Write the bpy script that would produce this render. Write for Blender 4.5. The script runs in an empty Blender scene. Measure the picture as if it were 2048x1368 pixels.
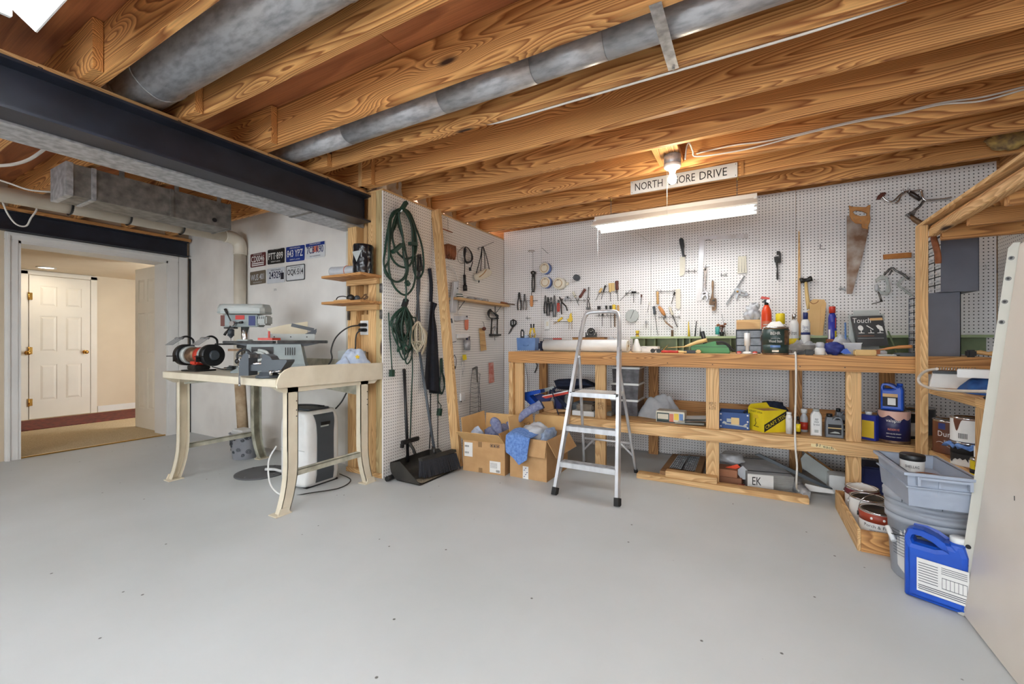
import bpy, bmesh, math, random
from mathutils import Vector, Matrix, noise
from math import sin, cos, pi, radians, atan2
random.seed(7)
SC = bpy.context.scene
COL = SC.collection
# ------------------------------------------------------------------ camera, world, exposure
F_PX, YAW, CAM_H, CXP, CYP = 850.0, radians(29.25), 1.11, 1024.0, 683.0
cam = bpy.data.cameras.new('camera'); co = bpy.data.objects.new('camera', cam); COL.objects.link(co)
cam.sensor_width = 36; cam.lens = F_PX / 2048 * 36; cam.shift_y = (684 - CYP) / 2048 * -1
cam.clip_start = .02
co.location = (0, 0, CAM_H); co.rotation_euler = (pi / 2, 0, YAW)
SC.camera = co
w = bpy.data.worlds.new('world'); SC.world = w; w.use_nodes = True
w.node_tree.nodes['Background'].inputs[0].default_value = (.84, .93, 1, 1)
w.node_tree.nodes['Background'].inputs[1].default_value = 4.4
vs = SC.view_settings
vs.view_transform = 'Standard'; vs.look = 'None'; vs.gamma = 1; vs.use_curve_mapping = False
vs.exposure = 0.95
TUBE_POWER, BULB_POWER, HALL_POWER = 35.0, 40.0, 1.15

# ------------------------------------------------------------------ measuring: where a line of sight meets a real plane
_s, _c = sin(YAW), cos(YAW)
def ray(px, py):
    u = (px - CXP) / F_PX
    return Vector((u * _c - _s, u * _s + _c, (CYP - py) / F_PX))
def Yp(px, py, y): r = ray(px, py); t = y / r.y; return Vector((r.x * t, y, CAM_H + r.z * t))
def Xp(px, py, x): r = ray(px, py); t = x / r.x; return Vector((x, r.y * t, CAM_H + r.z * t))
def Zp(px, py, z): r = ray(px, py); t = (z - CAM_H) / r.z; return Vector((r.x * t, r.y * t, z))
def Rz(a): return Matrix.Rotation(a, 4, 'Z')
def T(*v): return Matrix.Translation(Vector(v[0] if len(v) == 1 else v))
def fr(loc, rz=0): return T(loc) @ Rz(rz)
def facing(x, y): return atan2(-x, y)            # turn so that local -Y looks towards the middle of the room
class Wall:
    def __init__(s, kind, v):
        s.kind, s.v = kind, v
        s.M = T(0, v, 0) if kind == 'Y' else T(v, 0, 0) @ Rz(pi / 2)
    def uz(s, px, py, d=0):
        if s.kind == 'Y': p = Yp(px, py, s.v - d); return (p.x, p.z)
        p = Xp(px, py, s.v + d); return (p.y, p.z)
    def p(s, px, py, d=0):
        return Yp(px, py, s.v - d) if s.kind == 'Y' else Xp(px, py, s.v + d)
YB, XPW, YW, XD = 4.41, -2.584, 2.62, -6.03
BK, PT, WW, DW = Wall('Y', YB), Wall('X', XPW), Wall('Y', YW), Wall('X', XD)
# measuring frames of the enlarged views: origin and scale
CA = (1020, 460, 5.2615); CB = (1260, 440, 4.886); CC = (1500, 360, 3.8); CD = (1780, 300, 4.56); CE = (1780, 560, 4.56)
CF = (880, 700, 4.145); CG = (1260, 720, 4.56); CH = (1600, 720, 2.631); CI = (840, 420, 4.56); CJ = (740, 640, 4.023)
CK = (620, 380, 4.023); CL = (320, 440, 4.276); CM = (320, 680, 3.698); CN = (1440, 600, 4.876); CO = (0, 440, 2.63)
CP = (1180, 260, 5.689); CQ = (0, 260, 3.938); CR = (480, 460, 9.77); CS = (1560, 900, 2.922); C1 = (0, 0, 3); C2 = (400, 0, 3)
C3 = (900, 0, 3.1086); C4 = (1400, 0, 3.11)
def k(C, x, y): return (C[0] + x / C[2], C[1] + y / C[2])

# ------------------------------------------------------------------ mesh building
def cr(pts, n=6, closed=False):
    pts = [Vector(p) for p in pts]; out = []; N = len(pts)
    for i in range(N if closed else N - 1):
        if closed: a, b, c, d = pts[i - 1], pts[i], pts[(i + 1) % N], pts[(i + 2) % N]
        else: a, b, c, d = pts[max(i - 1, 0)], pts[i], pts[i + 1], pts[min(i + 2, N - 1)]
        for j in range(n):
            t = j / n
            out.append(.5 * (2 * b + (c - a) * t + (2 * a - 5 * b + 4 * c - d) * t * t + (3 * b - a - 3 * c + d) * t ** 3))
    if not closed: out.append(pts[-1])
    return out
class B:
    def __init__(s, M=None): s.v = []; s.f = []; s.mi = []; s.sm = []; s.M = M or Matrix(); s.i = 0
    def mat(s, i): s.i = i; return s
    def at(s, M): s.M = M; return s
    def add(s, vs, fs, smooth=False):
        o = len(s.v); M = s.M
        s.v.extend(M @ Vector(p) for p in vs)
        for f in fs: s.f.append([o + q for q in f]); s.mi.append(s.i); s.sm.append(smooth)
        return s
    def box(s, a, b, ch=0):
        x0, y0, z0 = (min(p, q) for p, q in zip(a, b)); x1, y1, z1 = (max(p, q) for p, q in zip(a, b))
        if not ch:
            return s.add([(x, y, z) for x in (x0, x1) for y in (y0, y1) for z in (z0, z1)],
                         [(0, 1, 3, 2), (4, 6, 7, 5), (0, 4, 5, 1), (2, 3, 7, 6), (0, 2, 6, 4), (1, 5, 7, 3)])
        bm = bmesh.new(); bmesh.ops.create_cube(bm, size=1)
        for q in bm.verts: q.co = Vector(((x0 + x1) / 2 + q.co.x * (x1 - x0), (y0 + y1) / 2 + q.co.y * (y1 - y0), (z0 + z1) / 2 + q.co.z * (z1 - z0)))
        bmesh.ops.bevel(bm, geom=bm.edges[:], offset=ch, segments=2, affect='EDGES')
        bm.verts.ensure_lookup_table()
        s.add([q.co.copy() for q in bm.verts], [[q.index for q in f.verts] for f in bm.faces], False); bm.free(); return s
    def cyl(s, p0, p1, r0, r1=None, n=14, caps=True, smooth=True):
        r1 = r0 if r1 is None else r1
        p0, p1 = Vector(p0), Vector(p1); d = (p1 - p0).normalized()
        a = d.orthogonal().normalized(); b = d.cross(a)
        vs = []
        for p, r in ((p0, r0), (p1, r1)):
            vs += [p + (a * cos(t * 2 * pi / n) + b * sin(t * 2 * pi / n)) * r for t in range(n)]
        s.add(vs, [(t, (t + 1) % n, n + (t + 1) % n, n + t) for t in range(n)], smooth)
        if caps: s.add(vs, [list(range(n))[::-1], list(range(n, 2 * n))])
        return s
    def tube(s, pts, r, n=8, closed=False, flat=None):
        pts = [Vector(p) for p in pts]; N = len(pts)
        d0 = (pts[1] - pts[0]).normalized(); a = d0.orthogonal().normalized(); vs = []
        for i, p in enumerate(pts):
            q0 = pts[i - 1] if (i or closed) else p; q1 = pts[(i + 1) % N] if (i < N - 1 or closed) else p
            d = (q1 - q0)
            d = d.normalized() if d.length > 1e-9 else d0
            a = (a - d * a.dot(d)); a = a.normalized() if a.length > 1e-6 else d.orthogonal().normalized()
            b = d.cross(a); rr = r[i] if isinstance(r, (list, tuple)) else r
            vs += [p + (a * cos(t * 2 * pi / n) + b * sin(t * 2 * pi / n) * (flat or 1)) * rr for t in range(n)]
        m = N if closed else N - 1
        fs = [(i * n + t, i * n + (t + 1) % n, ((i + 1) % N) * n + (t + 1) % n, ((i + 1) % N) * n + t) for i in range(m) for t in range(n)]
        s.add(vs, fs, True)
        if not closed: s.add(vs, [list(range(n))[::-1], list(range((N - 1) * n, N * n))])
        return s
    def bar(s, p0, p1, wx, wy, up=(0, 0, 1)):      # rectangular bar from p0 to p1
        p0, p1 = Vector(p0), Vector(p1); d = (p1 - p0).normalized(); up = Vector(up)
        a = d.cross(up); a = a.normalized() if a.length > 1e-5 else d.orthogonal().normalized(); b = a.cross(d)
        vs = [p + a * i * wx / 2 + b * j * wy / 2 for p in (p0, p1) for i, j in ((-1, -1), (1, -1), (1, 1), (-1, 1))]
        return s.add(vs, [(3, 2, 1, 0), (4, 5, 6, 7), (0, 1, 5, 4), (1, 2, 6, 5), (2, 3, 7, 6), (3, 0, 4, 7)])
    def lathe(s, prof, n=24, o=(0, 0, 0), smooth=True, ang=None):
        o = Vector(o); vs = []; N = len(prof)
        for r, z in prof: vs += [o + Vector((r * sin(t * 2 * pi / n), -r * cos(t * 2 * pi / n), z)) for t in range(n)]
        for i in range(N - 1):
            s.add(vs[i * n:(i + 2) * n], [(t, (t + 1) % n, n + (t + 1) % n, n + t) for t in range(n)], smooth)
        if prof[0][0] > 1e-5: s.add(vs[:n], [list(range(n))[::-1]])
        if prof[-1][0] > 1e-5: s.add(vs[-n:], [list(range(n))])
        return s
    def prism(s, pts, vec):                         # flat outline pushed along a vector
        n = len(pts); pts = [Vector(p) for p in pts]; vec = Vector(vec)
        return s.add(pts + [p + vec for p in pts], [list(range(n))[::-1], list(range(n, 2 * n))] + [(i, (i + 1) % n, n + (i + 1) % n, n + i) for i in range(n)])
    def grid(s, nu, nv, fn, smooth=True):
        vs = [fn(i / nu, j / nv) for j in range(nv + 1) for i in range(nu + 1)]
        w = nu + 1
        return s.add(vs, [(j * w + i, j * w + i + 1, (j + 1) * w + i + 1, (j + 1) * w + i) for j in range(nv) for i in range(nu)], smooth)
    def sphere(s, c, r, nu=14, nv=9, sq=(1, 1, 1), fn=None):
        c = Vector(c)
        def f(u, v):
            a, b = u * 2 * pi, (v - .5) * pi
            d = Vector((cos(b) * cos(a), cos(b) * sin(a), sin(b)))
            q = r * (1 + (fn(d) if fn else 0))
            return c + Vector((d.x * q * sq[0], d.y * q * sq[1], d.z * q * sq[2]))
        return s.grid(nu, nv, f)
    def outline(s, polys, th, bev=0, y=0, res=0):   # outlines in local x,z (holes allowed), th thick around y
        cu = bpy.data.curves.new('o', 'CURVE'); cu.dimensions = '2D'; cu.fill_mode = 'BOTH'
        cu.extrude = max(th / 2 - bev, 1e-5); cu.bevel_depth = bev; cu.bevel_resolution = 1 if bev else 0; cu.offset = -bev
        for P in polys:
            sp = cu.splines.new('POLY'); sp.points.add(len(P) - 1); sp.use_cyclic_u = True
            for q, p in zip(sp.points, P): q.co = (p[0], p[1], 0, 1)
        o = bpy.data.objects.new('o', cu); me = bpy.data.meshes.new_from_object(o)
        s.add([(q.co.x, y - q.co.z, q.co.y) for q in me.vertices], [list(p.vertices) for p in me.polygons])
        bpy.data.objects.remove(o); bpy.data.curves.remove(cu); bpy.data.meshes.remove(me); return s
    def trace(s, W, C, pts, d, th, bev=0, holes=(), smooth=0):   # an outline measured on wall W, standing d off it, th thick
        M = s.M; s.M = W.M
        f = lambda L: ([(p.x, p.y) for p in cr([Vector((*W.uz(*k(C, x, y), d), 0)) for x, y in L], smooth, True)] if smooth else [W.uz(*k(C, x, y), d) for x, y in L])
        s.outline([f(pts)] + [f(h) for h in holes], th, bev, y=-d); s.M = M; return s
    def path(s, W, C, pts, d, r, n=7, sm=4, closed=False, flat=None):
        P = []
        for q in pts:
            dd = q[2] if len(q) > 2 else d
            P.append(W.p(*k(C, q[0], q[1]), dd))
        return s.tube(cr(P, sm, closed) if sm else P, r, n, closed, flat)
MW = {}
def clean(m):
    bm = bmesh.new(); bm.from_mesh(m); bmesh.ops.remove_doubles(bm, verts=bm.verts, dist=1e-6)
    bmesh.ops.recalc_face_normals(bm, faces=bm.faces); bm.to_mesh(m); bm.free()
def tag(o, label=None, cat=None, group=None, kind=None):
    for kk, vv in (('label', label), ('category', cat), ('group', group), ('kind', kind)):
        if vv: o[kk] = vv
    return o
TINY = 'nail_heads punched_holes rivets bolts label_print hour_marks print_lines lid_slits hooks handling_marks tape_print lamp_stamp tread_ribs vents spiral chain hands jaw_plate barcode drips bent_nails'.split()
def ob(name, b, mats, parent=None, label=None, cat=None, group=None, kind=None, org=None, fix=True, rz=0):
    if name in TINY: kind = kind or 'stuff'
    me = bpy.data.meshes.new(name)
    if parent: L = MW[parent.name]
    else:
        if org is None:
            xs = [v.x for v in b.v]; ys = [v.y for v in b.v]; zs = [v.z for v in b.v]
            org = ((min(xs) + max(xs)) / 2, (min(ys) + max(ys)) / 2, min(zs))
        L = fr(org, rz)
    I = L.inverted()
    me.from_pydata([I @ v for v in b.v], [], b.f)
    mats = mats if isinstance(mats, (list, tuple)) else [mats]
    for m in mats: me.materials.append(m)
    me.polygons.foreach_set('material_index', b.mi); me.polygons.foreach_set('use_smooth', b.sm)
    if fix: clean(me)
    me.update()
    o = bpy.data.objects.new(name, me); COL.objects.link(o)
    if parent: o.parent = parent
    else: o.matrix_world = L
    MW[o.name] = L
    return tag(o, label, cat, group, kind)
def th(name, label, cat, loc, rz=0, group=None):
    o = bpy.data.objects.new(name, None); o.empty_display_size = .05; COL.objects.link(o)
    o.location = loc; o.rotation_euler = (0, 0, rz); MW[o.name] = fr(loc, rz)
    return tag(o, label, cat, group)
def fm(o): return MW[o.name]
def dup(src, loc, rz=0, label=None, group=None, tilt=None):
    kids = {}
    for q in COL.objects:
        if q.parent: kids.setdefault(q.parent.name, []).append(q)
    def go(o, par):
        c = o.copy(); COL.objects.link(c)
        if par: c.parent = par
        for q in kids.get(o.name, []): go(q, c)
        return c
    r = go(src, None); r.location = loc; r.rotation_euler = tilt or (0, 0, rz); MW[r.name] = fr(loc, rz)
    return tag(r, label, None, group)
def text(s, M, w, h, m, parent, name='lettering', bend=None, depth=.0006, off=0, base=False, label=None):
    cu = bpy.data.curves.new('t', 'FONT'); cu.body = s; cu.size = 1; cu.resolution_u = 2; cu.offset = off; cu.space_line = .8
    cu.align_x = 'CENTER'
    o = bpy.data.objects.new('t', cu); me = bpy.data.meshes.new_from_object(o)
    P = [q.co.copy() for q in me.vertices]; Fc = [list(p.vertices) for p in me.polygons]
    bpy.data.objects.remove(o); bpy.data.curves.remove(cu); bpy.data.meshes.remove(me)
    x0 = min(p.x for p in P); x1 = max(p.x for p in P); y0 = min(p.y for p in P); y1 = max(p.y for p in P)
    b = B(M); out = []
    for p in P:
        x = ((p.x - x0) / (x1 - x0) - .5) * w; z = ((p.y - y0) / (y1 - y0) - .5) * h
        if bend: out.append((bend * sin(x / bend), -bend * cos(x / bend), z))
        else: out.append((x, 0, z))
    n = len(out); b.add(out, Fc)
    return ob(name, b, m, parent, label=label, fix=False)

# ------------------------------------------------------------------ materials
def lin(c):
    f = lambda v: (v / 255 / 12.92) if v / 255 <= .04045 else ((v / 255 + .055) / 1.055) ** 2.4
    return (f(c[0]), f(c[1]), f(c[2]), 1)
def nodes(name):
    m = bpy.data.materials.new(name); m.use_nodes = True; nt = m.node_tree
    return m, nt, nt.nodes['Principled BSDF']
def N(nt, t, **kw):
    n = nt.nodes.new(t)
    for a, v in kw.items(): setattr(n, a, v)
    return n
def mat(name, c, rough=.55, metal=0, c2=None, scale=9, bump=0, stretch=None, spec=None, alpha=None, trans=0, emit=0, detail=3, contrast=(.35, .65)):
    m, nt, p = nodes(name); L = nt.links
    p.inputs['Roughness'].default_value = rough; p.inputs['Metallic'].default_value = metal
    if spec is not None: p.inputs['Specular IOR Level'].default_value = spec
    if trans: p.inputs['Transmission Weight'].default_value = trans
    if alpha: p.inputs['Alpha'].default_value = alpha
    if c2 is None: c2 = tuple(v * .955 for v in c)
    tc = N(nt, 'ShaderNodeTexCoord'); no = N(nt, 'ShaderNodeTexNoise'); no.inputs['Scale'].default_value = scale; no.inputs['Detail'].default_value = detail
    if stretch:
        mp = N(nt, 'ShaderNodeMapping'); mp.inputs['Scale'].default_value = stretch; L.new(tc.outputs['Object'], mp.inputs[0]); L.new(mp.outputs[0], no.inputs[0])
    else: L.new(tc.outputs['Object'], no.inputs[0])
    r = N(nt, 'ShaderNodeValToRGB'); r.color_ramp.elements[0].color = lin(c2); r.color_ramp.elements[1].color = lin(c)
    r.color_ramp.elements[0].position, r.color_ramp.elements[1].position = contrast
    L.new(no.outputs[0], r.inputs[0]); L.new(r.outputs[0], p.inputs['Base Color'])
    if bump:
        bp = N(nt, 'ShaderNodeBump'); bp.inputs['Strength'].default_value = bump; bp.inputs['Distance'].default_value = .004
        L.new(no.outputs[0], bp.inputs['Height']); L.new(bp.outputs[0], p.inputs['Normal'])
    if emit:
        p.inputs['Emission Color'].default_value = lin(c); p.inputs['Emission Strength'].default_value = emit
    return m
def wood(name, axis, light, dark, ring=34, knots=True, rough=.6, along=.15, tilt=.02, mid=None, amt=1.0):
    m, nt, p = nodes(name); L = nt.links
    tc = N(nt, 'ShaderNodeTexCoord'); oi = N(nt, 'ShaderNodeObjectInfo')
    # swing the grain axis on to x
    rot = {'x': (0, 0, 0), 'y': (0, 0, pi / 2), 'z': (0, pi / 2, 0)}[axis]
    m0 = N(nt, 'ShaderNodeMapping'); m0.inputs['Rotation'].default_value = rot; L.new(tc.outputs['Object'], m0.inputs[0])
    rv = N(nt, 'ShaderNodeVectorMath', operation='SCALE'); cmb = N(nt, 'ShaderNodeCombineXYZ')
    for q, f in enumerate((37.0, 7.3, 3.1)):
        mm = N(nt, 'ShaderNodeMath', operation='MULTIPLY'); mm.inputs[1].default_value = f; L.new(oi.outputs['Random'], mm.inputs[0])
        fr_ = N(nt, 'ShaderNodeMath', operation='FRACT'); L.new(mm.outputs[0], fr_.inputs[0])
        L.new(fr_.outputs[0], cmb.inputs[q])
    L.new(cmb.outputs[0], rv.inputs[0]); rv.inputs[3].default_value = 3.0
    ad = N(nt, 'ShaderNodeVectorMath', operation='ADD'); L.new(m0.outputs[0], ad.inputs[0]); L.new(rv.outputs[0], ad.inputs[1])
    ms = N(nt, 'ShaderNodeMapping'); ms.inputs['Scale'].default_value = (along, 2.2, 2.2); L.new(ad.outputs[0], ms.inputs[0])
    n1 = N(nt, 'ShaderNodeTexNoise'); n1.inputs['Scale'].default_value = 2.4; n1.inputs['Detail'].default_value = 2; n1.inputs['Roughness'].default_value = .35
    L.new(ms.outputs[0], n1.inputs[0])
    # growth rings = contour lines of a slow field stretched along the board: cathedral grain
    dv = N(nt, 'ShaderNodeVectorMath', operation='DOT_PRODUCT'); dv.inputs[1].default_value = (tilt, .55, 1.0); L.new(m0.outputs[0], dv.inputs[0])
    a1 = N(nt, 'ShaderNodeMath', operation='MULTIPLY'); a1.inputs[1].default_value = ring * .55; L.new(n1.outputs[0], a1.inputs[0])
    a2 = N(nt, 'ShaderNodeMath', operation='MULTIPLY_ADD'); a2.inputs[1].default_value = ring * .62; L.new(dv.outputs['Value'], a2.inputs[0]); L.new(a1.outputs[0], a2.inputs[2])
    src = a2
    if knots:
        mk = N(nt, 'ShaderNodeMapping'); mk.inputs['Scale'].default_value = (1.25, 4.4, 4.4); L.new(ad.outputs[0], mk.inputs[0])
        vo = N(nt, 'ShaderNodeTexVoronoi'); vo.inputs['Scale'].default_value = 1.0; L.new(mk.outputs[0], vo.inputs[0])
        kr = N(nt, 'ShaderNodeMapRange'); kr.inputs[1].default_value = 0; kr.inputs[2].default_value = .42; kr.inputs[3].default_value = 5.0; kr.inputs[4].default_value = 0
        kr.interpolation_type = 'SMOOTHERSTEP'
        L.new(vo.outputs['Distance'], kr.inputs[0])
        a3 = N(nt, 'ShaderNodeMath', operation='ADD'); L.new(a2.outputs[0], a3.inputs[0]); L.new(kr.outputs[0], a3.inputs[1]); src = a3
    fc = N(nt, 'ShaderNodeMath', operation='FRACT'); L.new(src.outputs[0], fc.inputs[0])
    rp = N(nt, 'ShaderNodeValToRGB'); e = rp.color_ramp.elements
    e[0].position = 0; e[0].color = lin(light)
    md = mid or tuple((a * .62 + b * .38) for a, b in zip(light, dark))
    q = e.new(.5); q.color = lin(md)
    q = e.new(.84); q.color = lin(tuple(b + (a - b) * (1 - amt) for a, b in zip(md, dark)))
    q = e.new(.93); q.color = lin(md)
    e[-1].position = 1; e[-1].color = lin(light)
    L.new(fc.outputs[0], rp.inputs[0])
    # fine fibre streaks
    mf = N(nt, 'ShaderNodeMapping'); mf.inputs['Scale'].default_value = (3, 160, 160); L.new(ad.outputs[0], mf.inputs[0])
    nf = N(nt, 'ShaderNodeTexNoise'); nf.inputs['Scale'].default_value = 1; nf.inputs['Detail'].default_value = 2; L.new(mf.outputs[0], nf.inputs[0])
    nb = N(nt, 'ShaderNodeTexNoise'); nb.inputs['Scale'].default_value = 1.6; L.new(ad.outputs[0], nb.inputs[0])
    hv = N(nt, 'ShaderNodeHueSaturation')
    v1 = N(nt, 'ShaderNodeMapRange'); v1.inputs[1].default_value = .25; v1.inputs[2].default_value = .75; v1.inputs[3].default_value = .82; v1.inputs[4].default_value = 1.15; L.new(nf.outputs[0], v1.inputs[0])
    v2 = N(nt, 'ShaderNodeMapRange'); v2.inputs[1].default_value = .3; v2.inputs[2].default_value = .7; v2.inputs[3].default_value = .88; v2.inputs[4].default_value = 1.08; L.new(nb.outputs[0], v2.inputs[0])
    v3 = N(nt, 'ShaderNodeMath', operation='MULTIPLY'); L.new(v1.outputs[0], v3.inputs[0]); L.new(v2.outputs[0], v3.inputs[1])
    L.new(v3.outputs[0], hv.inputs['Value']); L.new(rp.outputs[0], hv.inputs['Color'])
    col = hv.outputs[0]
    if knots:
        vk = N(nt, 'ShaderNodeMapRange'); vk.inputs[1].default_value = .05; vk.inputs[2].default_value = .1; vk.inputs[3].default_value = 1; vk.inputs[4].default_value = 0; L.new(vo.outputs['Distance'], vk.inputs[0])
        mx = N(nt, 'ShaderNodeMixRGB'); mx.inputs[2].default_value = lin((62, 36, 22)); L.new(vk.outputs[0], mx.inputs[0]); L.new(col, mx.inputs[1]); col = mx.outputs[0]
    L.new(col, p.inputs['Base Color']); p.inputs['Roughness'].default_value = rough
    return m
def pegboard(name, base, shade, mask):
    m, nt, p = nodes(name); L = nt.links
    tc = N(nt, 'ShaderNodeTexCoord'); s = N(nt, 'ShaderNodeVectorMath', operation='SCALE'); s.inputs[3].default_value = 1 / .0254; L.new(tc.outputs['Object'], s.inputs[0])
    f = N(nt, 'ShaderNodeVectorMath', operation='FRACTION'); L.new(s.outputs[0], f.inputs[0])
    u = N(nt, 'ShaderNodeVectorMath', operation='SUBTRACT'); u.inputs[1].default_value = (.5, .5, .5); L.new(f.outputs[0], u.inputs[0])
    x = N(nt, 'ShaderNodeVectorMath', operation='MULTIPLY'); x.inputs[1].default_value = mask; L.new(u.outputs[0], x.inputs[0])
    l = N(nt, 'ShaderNodeVectorMath', operation='LENGTH'); L.new(x.outputs[0], l.inputs[0])
    r = N(nt, 'ShaderNodeMapRange'); r.inputs[1].default_value = .13; r.inputs[2].default_value = .18; L.new(l.outputs['Value'], r.inputs[0])
    no = N(nt, 'ShaderNodeTexNoise'); no.inputs['Scale'].default_value = 3; L.new(tc.outputs['Object'], no.inputs[0])
    rp = N(nt, 'ShaderNodeValToRGB'); rp.color_ramp.elements[0].color = lin(shade); rp.color_ramp.elements[1].color = lin(base); L.new(no.outputs[0], rp.inputs[0])
    mx = N(nt, 'ShaderNodeMixRGB'); mx.inputs[1].default_value = lin((30, 26, 24)); L.new(rp.outputs[0], mx.inputs[2]); L.new(r.outputs[0], mx.inputs[0])
    L.new(mx.outputs[0], p.inputs['Base Color']); p.inputs['Roughness'].default_value = .42
    bp = N(nt, 'ShaderNodeBump'); bp.inputs['Strength'].default_value = .5; bp.inputs['Distance'].default_value = .003; L.new(r.outputs[0], bp.inputs['Height']); L.new(bp.outputs[0], p.inputs['Normal'])
    return m
def speck(name, base, shade, dots, rough=.5, dscale=26, thr=.05):
    m, nt, p = nodes(name); L = nt.links
    tc = N(nt, 'ShaderNodeTexCoord'); n1 = N(nt, 'ShaderNodeTexNoise'); n1.inputs['Scale'].default_value = .9; n1.inputs['Detail'].default_value = 6; L.new(tc.outputs['Object'], n1.inputs[0])
    rp = N(nt, 'ShaderNodeValToRGB'); rp.color_ramp.elements[0].position = .35; rp.color_ramp.elements[1].position = .65
    rp.color_ramp.elements[0].color = lin(shade); rp.color_ramp.elements[1].color = lin(base); L.new(n1.outputs[0], rp.inputs[0])
    vo = N(nt, 'ShaderNodeTexVoronoi'); vo.inputs['Scale'].default_value = dscale / 3; L.new(tc.outputs['Object'], vo.inputs[0])
    r = N(nt, 'ShaderNodeMapRange'); r.inputs[1].default_value = thr * .6; r.inputs[2].default_value = thr; L.new(vo.outputs['Distance'], r.inputs[0])
    n2 = N(nt, 'ShaderNodeTexNoise'); n2.inputs['Scale'].default_value = 2.2; L.new(tc.outputs['Object'], n2.inputs[0])
    g = N(nt, 'ShaderNodeMath', operation='GREATER_THAN'); g.inputs[1].default_value = .5; L.new(n2.outputs[0], g.inputs[0])
    iv = N(nt, 'ShaderNodeMath', operation='SUBTRACT'); iv.inputs[0].default_value = 1; L.new(r.outputs[0], iv.inputs[1])
    ml = N(nt, 'ShaderNodeMath', operation='MULTIPLY'); L.new(iv.outputs[0], ml.inputs[0]); L.new(g.outputs[0], ml.inputs[1])
    mx = N(nt, 'ShaderNodeMixRGB'); mx.inputs[2].default_value = lin(dots); L.new(rp.outputs[0], mx.inputs[1]); L.new(ml.outputs[0], mx.inputs[0])
    L.new(mx.outputs[0], p.inputs['Base Color']); p.inputs['Roughness'].default_value = rough
    n3 = N(nt, 'ShaderNodeTexNoise'); n3.inputs['Scale'].default_value = 14; n3.inputs['Detail'].default_value = 4; L.new(tc.outputs['Object'], n3.inputs[0])
    bp = N(nt, 'ShaderNodeBump'); bp.inputs['Strength'].default_value = .12; bp.inputs['Distance'].default_value = .01; L.new(n3.outputs[0], bp.inputs['Height']); L.new(bp.outputs[0], p.inputs['Normal'])
    return m
def emit(name, c, s):
    m, nt, p = nodes(name); nt.nodes.remove(p); e = N(nt, 'ShaderNodeEmission'); e.inputs[0].default_value = (*c, 1); e.inputs[1].default_value = s
    nt.links.new(e.outputs[0], nt.nodes['Material Output'].inputs[0]); return m
JL, JD = (236, 180, 112), (150, 90, 44)
m_joist = wood('joist_wood_x', 'x', JL, JD, ring=78)
m_joisty = wood('joist_wood_y', 'y', JL, JD, ring=78)
PL, PD = (228, 190, 136), (176, 128, 76)
m_pine = {a: wood('pine_' + a, a, PL, PD, ring=80, amt=.5, along=.2) for a in 'xyz'}
OL, OD = (214, 160, 98), (140, 88, 44)
m_oak = {a: wood('bench_wood_' + a, a, OL, OD, ring=75, amt=.7) for a in 'xyz'}
m_gpine = wood('treated_post_z', 'z', (196, 176, 130), (150, 126, 84), ring=80, amt=.5, along=.2)
m_ply = wood('plywood_ceiling', 'x', (190, 122, 76), (146, 84, 50), ring=10, knots=False, along=.3, amt=.6)
m_fly = wood('plywood_side', 'x', (222, 184, 128), (190, 142, 90), ring=10, knots=False, along=.6, amt=.5)
m_floor = speck('painted_concrete', (200, 203, 204), (188, 191, 191), (96, 94, 92), rough=.5, thr=.06)
m_carpet = mat('carpet_pile', (206, 186, 152), .95, c2=(176, 154, 118), scale=120, bump=.6)
m_white = mat('white_paint', (228, 226, 222), .45, c2=(220, 218, 214), scale=3)
m_door = mat('door_paint', (232, 224, 208), .4, c2=(226, 218, 202), scale=3)
m_hall = mat('hall_wall_paint', (224, 208, 182), .7, c2=(218, 201, 175), scale=2)
m_wall = mat('white_block_wall', (240, 237, 232), .7, c2=(224, 220, 215), scale=2.2, detail=6)
m_tan = mat('tan_wall_paint', (206, 190, 166), .8, c2=(196, 180, 156), scale=2)
m_peg = pegboard('pegboard_back', (236, 233, 231), (226, 222, 221), (1, 0, 1))
m_pegp = pegboard('pegboard_side', (240, 237, 232), (231, 227, 222), (0, 1, 1))
m_black_steel = mat('black_steel_paint', (40, 44, 56), .42, c2=(31, 34, 43), scale=6, spec=.4)
m_galv = mat('galvanised_sheet', (190, 192, 195), .42, .4, c2=(146, 147, 150), scale=26, detail=5)
m_galvd = mat('aged_duct_sheet', (140, 136, 130), .5, .35, c2=(98, 95, 91), scale=14, detail=6)
m_galvp = mat('galvanised_pipe', (200, 202, 205), .4, .4, c2=(158, 160, 165), scale=16, stretch=(1, 3, 3), detail=6, contrast=(.3, .6))
m_pvc = mat('white_pvc', (222, 214, 198), .4, c2=(206, 197, 180), scale=4)
m_cable = mat('white_cable', (226, 222, 214), .5)
m_cream = mat('cream_enamel', (226, 216, 194), .42, c2=(214, 203, 180), scale=7, detail=5)
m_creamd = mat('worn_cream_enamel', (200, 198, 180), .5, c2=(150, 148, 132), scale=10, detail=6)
m_panel = mat('cream_sheet_metal', (226, 217, 206), .42, c2=(219, 209, 197), scale=3)
m_panele = mat('grey_green_flange', (202, 199, 188), .42, c2=(192, 189, 178), scale=5)
m_black = mat('black_plastic', (26, 26, 28), .42, c2=(18, 18, 20))
m_blackr = mat('black_rubber', (24, 24, 25), .75)
m_dark = mat('dark_iron', (64, 62, 60), .45, .55, c2=(38, 37, 36), scale=30)
m_iron = mat('tool_steel', (138, 136, 134), .38, .8, c2=(88, 86, 84), scale=30)
m_chrome = mat('chrome', (214, 214, 216), .16, 1, c2=(196, 196, 198))
m_alu = mat('aluminium', (214, 215, 218), .32, .5, c2=(190, 191, 194), scale=20, stretch=(1, 1, .2))
m_brass = mat('brass', (204, 160, 84), .22, 1)
m_grey = mat('grey_enamel', (150, 160, 160), .42, c2=(134, 144, 144))
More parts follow.
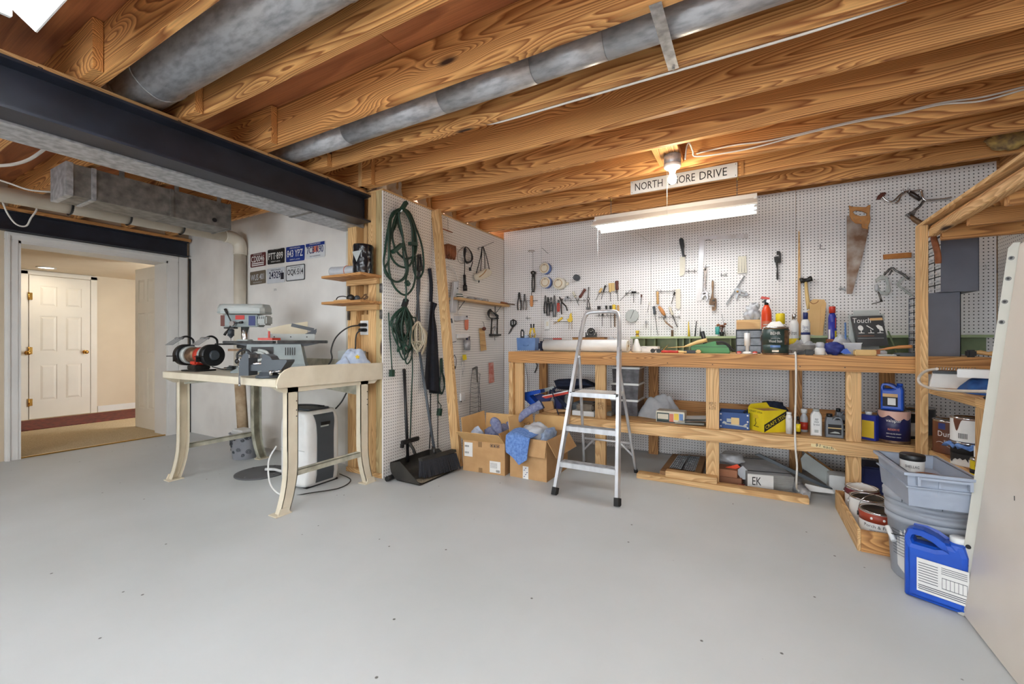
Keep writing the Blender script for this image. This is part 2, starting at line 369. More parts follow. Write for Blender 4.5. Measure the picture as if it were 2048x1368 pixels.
m_greyd = mat('dark_grey_enamel', (72, 78, 84), .42)
m_greyl = mat('light_grey_enamel', (178, 182, 178), .42)
m_red = mat('red_plastic', (196, 58, 40), .4)
m_orange = mat('fire_red_paint', (232, 74, 28), .32)
m_green = mat('green_cord', (32, 66, 50), .5, c2=(22, 48, 38))
m_greenp = mat('green_paint', (128, 142, 104), .5, c2=(108, 122, 86), scale=6)
m_greenl = mat('light_green_paint', (168, 184, 138), .5)
m_blue = mat('blue_plastic', (28, 84, 190), .34, c2=(22, 70, 170))
m_blueb = mat('blue_tint_plastic', (104, 146, 206), .3, c2=(82, 124, 188), trans=.25)
m_navy = mat('navy_print', (44, 54, 110), .45)
m_cloth = mat('pale_blue_cloth', (196, 208, 226), .9, c2=(176, 190, 214), scale=30, bump=.2)
m_towel = mat('blue_towel', (116, 150, 206), .95, c2=(86, 120, 182), scale=60, bump=.7)
m_jean = mat('grey_blue_rag', (134, 140, 168), .95, c2=(104, 110, 144), scale=40, bump=.4)
m_navyc = mat('navy_cloth', (34, 42, 66), .9, c2=(24, 30, 50), scale=30, bump=.3)
m_bluec = mat('blue_cloth', (40, 92, 156), .85, c2=(28, 68, 128), scale=20, bump=.3)
m_card = mat('cardboard', (190, 150, 104), .85, c2=(180, 140, 95), scale=12)
m_cardi = mat('cardboard_inside', (214, 174, 118), .85, c2=(206, 164, 108), scale=12)
m_paper = mat('white_paper', (232, 230, 226), .8)
m_ink = mat('black_ink', (34, 32, 34), .7)
m_tape = mat('brown_tape', (146, 112, 74), .35)
m_wht = mat('white_plastic', (232, 232, 230), .35)
m_offw = mat('ivory_plastic', (224, 216, 196), .45)
m_yel = mat('yellow_print', (240, 214, 40), .45)
m_yelp = mat('yellow_plastic', (232, 196, 60), .4)
m_rust = mat('brown_steel', (142, 112, 84), .5, .5, c2=(98, 74, 56), scale=30)
m_saw = mat('old_saw_steel', (176, 166, 156), .38, .6, c2=(120, 90, 68), scale=9, detail=8)
m_leather = mat('tan_leather', (150, 88, 46), .6, c2=(112, 60, 30), scale=16)
m_sgrey = mat('storage_grey', (104, 108, 120), .45)
m_tote = mat('blue_grey_plastic', (160, 168, 182), .42, c2=(152, 160, 175))
m_pail = mat('grey_pail_plastic', (166, 171, 180), .42)
m_clear = mat('clear_plastic', (236, 238, 240), .12, trans=.85, spec=.5)
m_clearw = mat('cloudy_plastic_bag', (226, 228, 232), .3, c2=(206, 210, 216), scale=14, bump=.5, trans=.35)
m_smoke = mat('smoked_drawer_plastic', (120, 118, 122), .2, c2=(84, 82, 86), scale=22, trans=.35)
m_drawer = mat('clear_drawer_plastic', (228, 230, 232), .25, c2=(190, 192, 196), scale=40, trans=.15)
m_stain = mat('dark_green_label', (44, 64, 60), .4)
m_brown = mat('brown_label', (112, 66, 42), .45, c2=(94, 52, 34))
m_rope = mat('white_rope', (226, 218, 198), .85, c2=(206, 196, 172), scale=90)
m_apron = mat('black_apron_cloth', (32, 34, 44), .9, c2=(24, 26, 34), scale=40)
m_brush = mat('black_bristle', (26, 27, 32), .8, c2=(46, 46, 52), scale=60, stretch=(12, 12, .5))
m_dust = mat('dusty_black_plastic', (54, 50, 44), .6, c2=(30, 29, 27), scale=7, detail=6)
m_salmon = mat('salmon_plastic', (218, 126, 96), .5)
m_wh = {n: mat('handle_' + n, c, .45) for n, c in dict(orange=(208, 142, 84), wood=(206, 162, 104), red=(192, 48, 40), brown=(98, 48, 36), teal=(70, 168, 160), green=(74, 146, 84), tan=(222, 190, 128)).items()}
m_rug = mat('red_oriental_rug', (128, 60, 44), .95, c2=(84, 44, 38), scale=22, detail=6)
m_tube = emit('lit_tube', (.88, .95, 1), TUBE_POWER)
m_tube2 = emit('lit_bench_tube', (.9, .96, 1), TUBE_POWER * .42)
m_bulb = emit('lit_bulb', (1, .86, .66), BULB_POWER)
m_can = emit('lit_downlight', (1, .84, .62), HALL_POWER * 4)
# ================================================================== LAMPS (seen fixtures and added unseen ones; tubes and bulbs are the light sources)
def shop_light(x, y, z, label, rz=0, chains=True, top=2.35):
    o = th('fluorescent_light', label, 'light', (x, y, z), rz, None); M = fm(o); L = 1.22
    b = B(M)                                    # bent white reflector, open underneath
    P = [(-.14, 0), (-.138, .012), (-.06, .07), (-.045, .105), (.045, .105), (.06, .07), (.138, .012), (.14, 0), (.135, .0), (.055, .062), (.04, .09), (-.04, .09), (-.055, .062), (-.135, .0)]
    b.prism([(-L / 2, p, q) for p, q in P], (L, 0, 0)); ob('reflector', b, m_white, o)
    for s in (-1, 1):
        ob('fluorescent_tube', B(M).cyl((-L / 2 + .02, s * .055, .028), (L / 2 - .02, s * .055, .028), .0165, n=16), m_tube2 if chains else m_tube, o)
        for e in (-1, 1): ob('lamp_socket', B(M).box((e * (L / 2 - .022), s * .055 - .02, .008), (e * L / 2, s * .055 + .02, .075), .003), m_wht, o)
    if chains:
        ob('pull_string', B(M).cyl((-L / 2 + .012, 0, .06), (-L / 2 + .012, 0, -.42), .0016, n=6), m_wht, o)
        for e in (-1, 1):
            b = B(M); zz = .105; n = 0
            while zz < top - z - .01:
                b.tube([(e * .48 + (.004 * cos(a) if n % 2 else 0), (0 if n % 2 else .004 * cos(a)), zz + .009 + .011 * sin(a)) for a in [q * pi / 4 for q in range(8)]], .0016, 5, True); zz += .017; n += 1
            ob('chain', b, m_iron, o)
            ob('hook', B(M).tube([(e * .48, 0, top - z - .03), (e * .48 + .008, 0, top - z - .02), (e * .48, 0, top - z - .008), (e * .48, 0, top - z)], .0022, 6), m_yelp, o)
    return o
shop_light(-.565, 3.61, 2.085, 'long white twin tube shop light hanging on chains above the long workbench', top=2.35)
shop_light(-1.696, .375, 2.255, 'lit twin tube fluorescent light at the top left, between the ceiling joists', chains=False)
for q in ((.15, .12, 'right above the photographer'), (0, -.95, 'behind the photographer'), (-3.9, -.7, 'above the left of the floor, outside the view')):  # unseen fixtures added to brighten the floor and walls
    shop_light(q[0], q[1], 2.22, 'added unseen white twin tube fluorescent light ' + q[2], chains=False)
# ================================================================== STRUCTURE
ST = dict(kind='structure')
ob('floor', B().box((-6.03, -3.5, -.1), (1.7, 4.6, 0)), m_floor, org=(0, 0, 0), **ST)
# ---- back wall
wb = ob('wall_back', B().box((-2.8, 4.425, 0), (1.75, 4.6, 2.6)), m_oak['x'], **ST)
for x0, x1 in ((-2.582, -2.088), (-2.087, -.869), (-.868, .346), (.347, 1.562)):
    z1 = 2.42
    b = B().box((x0 + .001, 4.41, .004), (x1 - .001, 4.4245, z1)); o = ob('pegboard_panel', b, m_peg, wb)


# ---- partition with pegboard and its stud end
wp = ob('wall_partition', B().box((-2.8, 2.63, 0), (-2.6, 4.42, 2.33)), m_wall, **ST)
for y0, y1 in ((2.484, 3.702), (3.704, 4.408)):
    b = B().box((-2.597, y0, .004), (-2.584, y1, 2.33)); ob('pegboard_panel', b, m_pegp, wp)
b = B()
ob('stud', B().box((-3.01, 2.49, .04), (-2.905, 2.618, 2.33), .003), m_pine['z'], wp)
ob('stud', B().box((-2.90, 2.565, .04), (-2.862, 2.618, 2.33), .003), m_pine['z'], wp)
ob('stud', B().box((-2.76, 2.488, .04), (-2.668, 2.618, 2.33), .003), m_pine['z'], wp)
ob('stud', B().box((-2.665, 2.484, .04), (-2.598, 2.618, 2.34), .003), m_gpine, wp)
ob('blocking', B().box((-2.903, 2.54, 1.02), (-2.763, 2.58, 1.34), .003), m_pine['z'], wp)
ob('base_plate', B().box((-3.02, 2.48, 0), (-2.598, 2.618, .04), .003), m_pine['x'], wp)
ob('insulation', B().box((-2.86, 2.60, 1.36), (-2.76, 2.618, 2.2)), m_white, wp)
ob('sill_plate', B().box((-2.8, 2.49, 2.331), (-2.59, 4.42, 2.349)), m_pine['y'], wp)
# ---- right wall
wr = ob('wall_right', B().box((1.582, -3.5, 0), (1.75, 4.6, 2.6)), m_oak['y'], **ST)
for y0, y1 in ((3.19, 4.408), (1.97, 3.188), (.75, 1.968)):
    ob('pegboard_panel', B().box((1.566, y0, .004), (1.58, y1, 2.35)), m_pegp, wr)
ob('corner_post', B().box((1.585, 4.36, 2.35), (1.70, 4.42, 2.585)), m_oak['z'], wr)
# ---- white block wall
ww = ob('wall_block', B().box((-6.3, 2.62, 0), (-2.8, 2.8, 2.60)), m_wall, **ST)
ob('trim_1', B().box((-3.16, 2.585, .0), (-3.05, 2.62, 2.33), .004), m_white, **ST)
# ---- left wall with the double doorway
wl = ob('wall_left', B().box((-6.3, -3.5, 0), (-6.03, 1.215, 2.6)).box((-6.3, 2.40, 0), (-6.03, 2.62, 2.6)).box((-6.3, 1.21, 2.06), (-6.03, 2.41, 2.6)), m_tan, **ST)
ob('wall_rear', B().box((-6.3, -3.7, 0), (-3.3, -3.5, 2.6)).box((1.3, -3.7, 0), (1.75, -3.5, 2.6)).box((-3.3, -3.7, 2.1), (1.3, -3.5, 2.6)).box((-3.3, -3.7, 0), (1.3, -3.5, .12)), m_wall, **ST)
# wide glazed doors added unseen behind the photographer, as a daylight source
m_gl, nt_, p_ = nodes('window_glass'); nt_.nodes.remove(p_); a_ = N(nt_, 'ShaderNodeBsdfTransparent'); b_ = N(nt_, 'ShaderNodeBsdfGlossy'); b_.inputs['Roughness'].default_value = .02; c_ = N(nt_, 'ShaderNodeMixShader'); c_.inputs[0].default_value = .07
nt_.links.new(a_.outputs[0], c_.inputs[1]); nt_.links.new(b_.outputs[0], c_.inputs[2]); nt_.links.new(c_.outputs[0], nt_.nodes['Material Output'].inputs[0])
b = B()
for i in range(5): x = -3.3 + 1.15 * i; b.box((x - .035, -3.62, .12), (x + .035, -3.55, 2.1))
b.box((-3.3, -3.62, .12), (1.3, -3.55, .2)).box((-3.3, -3.62, 2.03), (1.3, -3.55, 2.1)); wd_ = ob('added_window_1', b, m_white, **ST)
for i in range(4): x = -3.3 + 1.15 * i; ob('added_window_pane', B().box((x + .035, -3.588, .2), (x + 1.115, -3.582, 2.03)), m_gl, wd_)
pl_ = bpy.data.lights.new('daylight_portal', 'AREA'); pl_.shape = 'RECTANGLE'; pl_.size, pl_.size_y = 4.6, 1.98; pl_.cycles.is_portal = True; po_ = bpy.data.objects.new('daylight_portal', pl_); COL.objects.link(po_); po_.location = (-1, -3.66, 1.11); po_.rotation_euler = (pi / 2, 0, 0)
b = B()
b.box((-6.028, 1.135, 0), (-5.995, 1.22, 2.06), .004).box((-6.028, 2.395, 0), (-5.995, 2.50, 2.06), .004).box((-6.028, 1.135, 2.06), (-5.995, 2.50, 2.13), .004)
b.box((-6.0, 1.15, 0), (-5.985, 1.165, 2.1)).box((-6.0, 1.15, 2.1), (-5.985, 2.49, 2.115))
ob('trim_2', b, m_white, **ST)
b = B(); b.box((-6.3, 1.215, 0), (-6.0, 1.235, 2.06)).box((-6.3, 2.38, 0), (-6.0, 2.40, 2.06)).box((-6.3, 1.215, 2.035), (-6.0, 2.4, 2.06))
b.box((-6.21, 1.235, 0), (-6.17, 1.25, 2.04))
jb = ob('trim_3', b, m_white, **ST)
for z in (.3, 1.02, 1.78):
    b = B(); b.box((-6.14, 1.234, z - .05), (-6.08, 1.242, z + .05), .002); b.cyl((-6.06, 1.24, z - .05), (-6.06, 1.24, z + .05), .008); ob('strike_plate', b, m_chrome, jb)
ob('trim_4', B().box((-6.028, 2.502, 0), (-6.0, 2.60, 2.13), .004), m_white, **ST)
ob('trim_5', B().box((-5.99, 2.604, 0), (-5.972, 2.619, 2.12)), m_black, **ST)
ob('threshold', B().box((-6.05, 1.22, 0), (-6.02, 2.40, .012), .004), m_brass, label='thin brass carpet threshold strip across the double doorway', cat='threshold')
# ---- hall beyond
ob('floor_hall', B().box((-9.1, -.5, -.08), (-6.04, 4.5, .006)), m_carpet, **ST)
ob('ceiling_hall', B().box((-9.1, -.5, 2.13), (-6.3, 4.5, 2.3)), m_hall, **ST)
ob('wall_hall', B().box((-9.1, -.5, 0), (-8.9, 4.5, 2.15)), m_hall, **ST)
ob('wall_hall_end', B().box((-9.1, 4.3, 0), (-6.3, 4.5, 2.15)).box((-9.1, -.6, 0), (-6.3, -.45, 2.15)), m_hall, **ST)
ob('baseboard_hall', B().box((-8.9, 2.63, 0), (-8.885, 4.3, .1), .003), m_white, **ST)
def panel_door(name, M, w, h, knobs, hinges, parent_struct=True, hinge_side=-1):
    b = B(M); t = .035
    b.box((-w / 2, .006, .01), (w / 2, t - .006, h))
    cw = w / 2
    rows = ((.13, .38), (.47, .72), (.79, .93)) if h else ()
    st = w * .155
    xs = ((-w / 2 + st, -st * .42), (st * .42, w / 2 - st))
    # rails and stiles stand proud of the core on both faces
    for s in (0, t - .006):
        y0, y1 = s, s + .006
        b.box((-w / 2, y0, .01), (xs[0][0], y1, h)).box((xs[0][1], y0, .01), (xs[1][0], y1, h)).box((xs[1][1], y0, .01), (w / 2, y1, h))
        zz = [.01] + [q * h for r in rows for q in r] + [h]
        for i in range(0, len(zz), 2):
            for a, c in xs: b.box((a, y0, zz[i]), (c, y1, zz[i + 1]))
    d = ob(name, b, m_door, org=M.translation, **ST, rz=M.to_euler().z)
    for r in rows:
        for a, c in xs:
            q = B(M); y = .001
            g = .022; z0, z1 = r[0] * h, r[1] * h
            for yy, s in ((.006, -1), (t - .006, 1)):
                A = [(a + g * .5, yy, z0 + g * .5), (c - g * .5, yy, z0 + g * .5), (c - g * .5, yy, z1 - g * .5), (a + g * .5, yy, z1 - g * .5)]
                C = [(a + g * 1.6, yy + s * .006, z0 + g * 1.6), (c - g * 1.6, yy + s * .006, z0 + g * 1.6), (c - g * 1.6, yy + s * .006, z1 - g * 1.6), (a + g * 1.6, yy + s * .006, z1 - g * 1.6)]
                q.add(A + C, [(4, 5, 6, 7), (0, 1, 5, 4), (1, 2, 6, 5), (2, 3, 7, 6), (3, 0, 4, 7), (0, 1, 2, 3)])
            ob('door_panel', q, m_door, d)
    for kx in knobs:
        for y, s in ((0, -1), (t, 1)):
            q = B(M); q.cyl((kx, y, .95), (kx, y + s * .008, .95), .03); q.cyl((kx, y, .95), (kx, y + s * .05, .95), .01); q.sphere((kx, y + s * .06, .95), .028, sq=(1, .8, 1)); ob('door_knob', q, m_brass, d)
    for z in hinges:
        q = B(M); q.box((hinge_side * w / 2 - .012, -.012, z - .05), (hinge_side * w / 2 + .03, -.002, z + .05), .002); q.cyl((hinge_side * (w / 2 + .006), -.012, z - .055), (hinge_side * (w / 2 + .006), -.012, z + .055), .008)
        ob('hinge', q, m_brass, d)
    return d
d1 = panel_door('door_1', fr((-8.87, 2.22, 0), pi / 2), .635, 2.05, (-.335, .26), (.25, .98, 1.75))
b = B(); b.box((-8.9, 1.82, 0), (-8.875, 1.895, 2.11), .004).box((-8.9, 2.545, 0), (-8.875, 2.62, 2.11), .004).box((-8.9, 1.82, 2.06), (-8.875, 2.62, 2.12), .004)
ob('trim_6', b, m_door, **ST)
panel_door('door_2', fr((-6.655, 2.425, 0), 0), .62, 2.04, (), (.29, 1.02, 1.78), hinge_side=1)
ob('runner_rug', B().box((-8.72, .9, .006), (-7.78, 3.6, .018), .003), m_rug, label='dark red patterned runner rug on the beige hall carpet', cat='rug')
dl = th('downlight', 'round lit recessed downlight in the hall ceiling seen through the doorway', 'light', (-8.45, 1.97, 2.118))
ob('trim_ring', B(fm(dl)).lathe([(.075, .011), (.095, .011), (.1, .003), (.092, -.002), (.075, .004)], 24), m_white, dl)
ob('lens', B(fm(dl)).lathe([(.075, .004), (.0, .004)], 24), m_can, dl)
hl = bpy.data.lights.new('hall_lamp', 'AREA'); hl.shape = 'DISK'; hl.size = .16; hl.energy = HALL_POWER * 1.6; hl.color = (1, .89, .74)
ho = bpy.data.objects.new('hall_lamp', hl); COL.objects.link(ho); ho.location = (-8.45, 1.97, 2.108)
hl2 = ho.copy(); COL.objects.link(hl2); hl2.location = (-7.6, .3, 2.11); hl3 = ho.copy(); COL.objects.link(hl3); hl3.location = (-7.4, 3.3, 2.11)
for p in ((-7.6, .3, 'left'), (-7.4, 3.3, 'right')): dup(dl, (p[0], p[1], 2.118), 0, f'round recessed downlight further {p[2]} along the hall, outside the view')
# ---- ceiling: plywood deck, joists, blocking
ce = ob('ceiling', B().box((-6.3, -3.7, 2.60), (1.75, 4.6, 2.66)), m_ply, **ST)
xs = [-6.1, -3.9, -1.55, .9, 1.74]; ys = [-3.5, -2.3, -1.07, .16, 1.42, 2.66, 3.88, 4.42]
for j in range(len(ys) - 1):
    for i in range(len(xs) - 1):
        o_ = .6 if j % 2 else 0
        a = xs[i] + (o_ if 0 < i else 0); c = xs[i + 1] + (o_ if i < len(xs) - 2 else 0)
        ob('plywood_panel', B().box((a + .0015, ys[j] + .0015, 2.586 + random.uniform(0, .0015)), (c - .0015, ys[j + 1] - .0015, 2.602)), m_ply, ce)
JY = [.83, 1.238, 1.655, 2.055, 2.455, 2.848, 3.26, 3.655, 4.09]
JY = [.83 - .406 * q for q in range(9, 0, -1)] + JY
for y in JY:
    x0 = -2.93 if y < 2.5 else -2.70
    b = B().box((x0, y - .038, 2.35), (1.74, y, 2.584), .002); o = ob('joist', b, m_joist, ce)
    if y < 2.5:
        ob('joist', B().box((-6.08, y - .078, 2.35), (-2.60, y - .040, 2.584), .002), m_joist, ce)
    # give every joist its own origin, so that its grain is its own
for y in JY[-5:]:
    ob('blocking', B().box((-2.742, y - .085, 2.35), (-2.704, y + .02, 2.584), .002), m_pine['z'], ce)
for y in (2.62, 3.02, 3.43, 3.84):
    b = B(); b.grid(10, 6, lambda u, v, y=y: (-2.72 + .05 * noise.noise((u * 4, v * 3, y)), y + .02 + u * .30, 2.35 + v * .232)); ob('insulation_batt', b, m_offw, ce)
# ================================================================== CEILING SERVICES
bm_ = th('steel_beam', 'long black painted steel beam under the joists, ending at the pegboard partition', 'beam', (-2.8, -.5, 2.09)); M = fm(bm_)
b = B(); y0, y1 = -3.45, 2.482
b.prism([(x, y0, z) for x, z in ((-2.88, 2.09), (-2.72, 2.09), (-2.72, 2.103), (-2.795, 2.108), (-2.795, 2.293), (-2.72, 2.298), (-2.72, 2.311), (-2.88, 2.311), (-2.88, 2.298), (-2.805, 2.293), (-2.805, 2.108), (-2.88, 2.103))], (0, y1 - y0, 0))
ob('i_beam', b, m_black_steel, bm_)
for a, c in ((-3.45, -.9), (-.898, 1.655), (1.657, 2.482)):
    ob('nailer_plate', B().box((-2.88, a, 2.312), (-2.765, c, 2.349), .002), m_pine['y'], bm_)
b = B()
for y in (-.1, .62, 1.15, 1.72, 2.1, 2.3): b.tube([(-2.764, y, 2.335), (-2.755, y + .01, 2.33), (-2.757, y + .012, 2.318), (-2.757, y + .012, 2.305)], .0022, 5)
tag(ob('bent_nails', b, m_dark, bm_), kind='stuff')
b2 = th('steel_beam', 'black steel beam over the double doorway, with a thin wooden plate on it', 'beam', (-5.98, 0, 2.13)); b = B()
b.prism([(x, -3.4, z) for x, z in ((-6.025, 2.135), (-5.93, 2.135), (-5.93, 2.147), (-5.975, 2.15), (-5.975, 2.30), (-5.93, 2.303), (-5.93, 2.315), (-6.025, 2.315))], (0, 5.98, 0))
ob('i_beam', b, m_black_steel, b2); ob('nailer_plate', B().box((-6.02, -3.4, 2.316), (-5.925, 2.6, 2.348), .002), m_oak['y'], b2)
# wide flat trunk duct beside the beam
d = th('duct', 'wide flat galvanised trunk duct running along the left of the long black beam', 'duct', (-3.0, 0, 2.085))
for a, c in ((-3.45, -.75), (-.748, 2.05), (2.052, 2.56)): ob('duct_section', B().box((-3.13, a, 2.082), (-2.885, c, 2.3), .003), m_galv, d)
b = B()
for y in (-.75, 2.05): b.box((-3.135, y - .012, 2.078), (-2.884, y + .012, 2.083))
ob('drive_seam', b, m_galvd, d)
# rectangular branch duct
d = th('duct', 'short rectangular grey sheet metal duct hanging under the joists at the left', 'duct', (-4.145, 1.55, 2.1))
b = B().box((-4.29, 1.03, 2.1), (-4.0, 1.62, 2.315), .002); ob('duct_section', b, m_galvd, d)
ob('duct_section', B().box((-4.29, 1.622, 2.1), (-4.0, 2.055, 2.315), .002), m_galvd, d)
ob('end_cap', B().box((-4.296, 1.022, 2.094), (-3.994, 1.06, 2.321), .002), m_galv, d)
ob('end_cap', B().box((-4.296, 2.045, 2.094), (-3.994, 2.062, 2.321), .002), m_galvd, d)
ob('drive_seam', B().box((-3.999, 1.15, 2.1), (-3.992, 1.175, 2.318)).box((-4.29, 1.15, 2.094), (-4.0, 1.175, 2.1)), m_galv, d)
ob('drive_seam', B().box((-3.999, 1.61, 2.1), (-3.994, 1.635, 2.318)), m_galvd, d)
ob('screw_hole', B().cyl((-4.0, 1.93, 2.15), (-3.996, 1.93, 2.15), .018), m_black, d)
for y in (1.3, 1.64, 1.95): ob('hanger_strap', B().box((-4.002, y, 2.30), (-3.998, y + .03, 2.45)), m_galvd, d)
# round ducts
d = th('round_duct', 'large dull grey round duct in the joist bay at the upper left', 'duct', (-.6, 1.02, 2.35))
b = B().cyl((-3.05, 1.02, 2.472), (.2, 1.02, 2.472), .12, n=36); ob('pipe', b, m_galvp, d)
b = B().cyl((-2.94, 1.02, 2.472), (-2.90, 1.02, 2.472), .1225, n=36); b.cyl((-1.3, 1.02, 2.472), (-1.29, 1.02, 2.472), .1225, n=36); ob('crimp_ring', b, m_galvp, d)
ob('hanger_wire', B().tube(cr([(-2.62, .90, 2.58), (-2.64, .9, 2.43), (-2.64, 1.02, 2.348), (-2.64, 1.14, 2.43), (-2.62, 1.14, 2.58)]), .003, 6), m_galv, d)
d = th('round_duct', 'long slender shiny round duct crossing the ceiling above the ladder', 'duct', (-.6, 1.835, 2.35))
xs_ = [-2.95, -2.2, -1.45, -.9, -.55, .25, .9, 1.7]
for a, c in zip(xs_, xs_[1:]): ob('duct_section', B().cyl((a + .001, 1.835, 2.43), (c - .001, 1.835, 2.43), .073 if (xs_.index(a) % 2) else .074, n=32), m_galvp, d)
st = ob('hanger_strap', B().box((-.325, 1.61, 2.343), (-.28, 1.955, 2.3455)).box((-.325, 2.02, 2.346), (-.28, 2.045, 2.349)).prism([(-.325, 1.955, 2.343), (-.28, 1.955, 2.343), (-.28, 2.045, 2.346), (-.325, 2.045, 2.346)], (0, 0, .003)), m_galv, d)
ob('bolt', B().cyl((-.302, 2.035, 2.34), (-.302, 2.035, 2.348), .006, n=6), m_iron, d)
# plastic drain pipe
d = th('drain_pipe', 'white plastic drain pipe that runs under the joists and turns down the white wall', 'pipe', (-4.78, 2.5, 0))
zc = lambda y: 2.175 + .015 * y
ob('pipe', B().cyl((-4.78, -3.4, zc(-3.4)), (-4.78, 2.46, zc(2.46)), .057, n=24), m_pvc, d)
ob('pipe', B().cyl((-4.78, 2.555, 2.12), (-4.78, 2.555, .801), .057, n=24), m_pvc, d)
ob('elbow', B().tube(cr([(-4.78, 2.40, zc(2.4)), (-4.78, 2.46, zc(2.46)), (-4.78, 2.53, 2.185), (-4.78, 2.555, 2.13), (-4.78, 2.555, 2.04)], 5), .064, 24), m_pvc, d)
for y in (1.25, 1.62, 2.02):
    z = zc(y); ob('pipe_strap', B().tube([(-4.78 + .062 * cos(a), y, z + .062 * sin(a)) for a in [pi + q * pi / 10 for q in range(11)]] + [(-4.718, y, 2.345)], [.014] * 12, 6, flat=.12), m_dark, d)
tag(ob('conduit', B().cyl((-3.10, 2.57, .9), (-3.10, 2.57, 2.30), .016), m_pvc), 'slim white conduit up the white corner board beside the wall studs', 'pipe')
# cables
def cable(name, pts, r, label, m=m_cable, n=8):
    return ob(name, B().tube(cr(pts, n), r, 8), m, label=label, cat='cable')
cable('cable', [(-1.32, 2.062, 2.36), (-1.17, 2.066, 2.352), (-.5, 2.066, 2.35), (.16, 2.07, 2.35), (.5, 2.065, 2.36)], .006, 'white double cable stapled along the bottom edge of a joist beside the slender duct')
P = [(0, 950), (200, 905), (400, 880), (600, 838), (800, 790), (1000, 745), (1250, 700), (1500, 640), (1750, 605), (2015, 540)]
Q = [(0, 975), (200, 945), (400, 902), (600, 846), (800, 797), (1000, 752), (1250, 706), (1500, 650), (1750, 628), (2015, 556)]
e1 = [Yp(*k(CP, x, y), 3.05) for x, y in ((1082, 335), (1100, 190), (1130, 150), (1190, 275), (1240, 280))]
dz = lambda p: Vector((p.x, p.y, min(p.z, 2.573)))
cable('cable', [dz(q) for q in e1[:3]] + [dz(Yp(*k(CP, 1170, 240), 3.12)), dz(Yp(*k(CP, 1215, 300), 3.18))] + [dz(Yp(*k(C4, x, y), 3.212)) for x, y in Q[1:]], .005, 'lower of the two white cables running right from the bare bulb lamp')
cable('cable', [dz(Yp(*k(CP, 1000, 180), 3.1)), dz(Yp(*k(CP, 985, 240), 3.07)), Yp(*k(CP, 1005, 320), 3.05)], .005, 'short white cable end dropping into the bare bulb lamp box')
cable('cable', [dz(Yp(*k(CP, 1225, 270), 3.2))] + [dz(Yp(*k(C4, x, y), 3.216)) for x, y in P], .005, 'upper of the two white cables running right from the bare bulb lamp')
cable('cable', [Xp(*p, -3.45) for p in ((-20, 332), (25, 329), (60, 318), (92, 296))], .008, 'white cable bowing past the top left corner under the trunk duct')
cable('cable', [Xp(*p, -4.4) for p in ((-10, 357), (20, 367), (60, 380), (106, 384))], .006, 'thin white cable passing behind the end of the rectangular duct')
cable('cable', [Xp(*p, -5.0) for p in ((2, 394), (14, 425), (32, 448), (52, 452), (62, 436), (73, 420), (70, 412))], .006, 'white cable hanging in a loop against the black beam over the doorway')
# bare bulb lamp
lx, ly = -.46, 3.05
lm = th('lamp_holder', 'porcelain lamp holder with a bare lit bulb under a round metal box', 'lamp', (lx, ly, 2.255)); M = fm(lm)
ob('junction_box', B(M).lathe([(.052, .055), (.055, .058), (.055, .115), (.05, .12), (0, .12)], 28), m_galv, lm)
ob('porcelain_base', B(M).lathe([(.02, .0), (.024, .012), (.03, .02), (.05, .032), (.057, .045), (.055, .056)], 28), m_wht, lm)
ob('bulb', B(M).lathe([(0, -.075), (.014, -.073), (.024, -.062), (.0285, -.045), (.026, -.028), (.018, -.012), (.014, .0), (.014, .01)], 20), m_bulb, lm)
ob('pull_cord', B(M).cyl((-.03, -.03, .03), (-.03, -.03, -.62), .0014, n=6), m_cable, lm)
bl = bpy.data.lights.new('bulb_glow', 'POINT'); bl.energy = 5; bl.color = (1, .84, .62); bl.shadow_soft_size = .03
bo = bpy.data.objects.new('bulb_glow', bl); COL.objects.link(bo); bo.location = (lx, ly, 2.17)
ob('blocking', B().box((lx - .11, 2.86, 2.376), (lx + .05, 3.215, 2.414), .002).box((lx - .11, 2.88, 2.415), (lx - .072, 3.2, 2.585)), m_joisty, ce)
# sign
sg = th('sign', 'long white street sign board with black letters on the joist behind the bulb', 'sign', (-.479, 3.607, 2.346)); M = fm(sg)
ob('board', B(M).box((-.397, -.004, 0), (.397, .008, .108), .0015), m_wht, sg)
for s, px0, px1 in (('NORTH', 1270, 1325), ('SHORE', 1337, 1390), ('DRIVE', 1399, 1454)):
    a = Yp(px0, 355, 3.6).x + .479; c = Yp(px1, 355, 3.6).x + .479
    text(s, M @ T((a + c) / 2, -.005, .053), c - a, .062, m_ink, sg, 'letters')
b = B(M)
for x in (-.385, .385):
    for z in (.012, .096): b.cyl((x, -.005, z), (x, -.003, z), .003, n=8)
ob('nail_heads', b, m_dark, sg)
ob('backing_strip', B().box((-.06, 3.606, 2.348), (-.04, 3.614, 2.455)), m_oak['z'], label='narrow brown wood strip beside the right end of the street sign', cat='wood strip')
b = B()
b.sphere((1.48, 3.985, 2.425), .075, 22, 14, (1.5, .7, .85), lambda q: .35 * noise.noise(q * 3) + .15 * noise.noise(q * 8)); ob('insulation', b, mat('yellow_insulation', (206, 176, 104), .95, c2=(128, 108, 84), scale=18, bump=.8), label='tuft of yellow insulation sticking out at the top right corner', cat='insulation')
